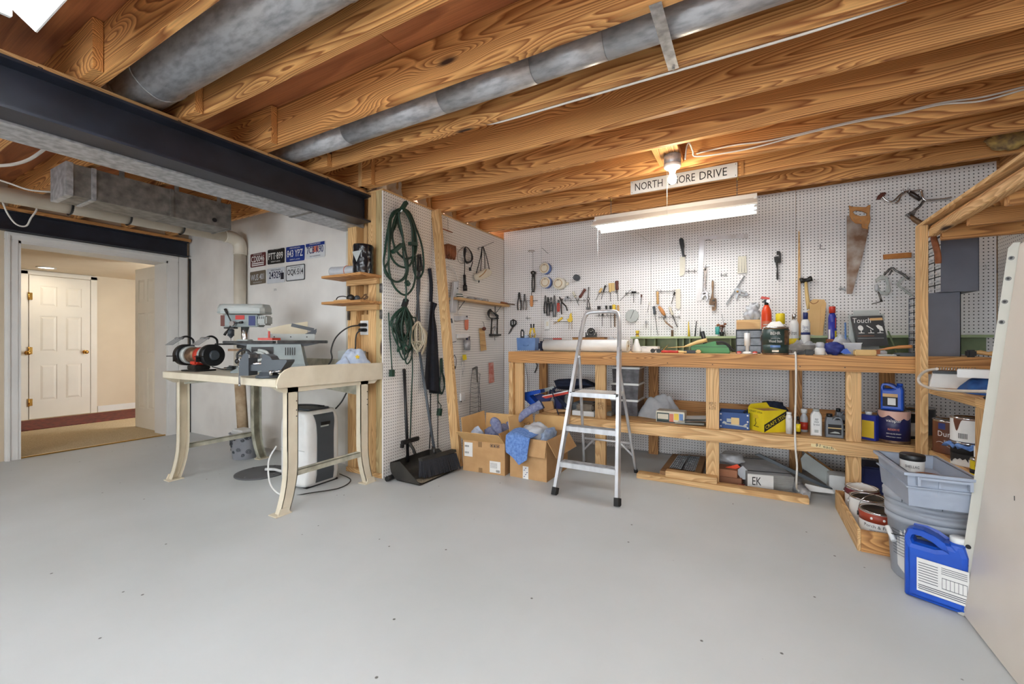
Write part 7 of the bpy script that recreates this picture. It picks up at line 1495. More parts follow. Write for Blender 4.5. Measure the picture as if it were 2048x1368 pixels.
# three stacked clear boxes
xa, xb = pX(1222, 3.85), pX(1275, 3.85); Wd = xb - xa; zz = ZS
for q, lab in enumerate(('bottom of three stacked clear plastic boxes with white lids under the bench', 'middle of three stacked clear plastic boxes with white lids under the bench', 'top of three stacked clear plastic boxes with white lids under the bench')):
    H_ = (pZ(1248, (736, 770, 806)[2 - q], 3.85) - pZ(1248, (769, 804, 839)[2 - q], 3.85)) * .98
    if q == 0: hh = H_; g = th('storage_box', lab, 'storage box', ((xa + xb) / 2, 3.99, zz), 0, 'stacked clear plastic boxes'); M = fm(g); ob('box', tray(B(M), Wd, .28, hh - .016, .004, .05), m_smoke, g); ob('lid', B(M).box((-Wd / 2 - .008, -.148, hh - .018), (Wd / 2 + .008, .148, hh), .005), m_wht, g); random.seed(1); c_ = B(M); ob('contents', c_.box((-Wd / 2 + .02, -.12, .006), (Wd / 2 - .02, .12, hh * .55), .02), m_greyd, g); proto = g
    else: dup(proto, ((xa + xb) / 2 + .004 * q, 3.985 - .004 * q, zz), radians(1.5 * q), lab)
    zz += hh + .0005
# left clutter: blue sawhorse frame, navy bag, straps, boards
g = th('folding_stand', 'bright blue plastic folding frame lying tilted at the left end of the lower shelf', 'frame', (-1.62, 3.85, ZS)); CZ = (1020, 730, 7.314)
def z7(x, y, Y): return Yp(*k(CZ, x, y), Y)
ob('side', B().prism([z7(x, y, 3.75) for x, y in ((165, 410), (440, 360), (450, 410), (280, 450), (385, 560), (330, 610), (160, 460))], (0, .10, 0)), m_blue, g)
ob('back_edge', B().prism([z7(x, y, 3.95) for x, y in ((420, 360), (640, 310), (650, 350), (440, 420))], (0, .03, 0)), m_greyl, g)
ob('navy_insert', B().prism([z7(x, y, 3.84) for x, y in ((290, 460), (450, 420), (600, 480), (560, 560), (400, 600))], (0, .02, 0)), m_navy, g)
ob('foot', B().box((-1.66, 3.8, ZS), (-1.58, 3.9, ZS + .18), .006), m_navy, g)
g = th('red_bar', 'red and white bar lying across the blue frame on the lower shelf', 'bar', z7(690, 420, 3.78)); ob('red_side', B().prism([z7(x, y, 3.74) for x, y in ((500, 455), (880, 380), (890, 410), (560, 480))], (0, -.06, 0)), m_red, g); ob('white_side', B().prism([z7(x, y, 3.741) for x, y in ((520, 440), (880, 362), (882, 379), (505, 454))], (0, -.06, 0)), m_wht, g)
g = th('navy_bag', 'dark navy cloth bag on top of the clutter at the left of the lower shelf', 'bag', (z7(930, 700, 4.0).x, 4.0, .68))
def nb(u, v):
    L = [(640, 235), (660, 300), (690, 345)]; t = v
    top = [(640, 230), (700, 208), (900, 200), (1110, 205), (1180, 250), (1225, 300)]; bot = [(690, 350), (800, 360), (900, 365), (1050, 340), (1150, 330), (1230, 320)]
    a = lerp_poly(top, u); c = lerp_poly(bot, u); x = a[0] * (1 - v) + c[0] * v; y = a[1] * (1 - v) + c[1] * v
    return z7(x, y, 3.98 - .10 * sin(v * pi) + .03 * noise.noise((u * 5, v * 4, 1)))
b = B().grid(24, 12, nb).grid(24, 12, lambda u, v: nb(u, v) + Vector((0, .14 * sin(v * pi) + .01, 0))); ob('bag', b, m_navyc, g)
for q, L in enumerate(([(600, 360), (590, 410), (660, 440), (760, 560), (860, 640)], [(680, 330), (620, 380), (650, 500), (700, 700), (775, 880)], [(630, 340), (660, 420), (720, 480), (830, 600)])): ob('strap', B().tube(cr([z7(x, y, 3.70 - .08 * (q == 1)) for x, y in L], 6), .012, 6, flat=.3), m_navyc, g)
ob('grey_case', B().box((z7(640, 0, 3.8).x, 3.87, ZS), (z7(850, 0, 3.8).x, 3.95, pZ(1130, 793, 3.8)), .01), m_greyl, label='pale grey panel standing behind the straps on the lower shelf', cat='panel')
ob('cardboard_piece', B().prism([z7(x, y, 3.72) for x, y in ((460, 540), (620, 530), (640, 640), (500, 680))], (0, .02, 0)).prism([z7(x, y, 3.66) for x, y in ((500, 680), (620, 700), (820, 680), (840, 660), (640, 650))], (0, .05, 0)), m_card, label='torn brown cardboard piece lying at the left of the lower shelf', cat='cardboard')
ob('glass_heap', B().box((z7(905, 0, 3.85).x, 3.85, ZS), (z7(1180, 0, 3.85).x, 4.05, pZ(1160, 806, 3.85)), .012), m_greyd, label='dark grey tool case behind the ladder on the lower shelf', cat='case')
ob('flat_box', B().box((z7(905, 0, 3.64).x, 3.645, ZS), (z7(1228, 0, 3.64).x, 3.80, pZ(1160, 822, 3.64)), .003), m_wht, label='flat white box at the front of the lower shelf behind the ladder', cat='box')
ob('folded_blanket', B().box((z7(975, 0, 3.68).x, 3.66, pZ(1160, 822, 3.64) + .0005), (z7(1225, 0, 3.68).x, 3.80, pZ(1160, 808, 3.66)), .012), mat('grey_brown_paper', (134, 122, 108), .8, c2=(104, 94, 84), scale=14), label='folded grey brown packet on top of the flat white box', cat='packet')
ob('pale_slat', B().box((z7(1400, 0, 3.75).x, 3.75, ZS), (z7(1480, 0, 3.75).x, 3.85, ZS + .03), .003), m_greyl, label='small pale box left of the stacked clear boxes', cat='box')
# white bag, long printed box, paper
cloth_heap('plastic_bag', (pX(1322, 3.92), 3.95, ZS), .19, .14, .20, m_clearw, 'big white plastic bag slumped on the lower shelf', 'bag', 5.1, 40, 24)
x0, x1 = pX(1312, 3.68), pX(1369, 3.68); h_ = pZ(1340, 823, 3.68) - ZS
g = th('printed_box', 'flat grey box with a printed colour chart front under the white plastic bag', 'box', ((x0 + x1) / 2, 3.74, ZS)); ob('box', B().box((x0, 3.68, ZS), (x1, 3.82, ZS + h_), .004), m_offw, g)
W_ = x1 - x0
for a, c, z0, z1, m_ in ((.03, .47, .12, .85, m_stain), (.06, .44, .3, .75, m_offw), (.48, .62, .12, .8, m_salmon), (.64, .8, .3, .85, m_yelp), (.82, .95, .3, .85, m_blueb), (.03, .97, .04, .12, m_ink)): ob('print', B().box((x0 + W_ * a, 3.6785 - z0 * .001, ZS + h_ * z0), (x0 + W_ * c, 3.68, ZS + h_ * z1)), m_, g)
for q in range(4):
    x = pX(1385 + 6 * q, 3.70); ob('paper_sheet', B().grid(8, 6, lambda u, v, q=q: (x - .13 + .22 * u, 3.65 + .14 * v + .01 * q, ZS + .004 + .012 * q + .02 * u * (1 if q % 2 else .4) + .008 * sin(v * 5 + q))).grid(8, 6, lambda u, v, q=q: (x - .13 + .22 * u, 3.65 + .14 * v + .01 * q, ZS + .0025 + .012 * q + .02 * u * (1 if q % 2 else .4) + .008 * sin(v * 5 + q))), m_paper if q % 2 else m_greyl, label=('lowest', 'second', 'third', 'topmost')[q] + ' of the loose sheets of paper left of the centre bench leg', cat='paper')
# blue bin with wrench print
x0, x1 = pX(1438, 3.66), pX(1499, 3.66); Wd = x1 - x0; h_ = pZ(1468, 826, 3.66) - ZS
g = th('blue_box', 'open blue cardboard box with a wrench picture on the lower shelf', 'box', ((x0 + x1) / 2, 3.77, ZS)); M = fm(g); bl_ = mat('blue_card', (50, 82, 140), .6)
ob('box', tray(B(M), Wd, .20, h_, .004, .0), bl_, g)
for sx in (-1, 1):
    for z in (.12, .5, .88): ob('rivet_print', B(M).cyl((sx * Wd * .44, -.1, h_ * z), (sx * Wd * .44, -.1015, h_ * z), .006), m_paper, g)
ob('wrench_print', B(M).outline([[(-.08, .045), (-.07, .055), (-.055, .05), (-.05, .04), (.06, .03), (.075, .045), (.09, .05), (.09, .04), (.08, .032), (.09, .02), (.075, .018), (.06, .022), (-.05, .03), (-.06, .028), (-.065, .036), (-.08, .036)]], .002, y=-.101), m_greyl, g)
ob('tan_patch', B(M).box((-.02, -.103, h_ * .28), (.035, -.1, h_ * .7)), m_wh['tan'], g); ob('mug_print', B(M).box((-.05, -.102, h_ * .4), (-.02, -.1, h_ * .62)), m_greyl, g)
ob('black_hose', B().tube(cr([(x1 - .04, 3.80, ZS + h_ * .9), (x1, 3.80, ZS + h_ + .02), (x1 + .05, 3.84, ZS + h_ + .02), (x1 + .09, 3.88, ZS + h_ - .02)]), .007, 7), m_black, label='short black hose lying over the edge of the blue box', cat='hose')
# yellow craft box
xc = pX(1534, 3.72); g = th('craft_box', 'bright yellow open cardboard box with a lamp picture and black banner', 'box', (xc, 3.745, ZS), radians(38)); M = fm(g); wa = .165; wb_ = .185; h_ = pZ(1532, 822, 3.62) - ZS
ob('box', tray(B(M), wb_, wa, h_, .003), m_yel, g)
ob('inner_liner', tray(B(M @ T(0, 0, .003)), wb_ - .008, wa - .008, h_ * .92, .001), m_card, g)
ob('flap', B(M).prism([(-wb_ / 2, wa / 2, h_), (wb_ / 2, wa / 2, h_), (wb_ / 2 - .02, wa / 2 + .01, h_ + .035), (-wb_ / 2 + .03, wa / 2 + .01, h_ + .025)], (0, .002, 0)), m_yel, g)
Mf = M @ T(0, -wa / 2 - .0015, 0); Ms = M @ T(-wb_ / 2 - .0015, 0, 0) @ Rz(-pi / 2)
ob('banner', B(Mf).prism([(-wb_ / 2 + .002, 0, h_ * .02), (-wb_ / 2 + .002, 0, h_ * .36), (wb_ / 2 - .002, 0, h_ * .96), (wb_ / 2 - .002, 0, h_ * .64)], (0, .001, 0)), m_ink, g)
text('CRAFT STIX', Mf @ T(0, -.001, h_ * .49) @ Matrix.Rotation(-atan2(h_ * .61, wb_), 4, 'Y'), wb_ * 1.0, h_ * .16, m_yel, g)
text('CRAFT STIX', Ms @ T(0, -.0005, h_ * .88), wa * .85, h_ * .08, m_ink, g)
ob('lamp_picture', B(Ms).prism([(-.03, 0, h_ * .58), (.03, 0, h_ * .58), (.02, 0, h_ * .74), (-.02, 0, h_ * .74)], (0, .001, 0)), m_yelp, g); ob('lamp_picture', B(Ms).tube([(0, 0, h_ * .58), (-.004, 0, h_ * .45), (.004, 0, h_ * .36), (-.008, 0, h_ * .24), (-.02, 0, h_ * .2), (.03, 0, h_ * .2)], .002, 5), m_ink, g)
ob('sticks', B(M).box((-wb_ / 2 + .02, -wa / 2 + .02, .004), (wb_ / 2 - .02, wa / 2 - .02, h_ * .8)), m_fly, g)
ob('dark_cloth', B().sphere((xc + .05, 4.0, ZS + .10), .07, 16, 10, (1.5, .8, 1.3), lambda d: .25 * noise.noise(d * 3)), m_navyc, label='bunched dark cloth behind the yellow craft box', cat='cloth')
# bottles
def btl(name, lab, px, Y, wpx, yt, yb, parts_fn, cat='bottle'):
    x = pX(px, Y); r = rad(wpx, px, Y); h = pZ(px, yt, Y) - ZS
    return lathed(name, lab, cat, x, Y, ZS, parts_fn(r, h))
btl('white_bottle', 'white bottle with a round white cap right of the yellow craft box', 1578, 3.68, 13, 824, 870, lambda r, h: (('bottle', [(0, 0), (r, 0), (r, h * .8), (r * .8, h * .86), (r * .7, h * .88), (0, h * .88)], m_wht), ('cap', [(r * .82, h * .88), (r * .82, h), (0, h)], m_wht), ('label', [(r, h * .1), (r + .001, h * .1), (r + .001, h * .72), (r, h * .72)], m_paper)))
btl('yellow_bottle', 'small bottle with a yellow label and black cap on the lower shelf', 1596, 3.72, 10, 833, 871, lambda r, h: (('bottle', [(0, 0), (r, 0), (r, h * .62), (r * .5, h * .8), (0, h * .8)], mat('amber_plastic', (70, 46, 28), .3)), ('cap', [(r * .5, h * .78), (r * .5, h), (0, h)], m_black), ('label', [(r, h * .12), (r + .001, h * .12), (r + .001, h * .58), (r, h * .58)], m_yel)))
btl('white_bottle', 'white spray bottle with a red label on the lower shelf', 1608, 3.82, 16, 817, 868, lambda r, h: (('bottle', [(0, 0), (r, 0), (r, h * .6), (r * .5, h * .78), (r * .45, h * .82), (0, h * .82)], m_clearw), ('cap', [(r * .8, h * .8), (r * .85, h * .98), (0, h)], m_wht), ('label', [(r, h * .1), (r + .001, h * .1), (r + .001, h * .42), (r, h * .42)], m_red)))
def flatjug(name, lab, x, y, z, w_, d_, h_, m_, cap, rz, hole=None, neckx=0, cat='jug', neckw=.35, bev=.012):
    """flat sided moulded jug; hole = (x0, x1, z0, z1) in fractions for the hand hole"""
    g = th(name, lab, cat, (x, y, z), rz); M = fm(g)
    sh = .8
    P = [(-.5, .0), (.5, 0), (.5, sh - .08), (.46, sh), (neckx + neckw / 2, .9), (neckx + neckw / 2, .93), (neckx - neckw / 2, .93), (neckx - neckw / 2, .9), (-.46, sh), (-.5, sh - .08)]
    if hole == 'left':                                   # handle loop at the upper left, neck at the upper right
        P = [(-.5, .02), (-.46, 0), (.46, 0), (.5, .02), (.5, .78), (.46, .86), (.44, .9), (.44, .93), (.2, .93), (.2, .9), (.12, .90), (.0, .955), (-.2, 1.0), (-.36, 1.0), (-.46, .96), (-.5, .86)]
    P = [(a * w_, b_ * h_) for a, b_ in P]
    polys = [P]
    if hole == 'left': polys.append([(a * w_, b_ * h_) for a, b_ in [(-.36, .84), (-.34, .80), (.0, .80), (.08, .82), (.06, .86), (-.05, .905), (-.2, .93), (-.32, .925)]])
    ob('body', B(M).outline(polys, d_, bev), m_, g)
    nx = .32 if hole == 'left' else neckx; cw = (.13 if hole == 'left' else neckw / 2 * .95) * w_
    ob('cap', B(M).lathe([(cw, .93 * h_), (cw * 1.05, .935 * h_), (cw * 1.05, 1.0 * h_), (cw * .9, 1.01 * h_), (0, 1.01 * h_)], 20, (nx * w_, 0, 0)), cap, g)
    return g
x = pX(1632, 3.70); g = flatjug('white_bottle', 'tall white flat sided bottle with a barcode on the lower shelf', x, 3.70, ZS, rad(23, 1632, 3.7) * 2, .05, pZ(1632, 818, 3.7) - ZS, m_wht, m_greyl, 0, cat='bottle', neckw=.6)
M = fm(g); text('PREP\nWASH\nfor wood', M @ T(0, -.027, .10), .035, .05, m_greyd, g); ob('barcode', B(M).box((-.012, -.0265, .025), (.012, -.0255, .045)), m_greyl, g)
mg = mat('grey_bottle_plastic', (122, 126, 132), .35)
for px, Y, lab, w_, yt in ((1683, 3.82, 'grey oil bottle with a dark cap, behind its twin on the lower shelf', 26, 817), (1668, 3.70, 'grey oil bottle with a black and silver label, front one of two', 36, 828)):
    x = pX(px, Y); W_ = rad(w_, px, Y) * 2; h_ = pZ(px, yt, Y) - ZS
    g = th('oil_bottle', lab, 'bottle', (x, Y, ZS)); M = fm(g)
    ob('body', B(M).outline([[(-W_ / 2, 0), (W_ / 2, 0), (W_ / 2, h_ * .6), (W_ * .42, h_ * .82), (W_ * .3, h_ * .9), (W_ * .05, h_ * .9), (-W_ * .08, h_ * .83), (-W_ * .1, h_ * .88), (-W_ * .42, h_ * .88), (-W_ / 2, h_ * .7)], [(W_ * .08, h_ * .78), (W_ * .3, h_ * .78), (W_ * .28, h_ * .84), (W_ * .12, h_ * .85)]], .07, .008), mg, g)
    ob('cap', B(M).cyl((-W_ * .26, 0, h_ * .87), (-W_ * .26, 0, h_), W_ * .18), m_black, g); ob('label', B(M).box((-W_ * .38, -.0365, h_ * .14), (W_ * .36, -.0355, h_ * .58)), m_ink, g); ob('label_band', B(M).box((-W_ * .38, -.0375, h_ * .40), (W_ * .36, -.0366, h_ * .44)), m_wh['tan'], g); ob('label_picture', B(M).prism([(-W_ * .3, -.0375, h_ * .2), (W_ * .3, -.0375, h_ * .2), (W_ * .2, -.0375, h_ * .26), (0, -.0375, h_ * .28)], (0, .001, 0)), m_greyl, g)
# blue square tin
x = pX(1742, 3.72); W_ = .085; h_ = pZ(1738, 832, 3.66) - ZS; g = th('blue_tin', 'blue rectangular tin with a white cap left of the dark blue paint can', 'tin', (x, 3.73, ZS), radians(-38)); M = fm(g); mb_ = mat('blue_tin', (46, 58, 152), .35)
ob('tin', B(M).box((-W_ * .55, -.035, 0), (W_ * .55, .035, h_), .003), mb_, g); ob('cap', B(M).cyl((-.012, 0, h_), (-.012, 0, h_ + .022), .019), m_wht, g); ob('white_label', B(M @ T(-W_ * .55 - .001, 0, 0)).box((-.0005, -.026, h_ * .1), (.0005, .026, h_ * .88)), m_paper, g); ob('yellow_label', B(M).box((-W_ * .4, -.0365, h_ * .1), (W_ * .45, -.0355, h_ * .78)), m_yelp, g)
ob('white_label', B(M).box((-W_ * .5, .0355, h_ * .1), (W_ * .5, .0365, h_ * .88)), m_paper, g)
# dark blue paint can with drips, blue jug on it
x = pX(1789, 3.70); r = .083; h_ = pZ(1789, 824, 3.62) - ZS
g = can('dark blue gallon paint can with pink drips under the blue jug', x, 3.72, ZS, r, h_, m_rust, ((.02, h_ * .94, mat('midnight_label', (38, 38, 84), .4)),), words=(('valspar', h_ * .7, r * .95, h_ * .12, m_paper), ('RESERVE', h_ * .44, r * .7, h_ * .06, m_salmon), ('SEMI-GLOSS FINISH', h_ * .31, r * .9, h_ * .035, m_paper), ('INTERIOR PAINT + PRIMER', h_ * .21, r * .9, h_ * .025, m_paper)))
M = fm(g); mpk = mat('pink_paint', (222, 176, 160), .4)
ob('paint_drip', B(M).grid(30, 4, lambda u, v: ((r + .0025) * sin(-1.2 + 2.6 * u), -(r + .0025) * cos(-1.2 + 2.6 * u), h_ - v * h_ * (.12 + .10 * abs(sin(u * 9)) + .28 * max(0, u - .45) * max(0, .9 - u) * 6))), mpk, g)
Y_ = 3.72; xj = pX(1785, 3.72); zj = ZS + h_ + .002; hj = pZ(1785, 768, 3.66) - zj
g = flatjug('blue_jug', 'small bright blue jug standing on the dark blue paint can', xj, 3.72, zj, .115, .085, hj, m_blue, m_blue, facing(xj, 3.72) - .1, 'left')
M = fm(g); ob('label', B(M).box((-.045, -.0445, hj * .14), (.03, -.043, hj * .62)), m_ink, g); ob('label_top', B(M).box((-.045, -.0455, hj * .5), (.03, -.0446, hj * .62)), m_wh['wood'], g); ob('label_picture', B(M).box((-.02, -.0455, hj * .2), (.02, -.0446, hj * .46)), m_paper, g)
x = pX(1826, 3.78); can('dark paint can with a pale label, half hidden behind the tall pine post', x, 3.96, ZS, .078, .18, m_ink, ((.02, .11, m_paper),))
x = pX(1840, 3.98); can('dark paint can at the back of the lower shelf behind the tall pine post', x + .05, 4.17, ZS, .082, .19, m_greyd, ())
# ================================================================== ON THE FLOOR UNDER THE BENCH
CW = (1420, 880, 6.4)
g = th('floor_register', 'wooden box frame with a metal mesh panel on the floor under the bench', 'mesh panel', (-.42, 3.95, 0)); P = [Zp(*k(CG, x, y), .07) for x, y in ((272, 1010), (640, 1060), (690, 880), (390, 855))]
ob('frame', B().prism(P, (0, 0, -.07)), mat('brown_card_box', (156, 120, 84), .8, c2=(138, 104, 70), scale=9), g)
b = B(); Q = [Zp(*k(CG, x, y), .0735) for x, y in ((360, 980), (590, 1015), (638, 880), (440, 866))]
W0 = lambda u, v: Q[0].lerp(Q[1], u).lerp(Q[3].lerp(Q[2], u), v)
ob('mesh_ground', B().prism([q - Vector((0, 0, .003)) for q in Q], (0, 0, .001)), m_ink, g)
for i in range(13): v = (i + .5) / 13; b.tube([W0(u / 24, min(1, max(0, v + (.02 if u % 2 else -.02)))) for u in range(25)], .0028, 4)
tag(ob('mesh', b, m_galv, g), kind='stuff'); ob('handle_strap', B().tube([W0(.5, -.05) + Vector((0, 0, .003)), W0(.5, 1.05) + Vector((0, 0, .003))], .010, 6, flat=.3), m_black, g)
for q in range(2):
    zz = .058 * q; x0 = pX(1437, 3.72)
    ob('brick_board', B().prism([(x0, 3.70, zz), (x0 + .16 - .03 * q, 3.70, zz), (x0 + .18 - .03 * q, 3.86, zz), (x0, 3.86, zz)], (0, 0, .055)), mat('brown_board%d' % q, (142 + 20 * q, 96 + 14 * q, 70 + 10 * q), .8), label=('lower', 'upper')[q] + ' of two stacked brown boards on the floor behind the centre bench leg', cat='board')
g = th('paper_bag', 'white and orange crumpled bag over the brown boards under the bench', 'bag', (pX(1465, 3.82), 3.86, .117)); blob('bag', (pX(1462, 3.84), 3.88, .165), (.09, .09, .045), m_clearw, parent=g, seed=2); ob('orange_print', B().prism([Yp(*k(CW, x, y), 3.76) for x, y in ((200, 350), (350, 310), (390, 350), (330, 370), (300, 385), (200, 380))], (0, .004, 0)), m_orange, g); ob('side', B().prism([Yp(*k(CW, x, y), 3.735) for x, y in ((330, 400), (420, 330), (510, 420), (470, 510), (400, 500))], (0, .01, 0)), m_clearw, g)
ob('orange_scrap', B().grid(6, 4, lambda u, v: Zp(*k(CW, 360 + 90 * u, 565 + 40 * v), .012 + .015 * sin(u * 4 + v * 2))), m_red, label='small orange red scrap on the floor beside the flooring pack', cat='scrap')
g = th('flooring_pack', 'shrink wrapped pack of grey flooring planks on the floor under the bench', 'plank pack', (.05, 3.8, 0)); A0, A1 = Zp(*k(CW, 600, 655), .0), Zp(*k(CW, 1100, 700), .0)
hp = .115; D_ = (A1 - A0).normalized(); A00 = Zp(*k(CW, 480, 620), 0); Nn = Vector((-D_.y, D_.x, 0)); L_ = (A1 - A00).length; m_pk = mat('grey_plank', (150, 148, 144), .5, c2=(122, 118, 112), scale=6, stretch=(1, 6, 1), detail=6)
for i in range(9):
    z = .004 + i * .0122; o = A00 + Nn * random.uniform(0, .004); ob('plank', B().prism([o + Vector((0, 0, z)), o + D_ * L_ + Vector((0, 0, z)), o + D_ * L_ + Nn * .5 + Vector((0, 0, z)), o + Nn * .5 + Vector((0, 0, z))], (0, 0, .0112)), m_pk, g)
o = A00 - Nn * .003; ob('paper_label', B().prism([o + Vector((0, 0, .02)), o + D_ * L_ * .56 + Vector((0, 0, .01)), o + D_ * L_ * .56 + Vector((0, 0, .11)), o + Vector((0, 0, .112))], Nn * .002), m_paper, g)
text('EK', T(o + D_ * L_ * .2 - Nn * .0015 + Vector((0, 0, .062))) @ Rz(atan2(D_.y, D_.x)), .06, .06, m_ink, g, 'handwriting'); ob('film', B().prism([A00 + Vector((0, 0, .1145)), A00 + D_ * L_ * .985 + Vector((0, 0, .1145)), A00 + D_ * L_ * .985 + Nn * .5 + Vector((0, 0, .1145)), A00 + Nn * .5 + Vector((0, 0, .1145))], (0, 0, .0012)), m_clearw, g)
for t in (.12, .9): ob('band', B().prism([A00 + Nn * .5 * t + Vector((0, 0, .1165)), A00 + D_ * L_ + Nn * .5 * t + Vector((0, 0, .1165)), A00 + D_ * L_ + Nn * (.5 * t + .02) + Vector((0, 0, .1165)), A00 + Nn * (.5 * t + .02) + Vector((0, 0, .1165))], (0, 0, .001)), m_greyd, g)
g = th('downspout', 'dented grey metal downspout piece lying on the floor at the end of the long board', 'downspout', Zp(*k(CW, 1180, 710), 0)); P = [Zp(*k(CW, x, y), z) for x, y, z in ((1150, 700, .02), (1260, 725, .02))]
b = B(); p0 = Zp(*k(CW, 1120, 600), .05); p1 = Zp(*k(CW, 1235, 715), .035); b.tube([p0 + Vector((0, .25, .03)), p0, p1], [.045, .045, .04], 4, flat=.7); ob('pipe', b, m_galv, g); ob('opening', B().box(p0 + Vector((-.01, -.02, -.01)), p0 + Vector((.02, .0, .025))), m_black, g)
pan_ = [('leaning_board', 'long grey panel edge leaning diagonally across the pile under the bench', [(570, 185), (640, 180), (1100, 400), (1570, 625), (1560, 655), (1100, 445)], 3.78, .02, m_greyd),
        ('leaning_board', 'pale board with a brown corner standing behind the flooring pack', [(1160, 240), (1220, 165), (1590, 430), (1540, 490), (1540, 600), (1180, 360)], 3.98, .015, m_greyl),
        ('dark_board', 'dark board leaning behind the pale panels under the bench', [(1200, 150), (1240, 155), (1720, 490), (1725, 560), (1600, 440)], 4.06, .02, m_oak['x']),
        ('white_board', 'white panel lying on its edge below the diagonal grey panel', [(1220, 560), (1570, 640), (1590, 690), (1240, 650), (1205, 600)], 3.72, .012, m_paper)]
for n_, lab, pts, Y_, t_, m_ in pan_:
    P = [Yp(*k(CW, x, y), Y_) for x, y in pts]
    for p in P: p.z = max(p.z, .004)
    ob(n_, B().prism(P, (0, t_, 0)), m_, label=lab, cat='panel')
x0, x1 = pX(1659, 3.85), pX(1690, 3.85); ob('white_carton', B().box((x0, 3.86, 0), (x1 + .02, 4.0, pZ(1675, 952, 3.86)), .004), m_wht, label='small pale carton standing left of the right bench leg', cat='carton')
x0, x1 = pX(1725, 3.95), pX(1772, 3.95); ob('blue_crate', B().box((x0, 3.95, 0), (x1, 4.2, .2), .01), m_navy, label='dark blue crate in the shade right of the right bench leg', cat='crate')
# ================================================================== STEP LADDER
g = th('step_ladder', 'folding aluminium step ladder with a hoop handle standing before the long workbench', 'ladder', (-1.02, 3.2, 0))
YT, ZTOP = 3.37, 1.352
xl, xr = Yp(1169, 640, YT).x, Yp(1241, 640, YT).x
F0 = [Vector((-1.234, 2.832, .0)), Vector((-.778, 2.841, .0))]; F1 = [Vector((xl, YT - .03, ZTOP - .07)), Vector((xr, YT - .03, ZTOP - .07))]
rail = lambda s, z: F0[s].lerp(F1[s], z / (ZTOP - .07))
for s in (0, 1): ob('rail', B().bar(rail(s, .03), rail(s, 1.06), .022, .052, up=(0, 1, .4)), m_alu, g)
P = [rail(0, 1.04), rail(0, 1.2), F1[0] + Vector((.01, .012, .03)), F1[0] + Vector((.045, .025, .066)), (F1[0] + F1[1]) / 2 + Vector((0, .028, .070)), F1[1] + Vector((-.045, .025, .066)), F1[1] + Vector((-.01, .012, .03)), rail(1, 1.2), rail(1, 1.04)]
ob('hoop_handle', B().tube(cr(P, 6), .0165, 12), m_alu, g)
for s in (0, 1):
    f = rail(s, 0); ob('foot', B().bar(f, rail(s, .05), .032, .062, up=(0, 1, .4)), m_blackr, g)
hz = .95; BKL = []
for s in (0, 1):
    a = rail(s, hz) + Vector((.014 if s == 0 else -.014, .03, 0)); e = Vector(((-1.30, -.842)[s], 3.655, .0)); BKL.append((a, e))
    ob('back_leg', B().tube(cr([a + Vector((0, -.02, .03)), a, a.lerp(e, .5), e + Vector((0, -.01, .02))], 5), .0125, 10), m_alu, g); ob('back_foot', B().cyl(e, a.lerp(e, .965), .017, .015, n=12), m_blackr, g)
bk = lambda s, z: BKL[s][0].lerp(BKL[s][1], (hz - z) / hz)
for z, d_ in ((.225, .085), (.472, .085)):
    a, c = rail(0, z), rail(1, z); b = B(); b.box((a.x + .008, a.y - .028, z - .035), (c.x - .008, a.y + d_ - .028, z))
    st_ = ob('tread', b, m_alu, g); b = B()
    for q in range(6): b.box((a.x + .012, a.y - .02 + q * .0135, z), (c.x - .012, a.y - .014 + q * .0135, z + .0025))
    ob('tread_ribs', b, m_galv, st_)
    for s in (0, 1): x = a.x + .012 if s == 0 else c.x - .012; ob('corner_brace', B().bar((x, a.y + .03, z - .03), rail(s, z - .11) + Vector((.01 if s == 0 else -.01, 0, 0)), .004, .014), m_alu, g)
z = .72; a, c = rail(0, z), rail(1, z); pl = ob('platform', B().box((a.x + .014, a.y - .03, z - .03), (c.x - .014, a.y + .21, z), .004), m_wht, g)
ob('platform_edge', B().box((a.x + .012, a.y - .034, z - .034), (c.x - .012, a.y - .03, z)), m_alu, pl)
for s in (0, 1): x = (a.x + .012) if s == 0 else (c.x - .012); ob('platform_clip', B().box((x - .02, a.y - .03, z - .03), (x + .02, a.y + .0, z + .004), .004), m_dark, g); ob('platform_arm', B().bar((x, a.y + .16, z - .02), bk(s, z - .12), .004, .016), m_alu, g)
for z in (.27,): ob('back_brace', B().cyl(bk(0, z), bk(1, z), .008, n=10), m_alu, g)
for s in (0, 1): p = bk(s, .27); ob('diagonal_brace', B().bar(p + Vector((.10 if s == 0 else -.10, 0, 0)), bk(s, .15), .003, .014), m_alu, g)
# ================================================================== CARDBOARD BOXES AND RAGS
def carton(label, x, y, w_, d_, h_, rz, flaps, name='cardboard_box'):
    g = th(name, label, 'box', (x, y, 0), rz); M = fm(g); t = .004; b = B(M)
    for a, c in (((0, 0, 0), (w_, t, h_)), ((0, d_ - t, 0), (w_, d_, h_)), ((0, t, 0), (t, d_ - t, h_)), ((w_ - t, t, 0), (w_, d_ - t, h_)), ((t, t, 0), (w_ - t, d_ - t, t))): b.box(a, c)
    ob('box', b, m_card, g)
    for side, ang, ln in flaps:
        a = radians(ang); o, i = sin(a) * ln, cos(a) * ln
        q = {'f': [(0, 0), (w_, 0), (0, -1)], 'b': [(0, d_), (w_, d_), (0, 1)], 'l': [(0, 0), (0, d_), (-1, 0)], 'r': [(w_, 0), (w_, d_), (1, 0)]}[side]
        (x0, y0), (x1, y1), (nx, ny) = q; b = B(M)
        sk = .0
        V = [(x0, y0, h_), (x1, y1, h_), (x1 + nx * o, y1 + ny * o, h_ + i), (x0 + nx * o, y0 + ny * o, h_ + i)]
        nrm = Vector((nx * cos(a), ny * cos(a), -sin(a))) * -.004
        b.prism(V, nrm); ob('flap', b, m_cardi if ang < 100 else m_card, g)
    return g
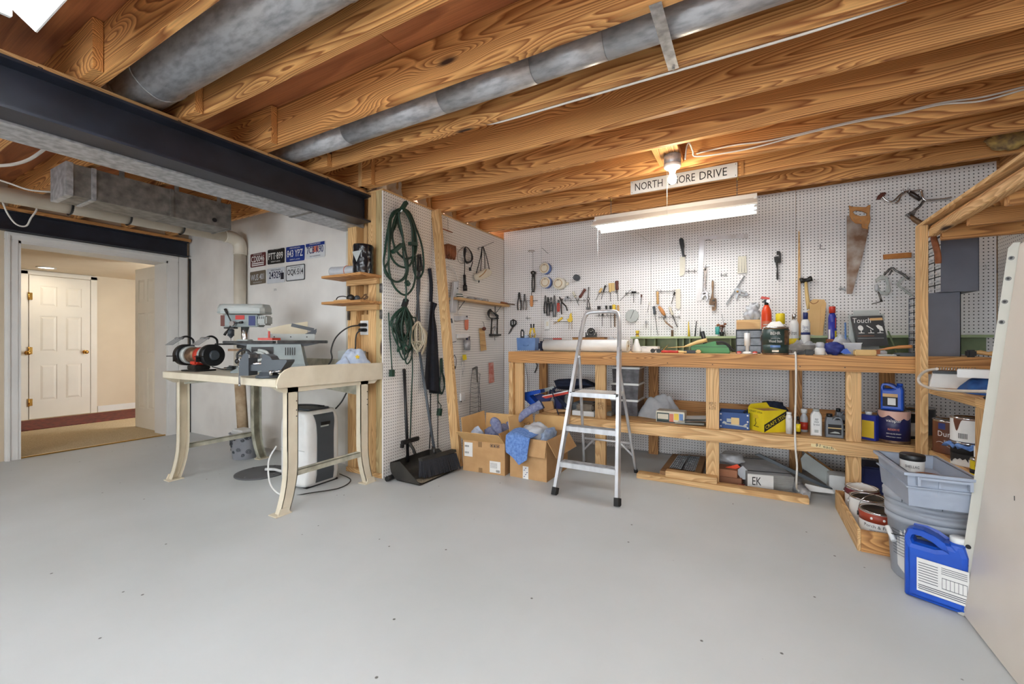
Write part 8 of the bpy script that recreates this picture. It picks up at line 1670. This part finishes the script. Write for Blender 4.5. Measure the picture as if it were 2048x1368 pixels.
g1 = carton('larger cardboard box with flaps up, filled with grey rags, beside the leaning board', -2.163, 2.996, .40, .42, .262, .085, (('f', 52, .15), ('l', 6, .19), ('b', 4, .17), ('r', -35, .10)))
M = fm(g1); ob('address_label', B(M).box((.015, -.0015, .125), (.095, 0, .245)), m_paper, g1); ob('address_label', B(M).box((.26, -.0015, .015), (.36, 0, .11)), m_paper, g1); ob('tape', B(M).box((.15, -.0018, .215), (.185, 0, .26)), m_tape, g1); ob('tape', B(M).box((.155, -.0018, .0), (.19, 0, .04)), m_tape, g1)
b = B(M)
for q in range(3): x = .265 + .03 * q; b.box((x, -.0018, .225), (x + .024, 0, .227)).box((x, -.0018, .25), (x + .024, 0, .252)).box((x, -.0018, .225), (x + .002, 0, .252)).box((x + .022, -.0018, .225), (x + .024, 0, .252)).box((x + .008, -.0018, .23), (x + .016, 0, .245))
ob('handling_marks', b, m_navyc, g1); b = B(M)
for q in range(7): b.box((.02 + .006 * q, -.0022, .205), (.023 + .006 * q, -.0015, .22)).box((.02 + .006 * q, -.0022, .15), (.0225 + .006 * q, -.0015, .165))
for q in range(10): b.box((.32 + .0035 * q, -.0022, .02), (.3218 + .0035 * q, -.0015, .04))
for q in range(5): b.box((.265, -.0022, .055 + .009 * q), (.33, -.0015, .057 + .009 * q))
ob('label_print', b, m_ink, g1)
for q, (dx, dy, rx, ry, h_, sd, m_, lab) in enumerate(((.235, .24, .13, .14, .26, 4.2, m_jean, 'heap of grey blue rags in the larger cardboard box'), (.085, .09, .06, .06, .25, 1.9, m_cloth, 'pale striped cloth at the left in the larger cardboard box'))):
    blob('rag', M @ Vector((dx, dy, h_)), (rx, ry, .10), m_, lab, 'rag', None, sd)
L_ = [k(CF, x, y) for x, y in ((560, 625), (640, 580), (730, 510), (840, 450))]
P = [Yp(*q, yy) for q, yy in zip(L_, (3.18, 3.24, 3.30, 3.36))]
g = th('trouser_leg', 'grey blue trouser leg reaching from the cardboard boxes over to the lower shelf', 'trousers', P[0]); ob('leg', B().tube(cr(P, 6), [.030 + .014 * (i / 18) + .003 * sin(i * 1.9) for i in range(19)], 16, flat=.8), m_jean, g); ob('cuff', B().tube([P[3], P[3] + (P[3] - P[2]).normalized() * .012], .046, 16, flat=.8), m_navyc, g)
g = th('knotted_rag', 'twisted grey rag drooping over the rim between the two cardboard boxes', 'rag', (-1.85, 3.06, .28)); ob('rag', B().tube(cr([Yp(*k(CF, x, y), 3.10) for x, y in ((430, 590), (455, 600), (480, 650), (500, 700), (520, 740))], 6), [.03, .032, .035, .038, .04, .04, .042, .044, .045, .045, .044, .042, .04, .038, .036, .034, .032, .03, .028, .026, .024, .022, .02, .02, .018], 14), m_jean, g)
g2 = carton('smaller cardboard box with hanging flaps and a blue towel over its front', -1.728, 3.052, .332, .44, .327, .0, (('f', 166, .135), ('l', 8, .16), ('r', 148, .15), ('b', 20, .12)))
M = fm(g2); ob('printed_tape', B(M).box((.12, -.0015, .0), (.17, 0, .10)), m_paper, g2); b = B(M)
for q in range(5): b.bar((.128 + .012 * (q % 3), -.002, .015 + .017 * q), (.14 + .012 * (q % 3), -.002, .02 + .017 * q), .005, .001, (0, 1, 0))
ob('tape_print', b, m_navy, g2); text('ZUCCA', fr(M @ Vector((.0075, .25, .39)), pi / 2) @ Matrix.Rotation(radians(0), 4, 'X') @ T(0, -.022, 0), .12, .03, m_ink, g2)
g = th('blue_towel', 'fluffy blue towel draped over the front edge of the smaller cardboard box', 'towel', (-1.62, 3.03, .33))
def tw(u, v):
    x0 = -1.715 + .20 * u; drop = v
    side = [(-1.765, .325), (-1.745, .30), (-1.70, .25), (-1.60, .17)]
    if v < .35: y = 3.13 - .115 * (v / .35); z = .352 + .02 * sin(u * 5) * (1 - v) + .018 * (1 - (v / .35)) + .006
    else: t = (v - .35) / .65; y = 3.012 - .015 - .02 * sin(u * 6 + t * 3) * .6 - .012 * t; z = .355 - t * (.14 + .085 * (1 - abs(u - .62) / .62))
    return Vector((x0 + .03 * (v - .5) * (u - .5) * -2 - .02 * v * (1 - u), y - .012, z))
ob('towel', B().grid(30, 30, tw).grid(30, 30, lambda u, v: tw(u, v) + Vector((0, .008, -.003))), m_towel, g)
blob('plastic_bag', (-1.585, 3.24, .33), (.11, .13, .085), m_clearw, 'clear plastic bag bulging out of the smaller cardboard box', 'bag', None, 1.4)
g = th('folded_jeans', 'folded pale denim with dark seams at the right of the smaller cardboard box', 'clothes', (-1.45, 3.2, .30)); blob('denim', (-1.445, 3.2, .33), (.036, .13, .06), mat('pale_denim', (150, 166, 190), .9, c2=(120, 138, 168), scale=20), parent=g, seed=6)
# ================================================================== SHELF UNIT AT THE RIGHT WALL
g = th('pine_shelving', 'tall homemade pine shelving along the right wall behind the leaning metal panel', 'shelving', (1.25, 2.9, 0)); XF = .93
ob('post', B().box((.893, 3.43, 0), (XF, 3.52, 1.808), .003), m_pine['z'], g)
ob('post', B().box((XF, 2.745, 0), (XF + .038, 2.83, .80), .003), m_pine['z'], g)
ob('post', B().box((XF + .045, 1.95, 0), (XF + .083, 2.04, 1.699), .003), m_pine['z'], g)
ob('front_rail', B().box((XF, 1.6, 1.735), (XF + .04, 3.43, 1.78), .003), m_pine['y'], g)
ob('roof_board', B().box((.905, 1.6, 1.812), (1.56, 3.56, 1.832), .002), m_pine['y'], g)
ob('roof_board', B().box((.94, 1.6, 1.7815), (1.56, 3.5, 1.80), .002), m_oak['y'], g)
for y in (3.40, 3.05, 2.68, 2.3, 1.9): ob('cross_rail', B().box((XF + .041, y - .04, 1.70), (1.56, y, 1.78), .003), m_oak['x'], g)
ob('wall_rail', B().box((1.50, 3.42, 1.68), (1.56, 3.50, 1.78), .003), m_oak['x'], g)
ob('shelf_rail', B().box((XF, 2.83, .80), (XF + .038, 3.43, .845), .003), m_pine['y'], g); ob('shelf_rail', B().box((XF, 1.95, .8005), (XF + .038, 2.829, .845), .003), m_pine['y'], g)
ob('shelf_board', B().box((XF + .039, 1.95, .826), (1.56, 3.46, .8445), .002), m_oak['y'], g)
ob('shelf_rail', B().box((XF, 2.0, .42), (XF + .03, 2.744, .464), .003), m_pine['y'], g); ob('shelf_rail', B().box((XF, 2.831, .42), (XF + .03, 3.42, .464), .003), m_pine['y'], g)
ob('shelf_board', B().box((XF + .031, 2.0, .446), (1.56, 3.50, .464), .002), m_oak['y'], g)
# things on the middle shelf
zm = .845
g = th('desk_calendar', 'spiral bound pad with black binding and white sheets on the right hand shelf', 'pad', (1.0, 3.335, zm), facing(1.0, 3.335) + .05); M = fm(g)
ob('sheets', B(M).prism([(-.09, -.03, 0), (.09, -.03, 0), (.09, -.01, .08), (-.075, -.01, .08)], (0, .10, 0)), m_paper, g); ob('binding', B(M).box((-.075, -.018, .08), (.10, .09, .096)), m_black, g)
b = B(M)
for q in range(15): x = -.065 + .011 * q; b.tube([(x + .002 * sin(a), -.008 + .012 * cos(a), .106 + .013 * sin(a)) for a in [i * pi / 4 for i in range(8)]], .0018, 5, True)
ob('spiral', b, m_chrome, g)
g = th('blue_drop_cloth', 'crumpled dark blue cloth under the white carton on the right hand shelf', 'cloth', (1.02, 3.06, zm + .001)); cloth_heap('cloth', (1.03, 3.075, zm + .001), .075, .14, .095, m_bluec, '', parent=g, seed=2.6, nu=44, nv=22, fold=.6)
p = Xp(1952, 753, 1.02); g = boxy('white_carton', 'plain white carton lying on the blue cloth on the right hand shelf', 'carton', 1.03, 3.06, .925, .17, .11, .042, m_wht, facing(1.03, 3.06))
ob('scrunched_bag', B().sphere((1.17, 3.15, .952), .05, 18, 12, (1.2, 1.4, .5), lambda d: .3 * noise.noise(d * 4)), m_clearw, label='scrunched clear bag behind the white carton on the right hand shelf', cat='bag')
ob('white_tubing', B().tube(cr([Xp(x, y, d) for x, y, d in ((1874, 738, .885), (1855, 741, .88), (1842, 749, .875), (1837, 759, .87), (1843, 769, .87), (1865, 777, .88), (1900, 781, .89), (1940, 782.5, .90), (1975, 783, .905))], 6), .0075, 10), mat('white_tubing', (214, 206, 196), .45), label='loop of white plastic tubing jutting out past the tall pine post', cat='tubing')
g = th('price_label', 'printed white label sheet beside the leaning cream panel', 'label', (.925, 2.62, .79)); P = [Xp(x, y, .925) for x, y in ((1980, 738), (1992, 738), (1992, 792), (1980, 790))]; ob('sheet', B().prism(P, (.004, 0, 0)), m_paper, g)
p = (P[0] + P[1]) / 2 + Vector((-.0012, 0, -.02)); text('HOU', fr(p, -pi / 2), .035, .012, m_ink, g); ob('yellow_patch', B().prism([Xp(x, y, .9235) for x, y in ((1981, 751), (1990, 751), (1990, 757), (1981, 757))], (.001, 0, 0)), m_yelp, g)
ob('black_clip', B().sphere((.94, 2.70, zm + .012), .03, 14, 8, (.8, 1.3, .4)), m_black, label='small black plastic piece at the front edge of the right hand shelf', cat='clip')
# cans on the lower right shelf
zl = .4645
g = can('copper brown paint can with white script standing beside the tall pine post', 1.025, 3.40, zl, .083, .19, m_brown, (), words=(('Duration', .115, .13, .03, m_paper), ('EXTERIOR', .075, .07, .01, m_paper)), rz=facing(1.025, 3.4)); M = fm(g)
ob('crest', B(M).grid(4, 1, lambda u, v: (.0842 * sin(-.75 + .4 * u), -.0842 * cos(-.75 + .4 * u), .14 + .035 * v)), m_navy, g); ob('swirl', B(M).tube([(.0845 * sin(-.9 + q * .09), -.0845 * cos(-.9 + q * .09), .06 + .012 * sin(q * .5) - .001 * q) for q in range(20)], .0012, 4), m_paper, g)
xa, ya = .995, 3.10
g = can('lower of two stacked cans, white with black paint drips, under the blue rag', xa, ya, zl, .066, .122, m_paper, ((.06, .118, m_ink),)); M = fm(g); ob('drips', B(M).grid(40, 3, lambda u, v: (.0672 * sin(u * 6.283), -.0672 * cos(u * 6.283), .062 - v * (.02 + .03 * abs(sin(u * 29) * sin(u * 17))))), m_ink, g)
P = [(xa + .09 * cos(a) * (1 + .12 * sin(5 * a)), ya + .09 * sin(a) * (1 + .12 * cos(4 * a))) for a in [q * pi / 12 for q in range(24)]]
b = B(); b.add([(xa, ya, zl + .1245)] + [(x * .5 + xa * .5, y * .5 + ya * .5, zl + .124) for x, y in P] + [(x, y, zl + .112 - .012 * (i % 3)) for i, (x, y) in enumerate(P)], [(0, 1 + i, 1 + (i + 1) % 24) for i in range(24)] + [(1 + i, 25 + i, 25 + (i + 1) % 24, 1 + (i + 1) % 24) for i in range(24)], True)
b.add([(x, y, zl + .112 - .012 * (i % 3)) for i, (x, y) in enumerate(P)] + [(x * .8 + xa * .2, y * .8 + ya * .2, zl + .098 - .012 * (i % 2)) for i, (x, y) in enumerate(P)], [(i, (i + 1) % 24, 24 + (i + 1) % 24, 24 + i) for i in range(24)], True)
ob('blue_rag', b, m_towel, label='blue rag trapped between the two stacked white cans', cat='rag')
g = can('upper of two stacked cans, white with dark brown paint drips', xa, ya, zl + .126, .068, .125, m_paper, (), lid=m_chrome); M = fm(g)
ob('drips', B(M).grid(26, 3, lambda u, v: (.0686 * sin(-.9 + u * 2.2), -.0686 * cos(-.9 + u * 2.2), .122 - v * (.008 + .06 * max(0, sin(u * 9 + .6)) ** 3))), m_brown, g); b = B(M)
for q in range(9): a = -.55 + q * .06; b.box((.0685 * sin(a) - .0008, -.0695 * cos(a), .018), (.0685 * sin(a) + .0008, -.0685 * cos(a), .045))
ob('barcode', b, m_ink, g)
g = can('little yellow can at the front of the lower right shelf', .965, 2.885, zl, .033, .08, m_yel, ((.01, .03, m_ink),), words=(('wood', .05, .035, .016, m_ink),))
g = lathed('white_tube', 'slim white tube standing against the second pine post', 'tube', .975, 2.94, zl, (('tube', [(0, 0), (.012, 0), (.012, .13), (0, .132)], m_wht),))
for q, (x, y, lab) in enumerate(((1.22, 3.25, 'dark can at the back of the lower right shelf behind the brown can'), (1.25, 3.02, 'dark can at the back of the lower right shelf behind the stacked cans'))): can(lab, x, y, zl, .08, .19, m_dark)
# ================================================================== FLOOR AT THE RIGHT
g = th('drawer_box', 'open pine drawer box holding three paint cans on the floor at the right', 'drawer box', (.66, 3.2, 0)); x0, x1, y0, y1, h_ = .497, .80, 2.86, 3.54, .118; m_pd = m_pine['y']
ob('side', B().box((x0, y0, 0), (x0 + .014, y1, h_), .002), m_pd, g); ob('side', B().box((x1 - .014, y0, 0), (x1, y1, h_), .002), m_pd, g); ob('front', B().box((x0 + .0145, y0 - .0, 0), (x1 - .0145, y0 + .014, h_ - .004), .002), m_oak['x'], g); ob('back', B().box((x0 + .0145, y1 - .014, 0), (x1 - .0145, y1, h_), .002), m_oak['x'], g); ob('bottom', B().box((x0 + .015, y0 + .015, .002), (x1 - .015, y1 - .015, .008)), m_oak['x'], g)
mw_ = m_paper
g = can('white paint can with a maroon top band, farthest in the pine drawer', .612, 3.40, .0085, .084, .19, mw_, ((.145, .18, mat('maroon_label', (110, 40, 48), .5)),), .085, lid=m_wht)
g = can('white paint can with a grimy lid in the middle of the pine drawer', .602, 3.20, .0085, .084, .19, mw_, (), .08, lid=m_dust); M = fm(g); ob('number_print', B(M).grid(4, 1, lambda u, v: (.085 * sin(.1 + .25 * u), -.085 * cos(.1 + .25 * u), .03 + .03 * v)), m_ink, g)
g = can('red banded paint can with a black lid, nearest in the pine drawer', .61, 2.985, .0085, .084, .19, mw_, ((.135, .18, mat('rust_label', (158, 62, 40), .45)),), .0, lid=m_black, words=(('Porch & Floor', .118, .13, .016, m_ink), ('SATIN FINISH 30', .095, .08, .008, m_greyd))); M = fm(g)
for s in (-.35, .25): ob('white_dot', B(M).sphere((.0845 * sin(s), -.0845 * cos(s), .158), .007, 10, 7, (1, .3, 1)), m_wht, g)
ob('handle', B(M).tube(cr([(-.09, 0, .15), (-.07, -.02, .235), (0, .03, .262), (.07, .03, .235), (.09, 0, .15)]), .0018, 6), m_chrome, g); ob('handle_ear', B(M).cyl((-.084, 0, .15), (-.092, 0, .15), .012), m_black, g)
# pail
cx, cy = .742, 2.70; g = th('plastic_pail', 'big grey lidded plastic pail under the blue grey tub', 'pail', (cx, cy, 0), facing(cx, cy)); M = fm(g); r0, r1 = .142, .163
ob('pail', B(M).lathe([(0, .0), (r0 - .004, 0), (r0, .006), (r1 - .004, .30), (r1 + .004, .302), (r1 + .004, .33), (r1, .332), (r1, .345), (r1 + .006, .347), (r1 + .006, .365), (r1, .367), (0, .367)], 48), m_pail, g)
ob('lid', B(M).lathe([(r1 + .004, .368), (r1 + .012, .370), (r1 + .012, .396), (r1 + .004, .405), (r1 - .012, .405), (r1 - .02, .397), (r1 - .05, .397), (r1 - .055, .402), (0, .402)], 48), m_pail, g)
b = B(M)
for q in range(8): a = q * pi / 4 + .2; b.box(((r1 + .011) * sin(a) - .002, -(r1 + .013) * cos(a) - .002, .372), ((r1 + .011) * sin(a) + .002, -(r1 + .013) * cos(a) + .002, .395))
ob('lid_slits', b, m_greyd, g)
ob('rim_rib', B(M).lathe([(r1 - .003, .268), (r1 + .003, .27), (r1 + .003, .296), (r1 - .003, .298)], 48), m_pail, g)
rr = lambda z: r0 + (r1 - .004 - r0) * z / .30 + .0012
ob('paper_label', B(M).grid(12, 8, lambda u, v: (rr(.03 + .2 * v) * sin(-1.08 + .80 * u), -rr(.03 + .2 * v) * cos(-1.08 + .80 * u), .075 + .185 * v - (.05 * (1 - v) * (1 - abs(u - .62) * 1.7)))), m_paper, g)
b = B(M)
for q in range(9): z = .11 + .014 * q; a0 = -1.02; b.grid(6, 1, lambda u, v: ((rr(z) + .0008) * sin(a0 + .62 * u), -(rr(z) + .0008) * cos(a0 + .62 * u), z + .0022 * v))
ob('label_print', b, m_greyd, g)
ob('wire_handle', B(M).tube(cr([(.075, -.135, .30), (.0, -.168, .255), (-.075, -.165, .225), (-.135, -.115, .205)], 6), .0022, 6), m_dark, g)
ob('grip', B(M).cyl((-.150, -.085, .225), (-.125, -.13, .178), .0105, n=12), m_wht, g)
# tub on the pail
g = th('plastic_tub', 'blue grey plastic tub holding a small can, standing on the grey pail', 'tub', (.682, 2.602, .4062), radians(3)); M = fm(g); w_, d_, h_ = .215, .385, .148
ob('tub', tray(B(M), w_, d_, h_, .005, .10), m_tote, g)
b = B(M)
for a, c in (((-w_ / 2 - .014, -d_ / 2 - .014), (w_ / 2 + .014, -d_ / 2 + .006)), ((-w_ / 2 - .014, d_ / 2 - .006), (w_ / 2 + .014, d_ / 2 + .014)), ((-w_ / 2 - .014, -d_ / 2 + .006), (-w_ / 2 + .006, d_ / 2 - .006)), ((w_ / 2 - .006, -d_ / 2 + .006), (w_ / 2 + .014, d_ / 2 - .006))): b.box((*a, h_ - .012), (*c, h_), 0)
ob('rim', b, m_tote, g); b = B(M); b.box((-.075, -d_ / 2 - .024, h_ - .022), (.085, -d_ / 2 - .012, h_ - .013)).box((-.08, -d_ / 2 - .022, h_ - .05), (-.07, -d_ / 2 + .0, h_ - .012)).box((.08, -d_ / 2 - .022, h_ - .05), (.09, -d_ / 2 + .0, h_ - .012)); ob('handle', b, m_tote, g)
ob('rib', B(M).prism([(-.006, -d_ / 2 * .85, .0), (.006, -d_ / 2 * .85, .0), (.006, -d_ / 2 - .002, h_ - .012), (-.006, -d_ / 2 - .002, h_ - .012)], (0, -.004, 0)), m_tote, g)
ob('step_band', B(M).box((-w_ / 2 - .004, -d_ / 2 - .004, h_ - .065), (w_ / 2 + .004, d_ / 2 + .004, h_ - .06)), m_tote, g)
p = M @ Vector((-.02, .04, .0085)); can('small white can with a black lid standing in the blue grey tub', p.x, p.y, p.z, .043, .165, m_paper, (), lid=m_black, name='white_can', words=(('SHELLAC', .12, .05, .012, m_ink), ('primer sealer', .09, .05, .006, m_greyd)))
o = COL.objects['white_can']; ob('black_cap', B(fm(o)).lathe([(.0445, .145), (.0455, .147), (.0455, .168), (.043, .171), (0, .171)], 28), m_black, o)
p = M @ Vector((.0, -.09, .0085)); g = th('tape_ring', 'brown rimmed tin lid lying in the blue grey tub', 'tin lid', p); ob('lid', B(fm(g)).lathe([(.04, 0), (.052, 0), (.052, .11), (.04, .11), (.04, 0)], 26), m_leather, g)
# blue jug
jx, jy = .695, 2.462; g = flatjug('large_blue_jug', 'large bright blue jug with a handle and white cap in front of the grey pail', jx, jy, 0, .20, .09, .30, m_blue, m_wht, radians(-25), 'left', bev=.022); M = fm(g)
ob('front_label', B(M).box((-.055, -.0495, .045), (.10, -.0478, .185)), m_paper, g); b = B(M)
for q in range(8): b.box((-.05, -.0503, .165 - .011 * q), (.01, -.0496, .1675 - .011 * q))
for q in range(4): b.box((.02, -.0503, .17 - .008 * q), (.095, -.0496, .172 - .008 * q))
b.box((.022, -.0503, .085), (.095, -.0496, .087)).box((.022, -.0503, .128), (.095, -.0496, .130))
for q in range(7): b.box((.022 + .012 * q, -.0503, .085), (.0232 + .012 * q, -.0496, .13))
for q in range(3): b.box((-.05, -.0503, .055 + .008 * q), (.095, -.0496, .058 + .008 * q))
ob('label_print', b, m_greyd, g)
# leaning panel
g = th('sheet_metal_top', 'large cream sheet metal panel leaning at the right edge, with bolt holes along its flange', 'panel', (.80, 1.9, 0)); ln = math.atan(.104); M = T(.766, 0, 0) @ Matrix.Rotation(ln, 4, 'Y')
fx = lambda t, z: (-.013 - .023 * t, 2.386 + .02 * t, z)
ob('flange', B(M).prism([fx(1, .02), fx(.6, .0), fx(0, .0), fx(0, 1.50), fx(.6, 1.50), fx(1, 1.48)], (.004, .005, 0)), m_panele, g)
ob('sheet', B(M).box((-.016, 1.35, .0), (.02, 2.386, 1.50), .008), m_panel, g)
for z in (.06, .13, .205, .28, 1.19, 1.27, 1.36, 1.44):
    q = Vector(fx(.55, z)); n_ = Vector((-.61, -.79, 0)); ob('bolt', B(M).cyl(q, q + n_ * .003, .0085, n=14), m_iron if z in (.06, .13) or z > 1 else m_black, g); ob('bolt_hole', B(M).cyl(q + n_ * .0028, q + n_ * .0045, .0045, n=10), m_black, g)
ob('black_mark', B(M).bar((-.0165, 2.16, .57), (-.0165, 2.155, .555), .002, .002), m_ink, g)
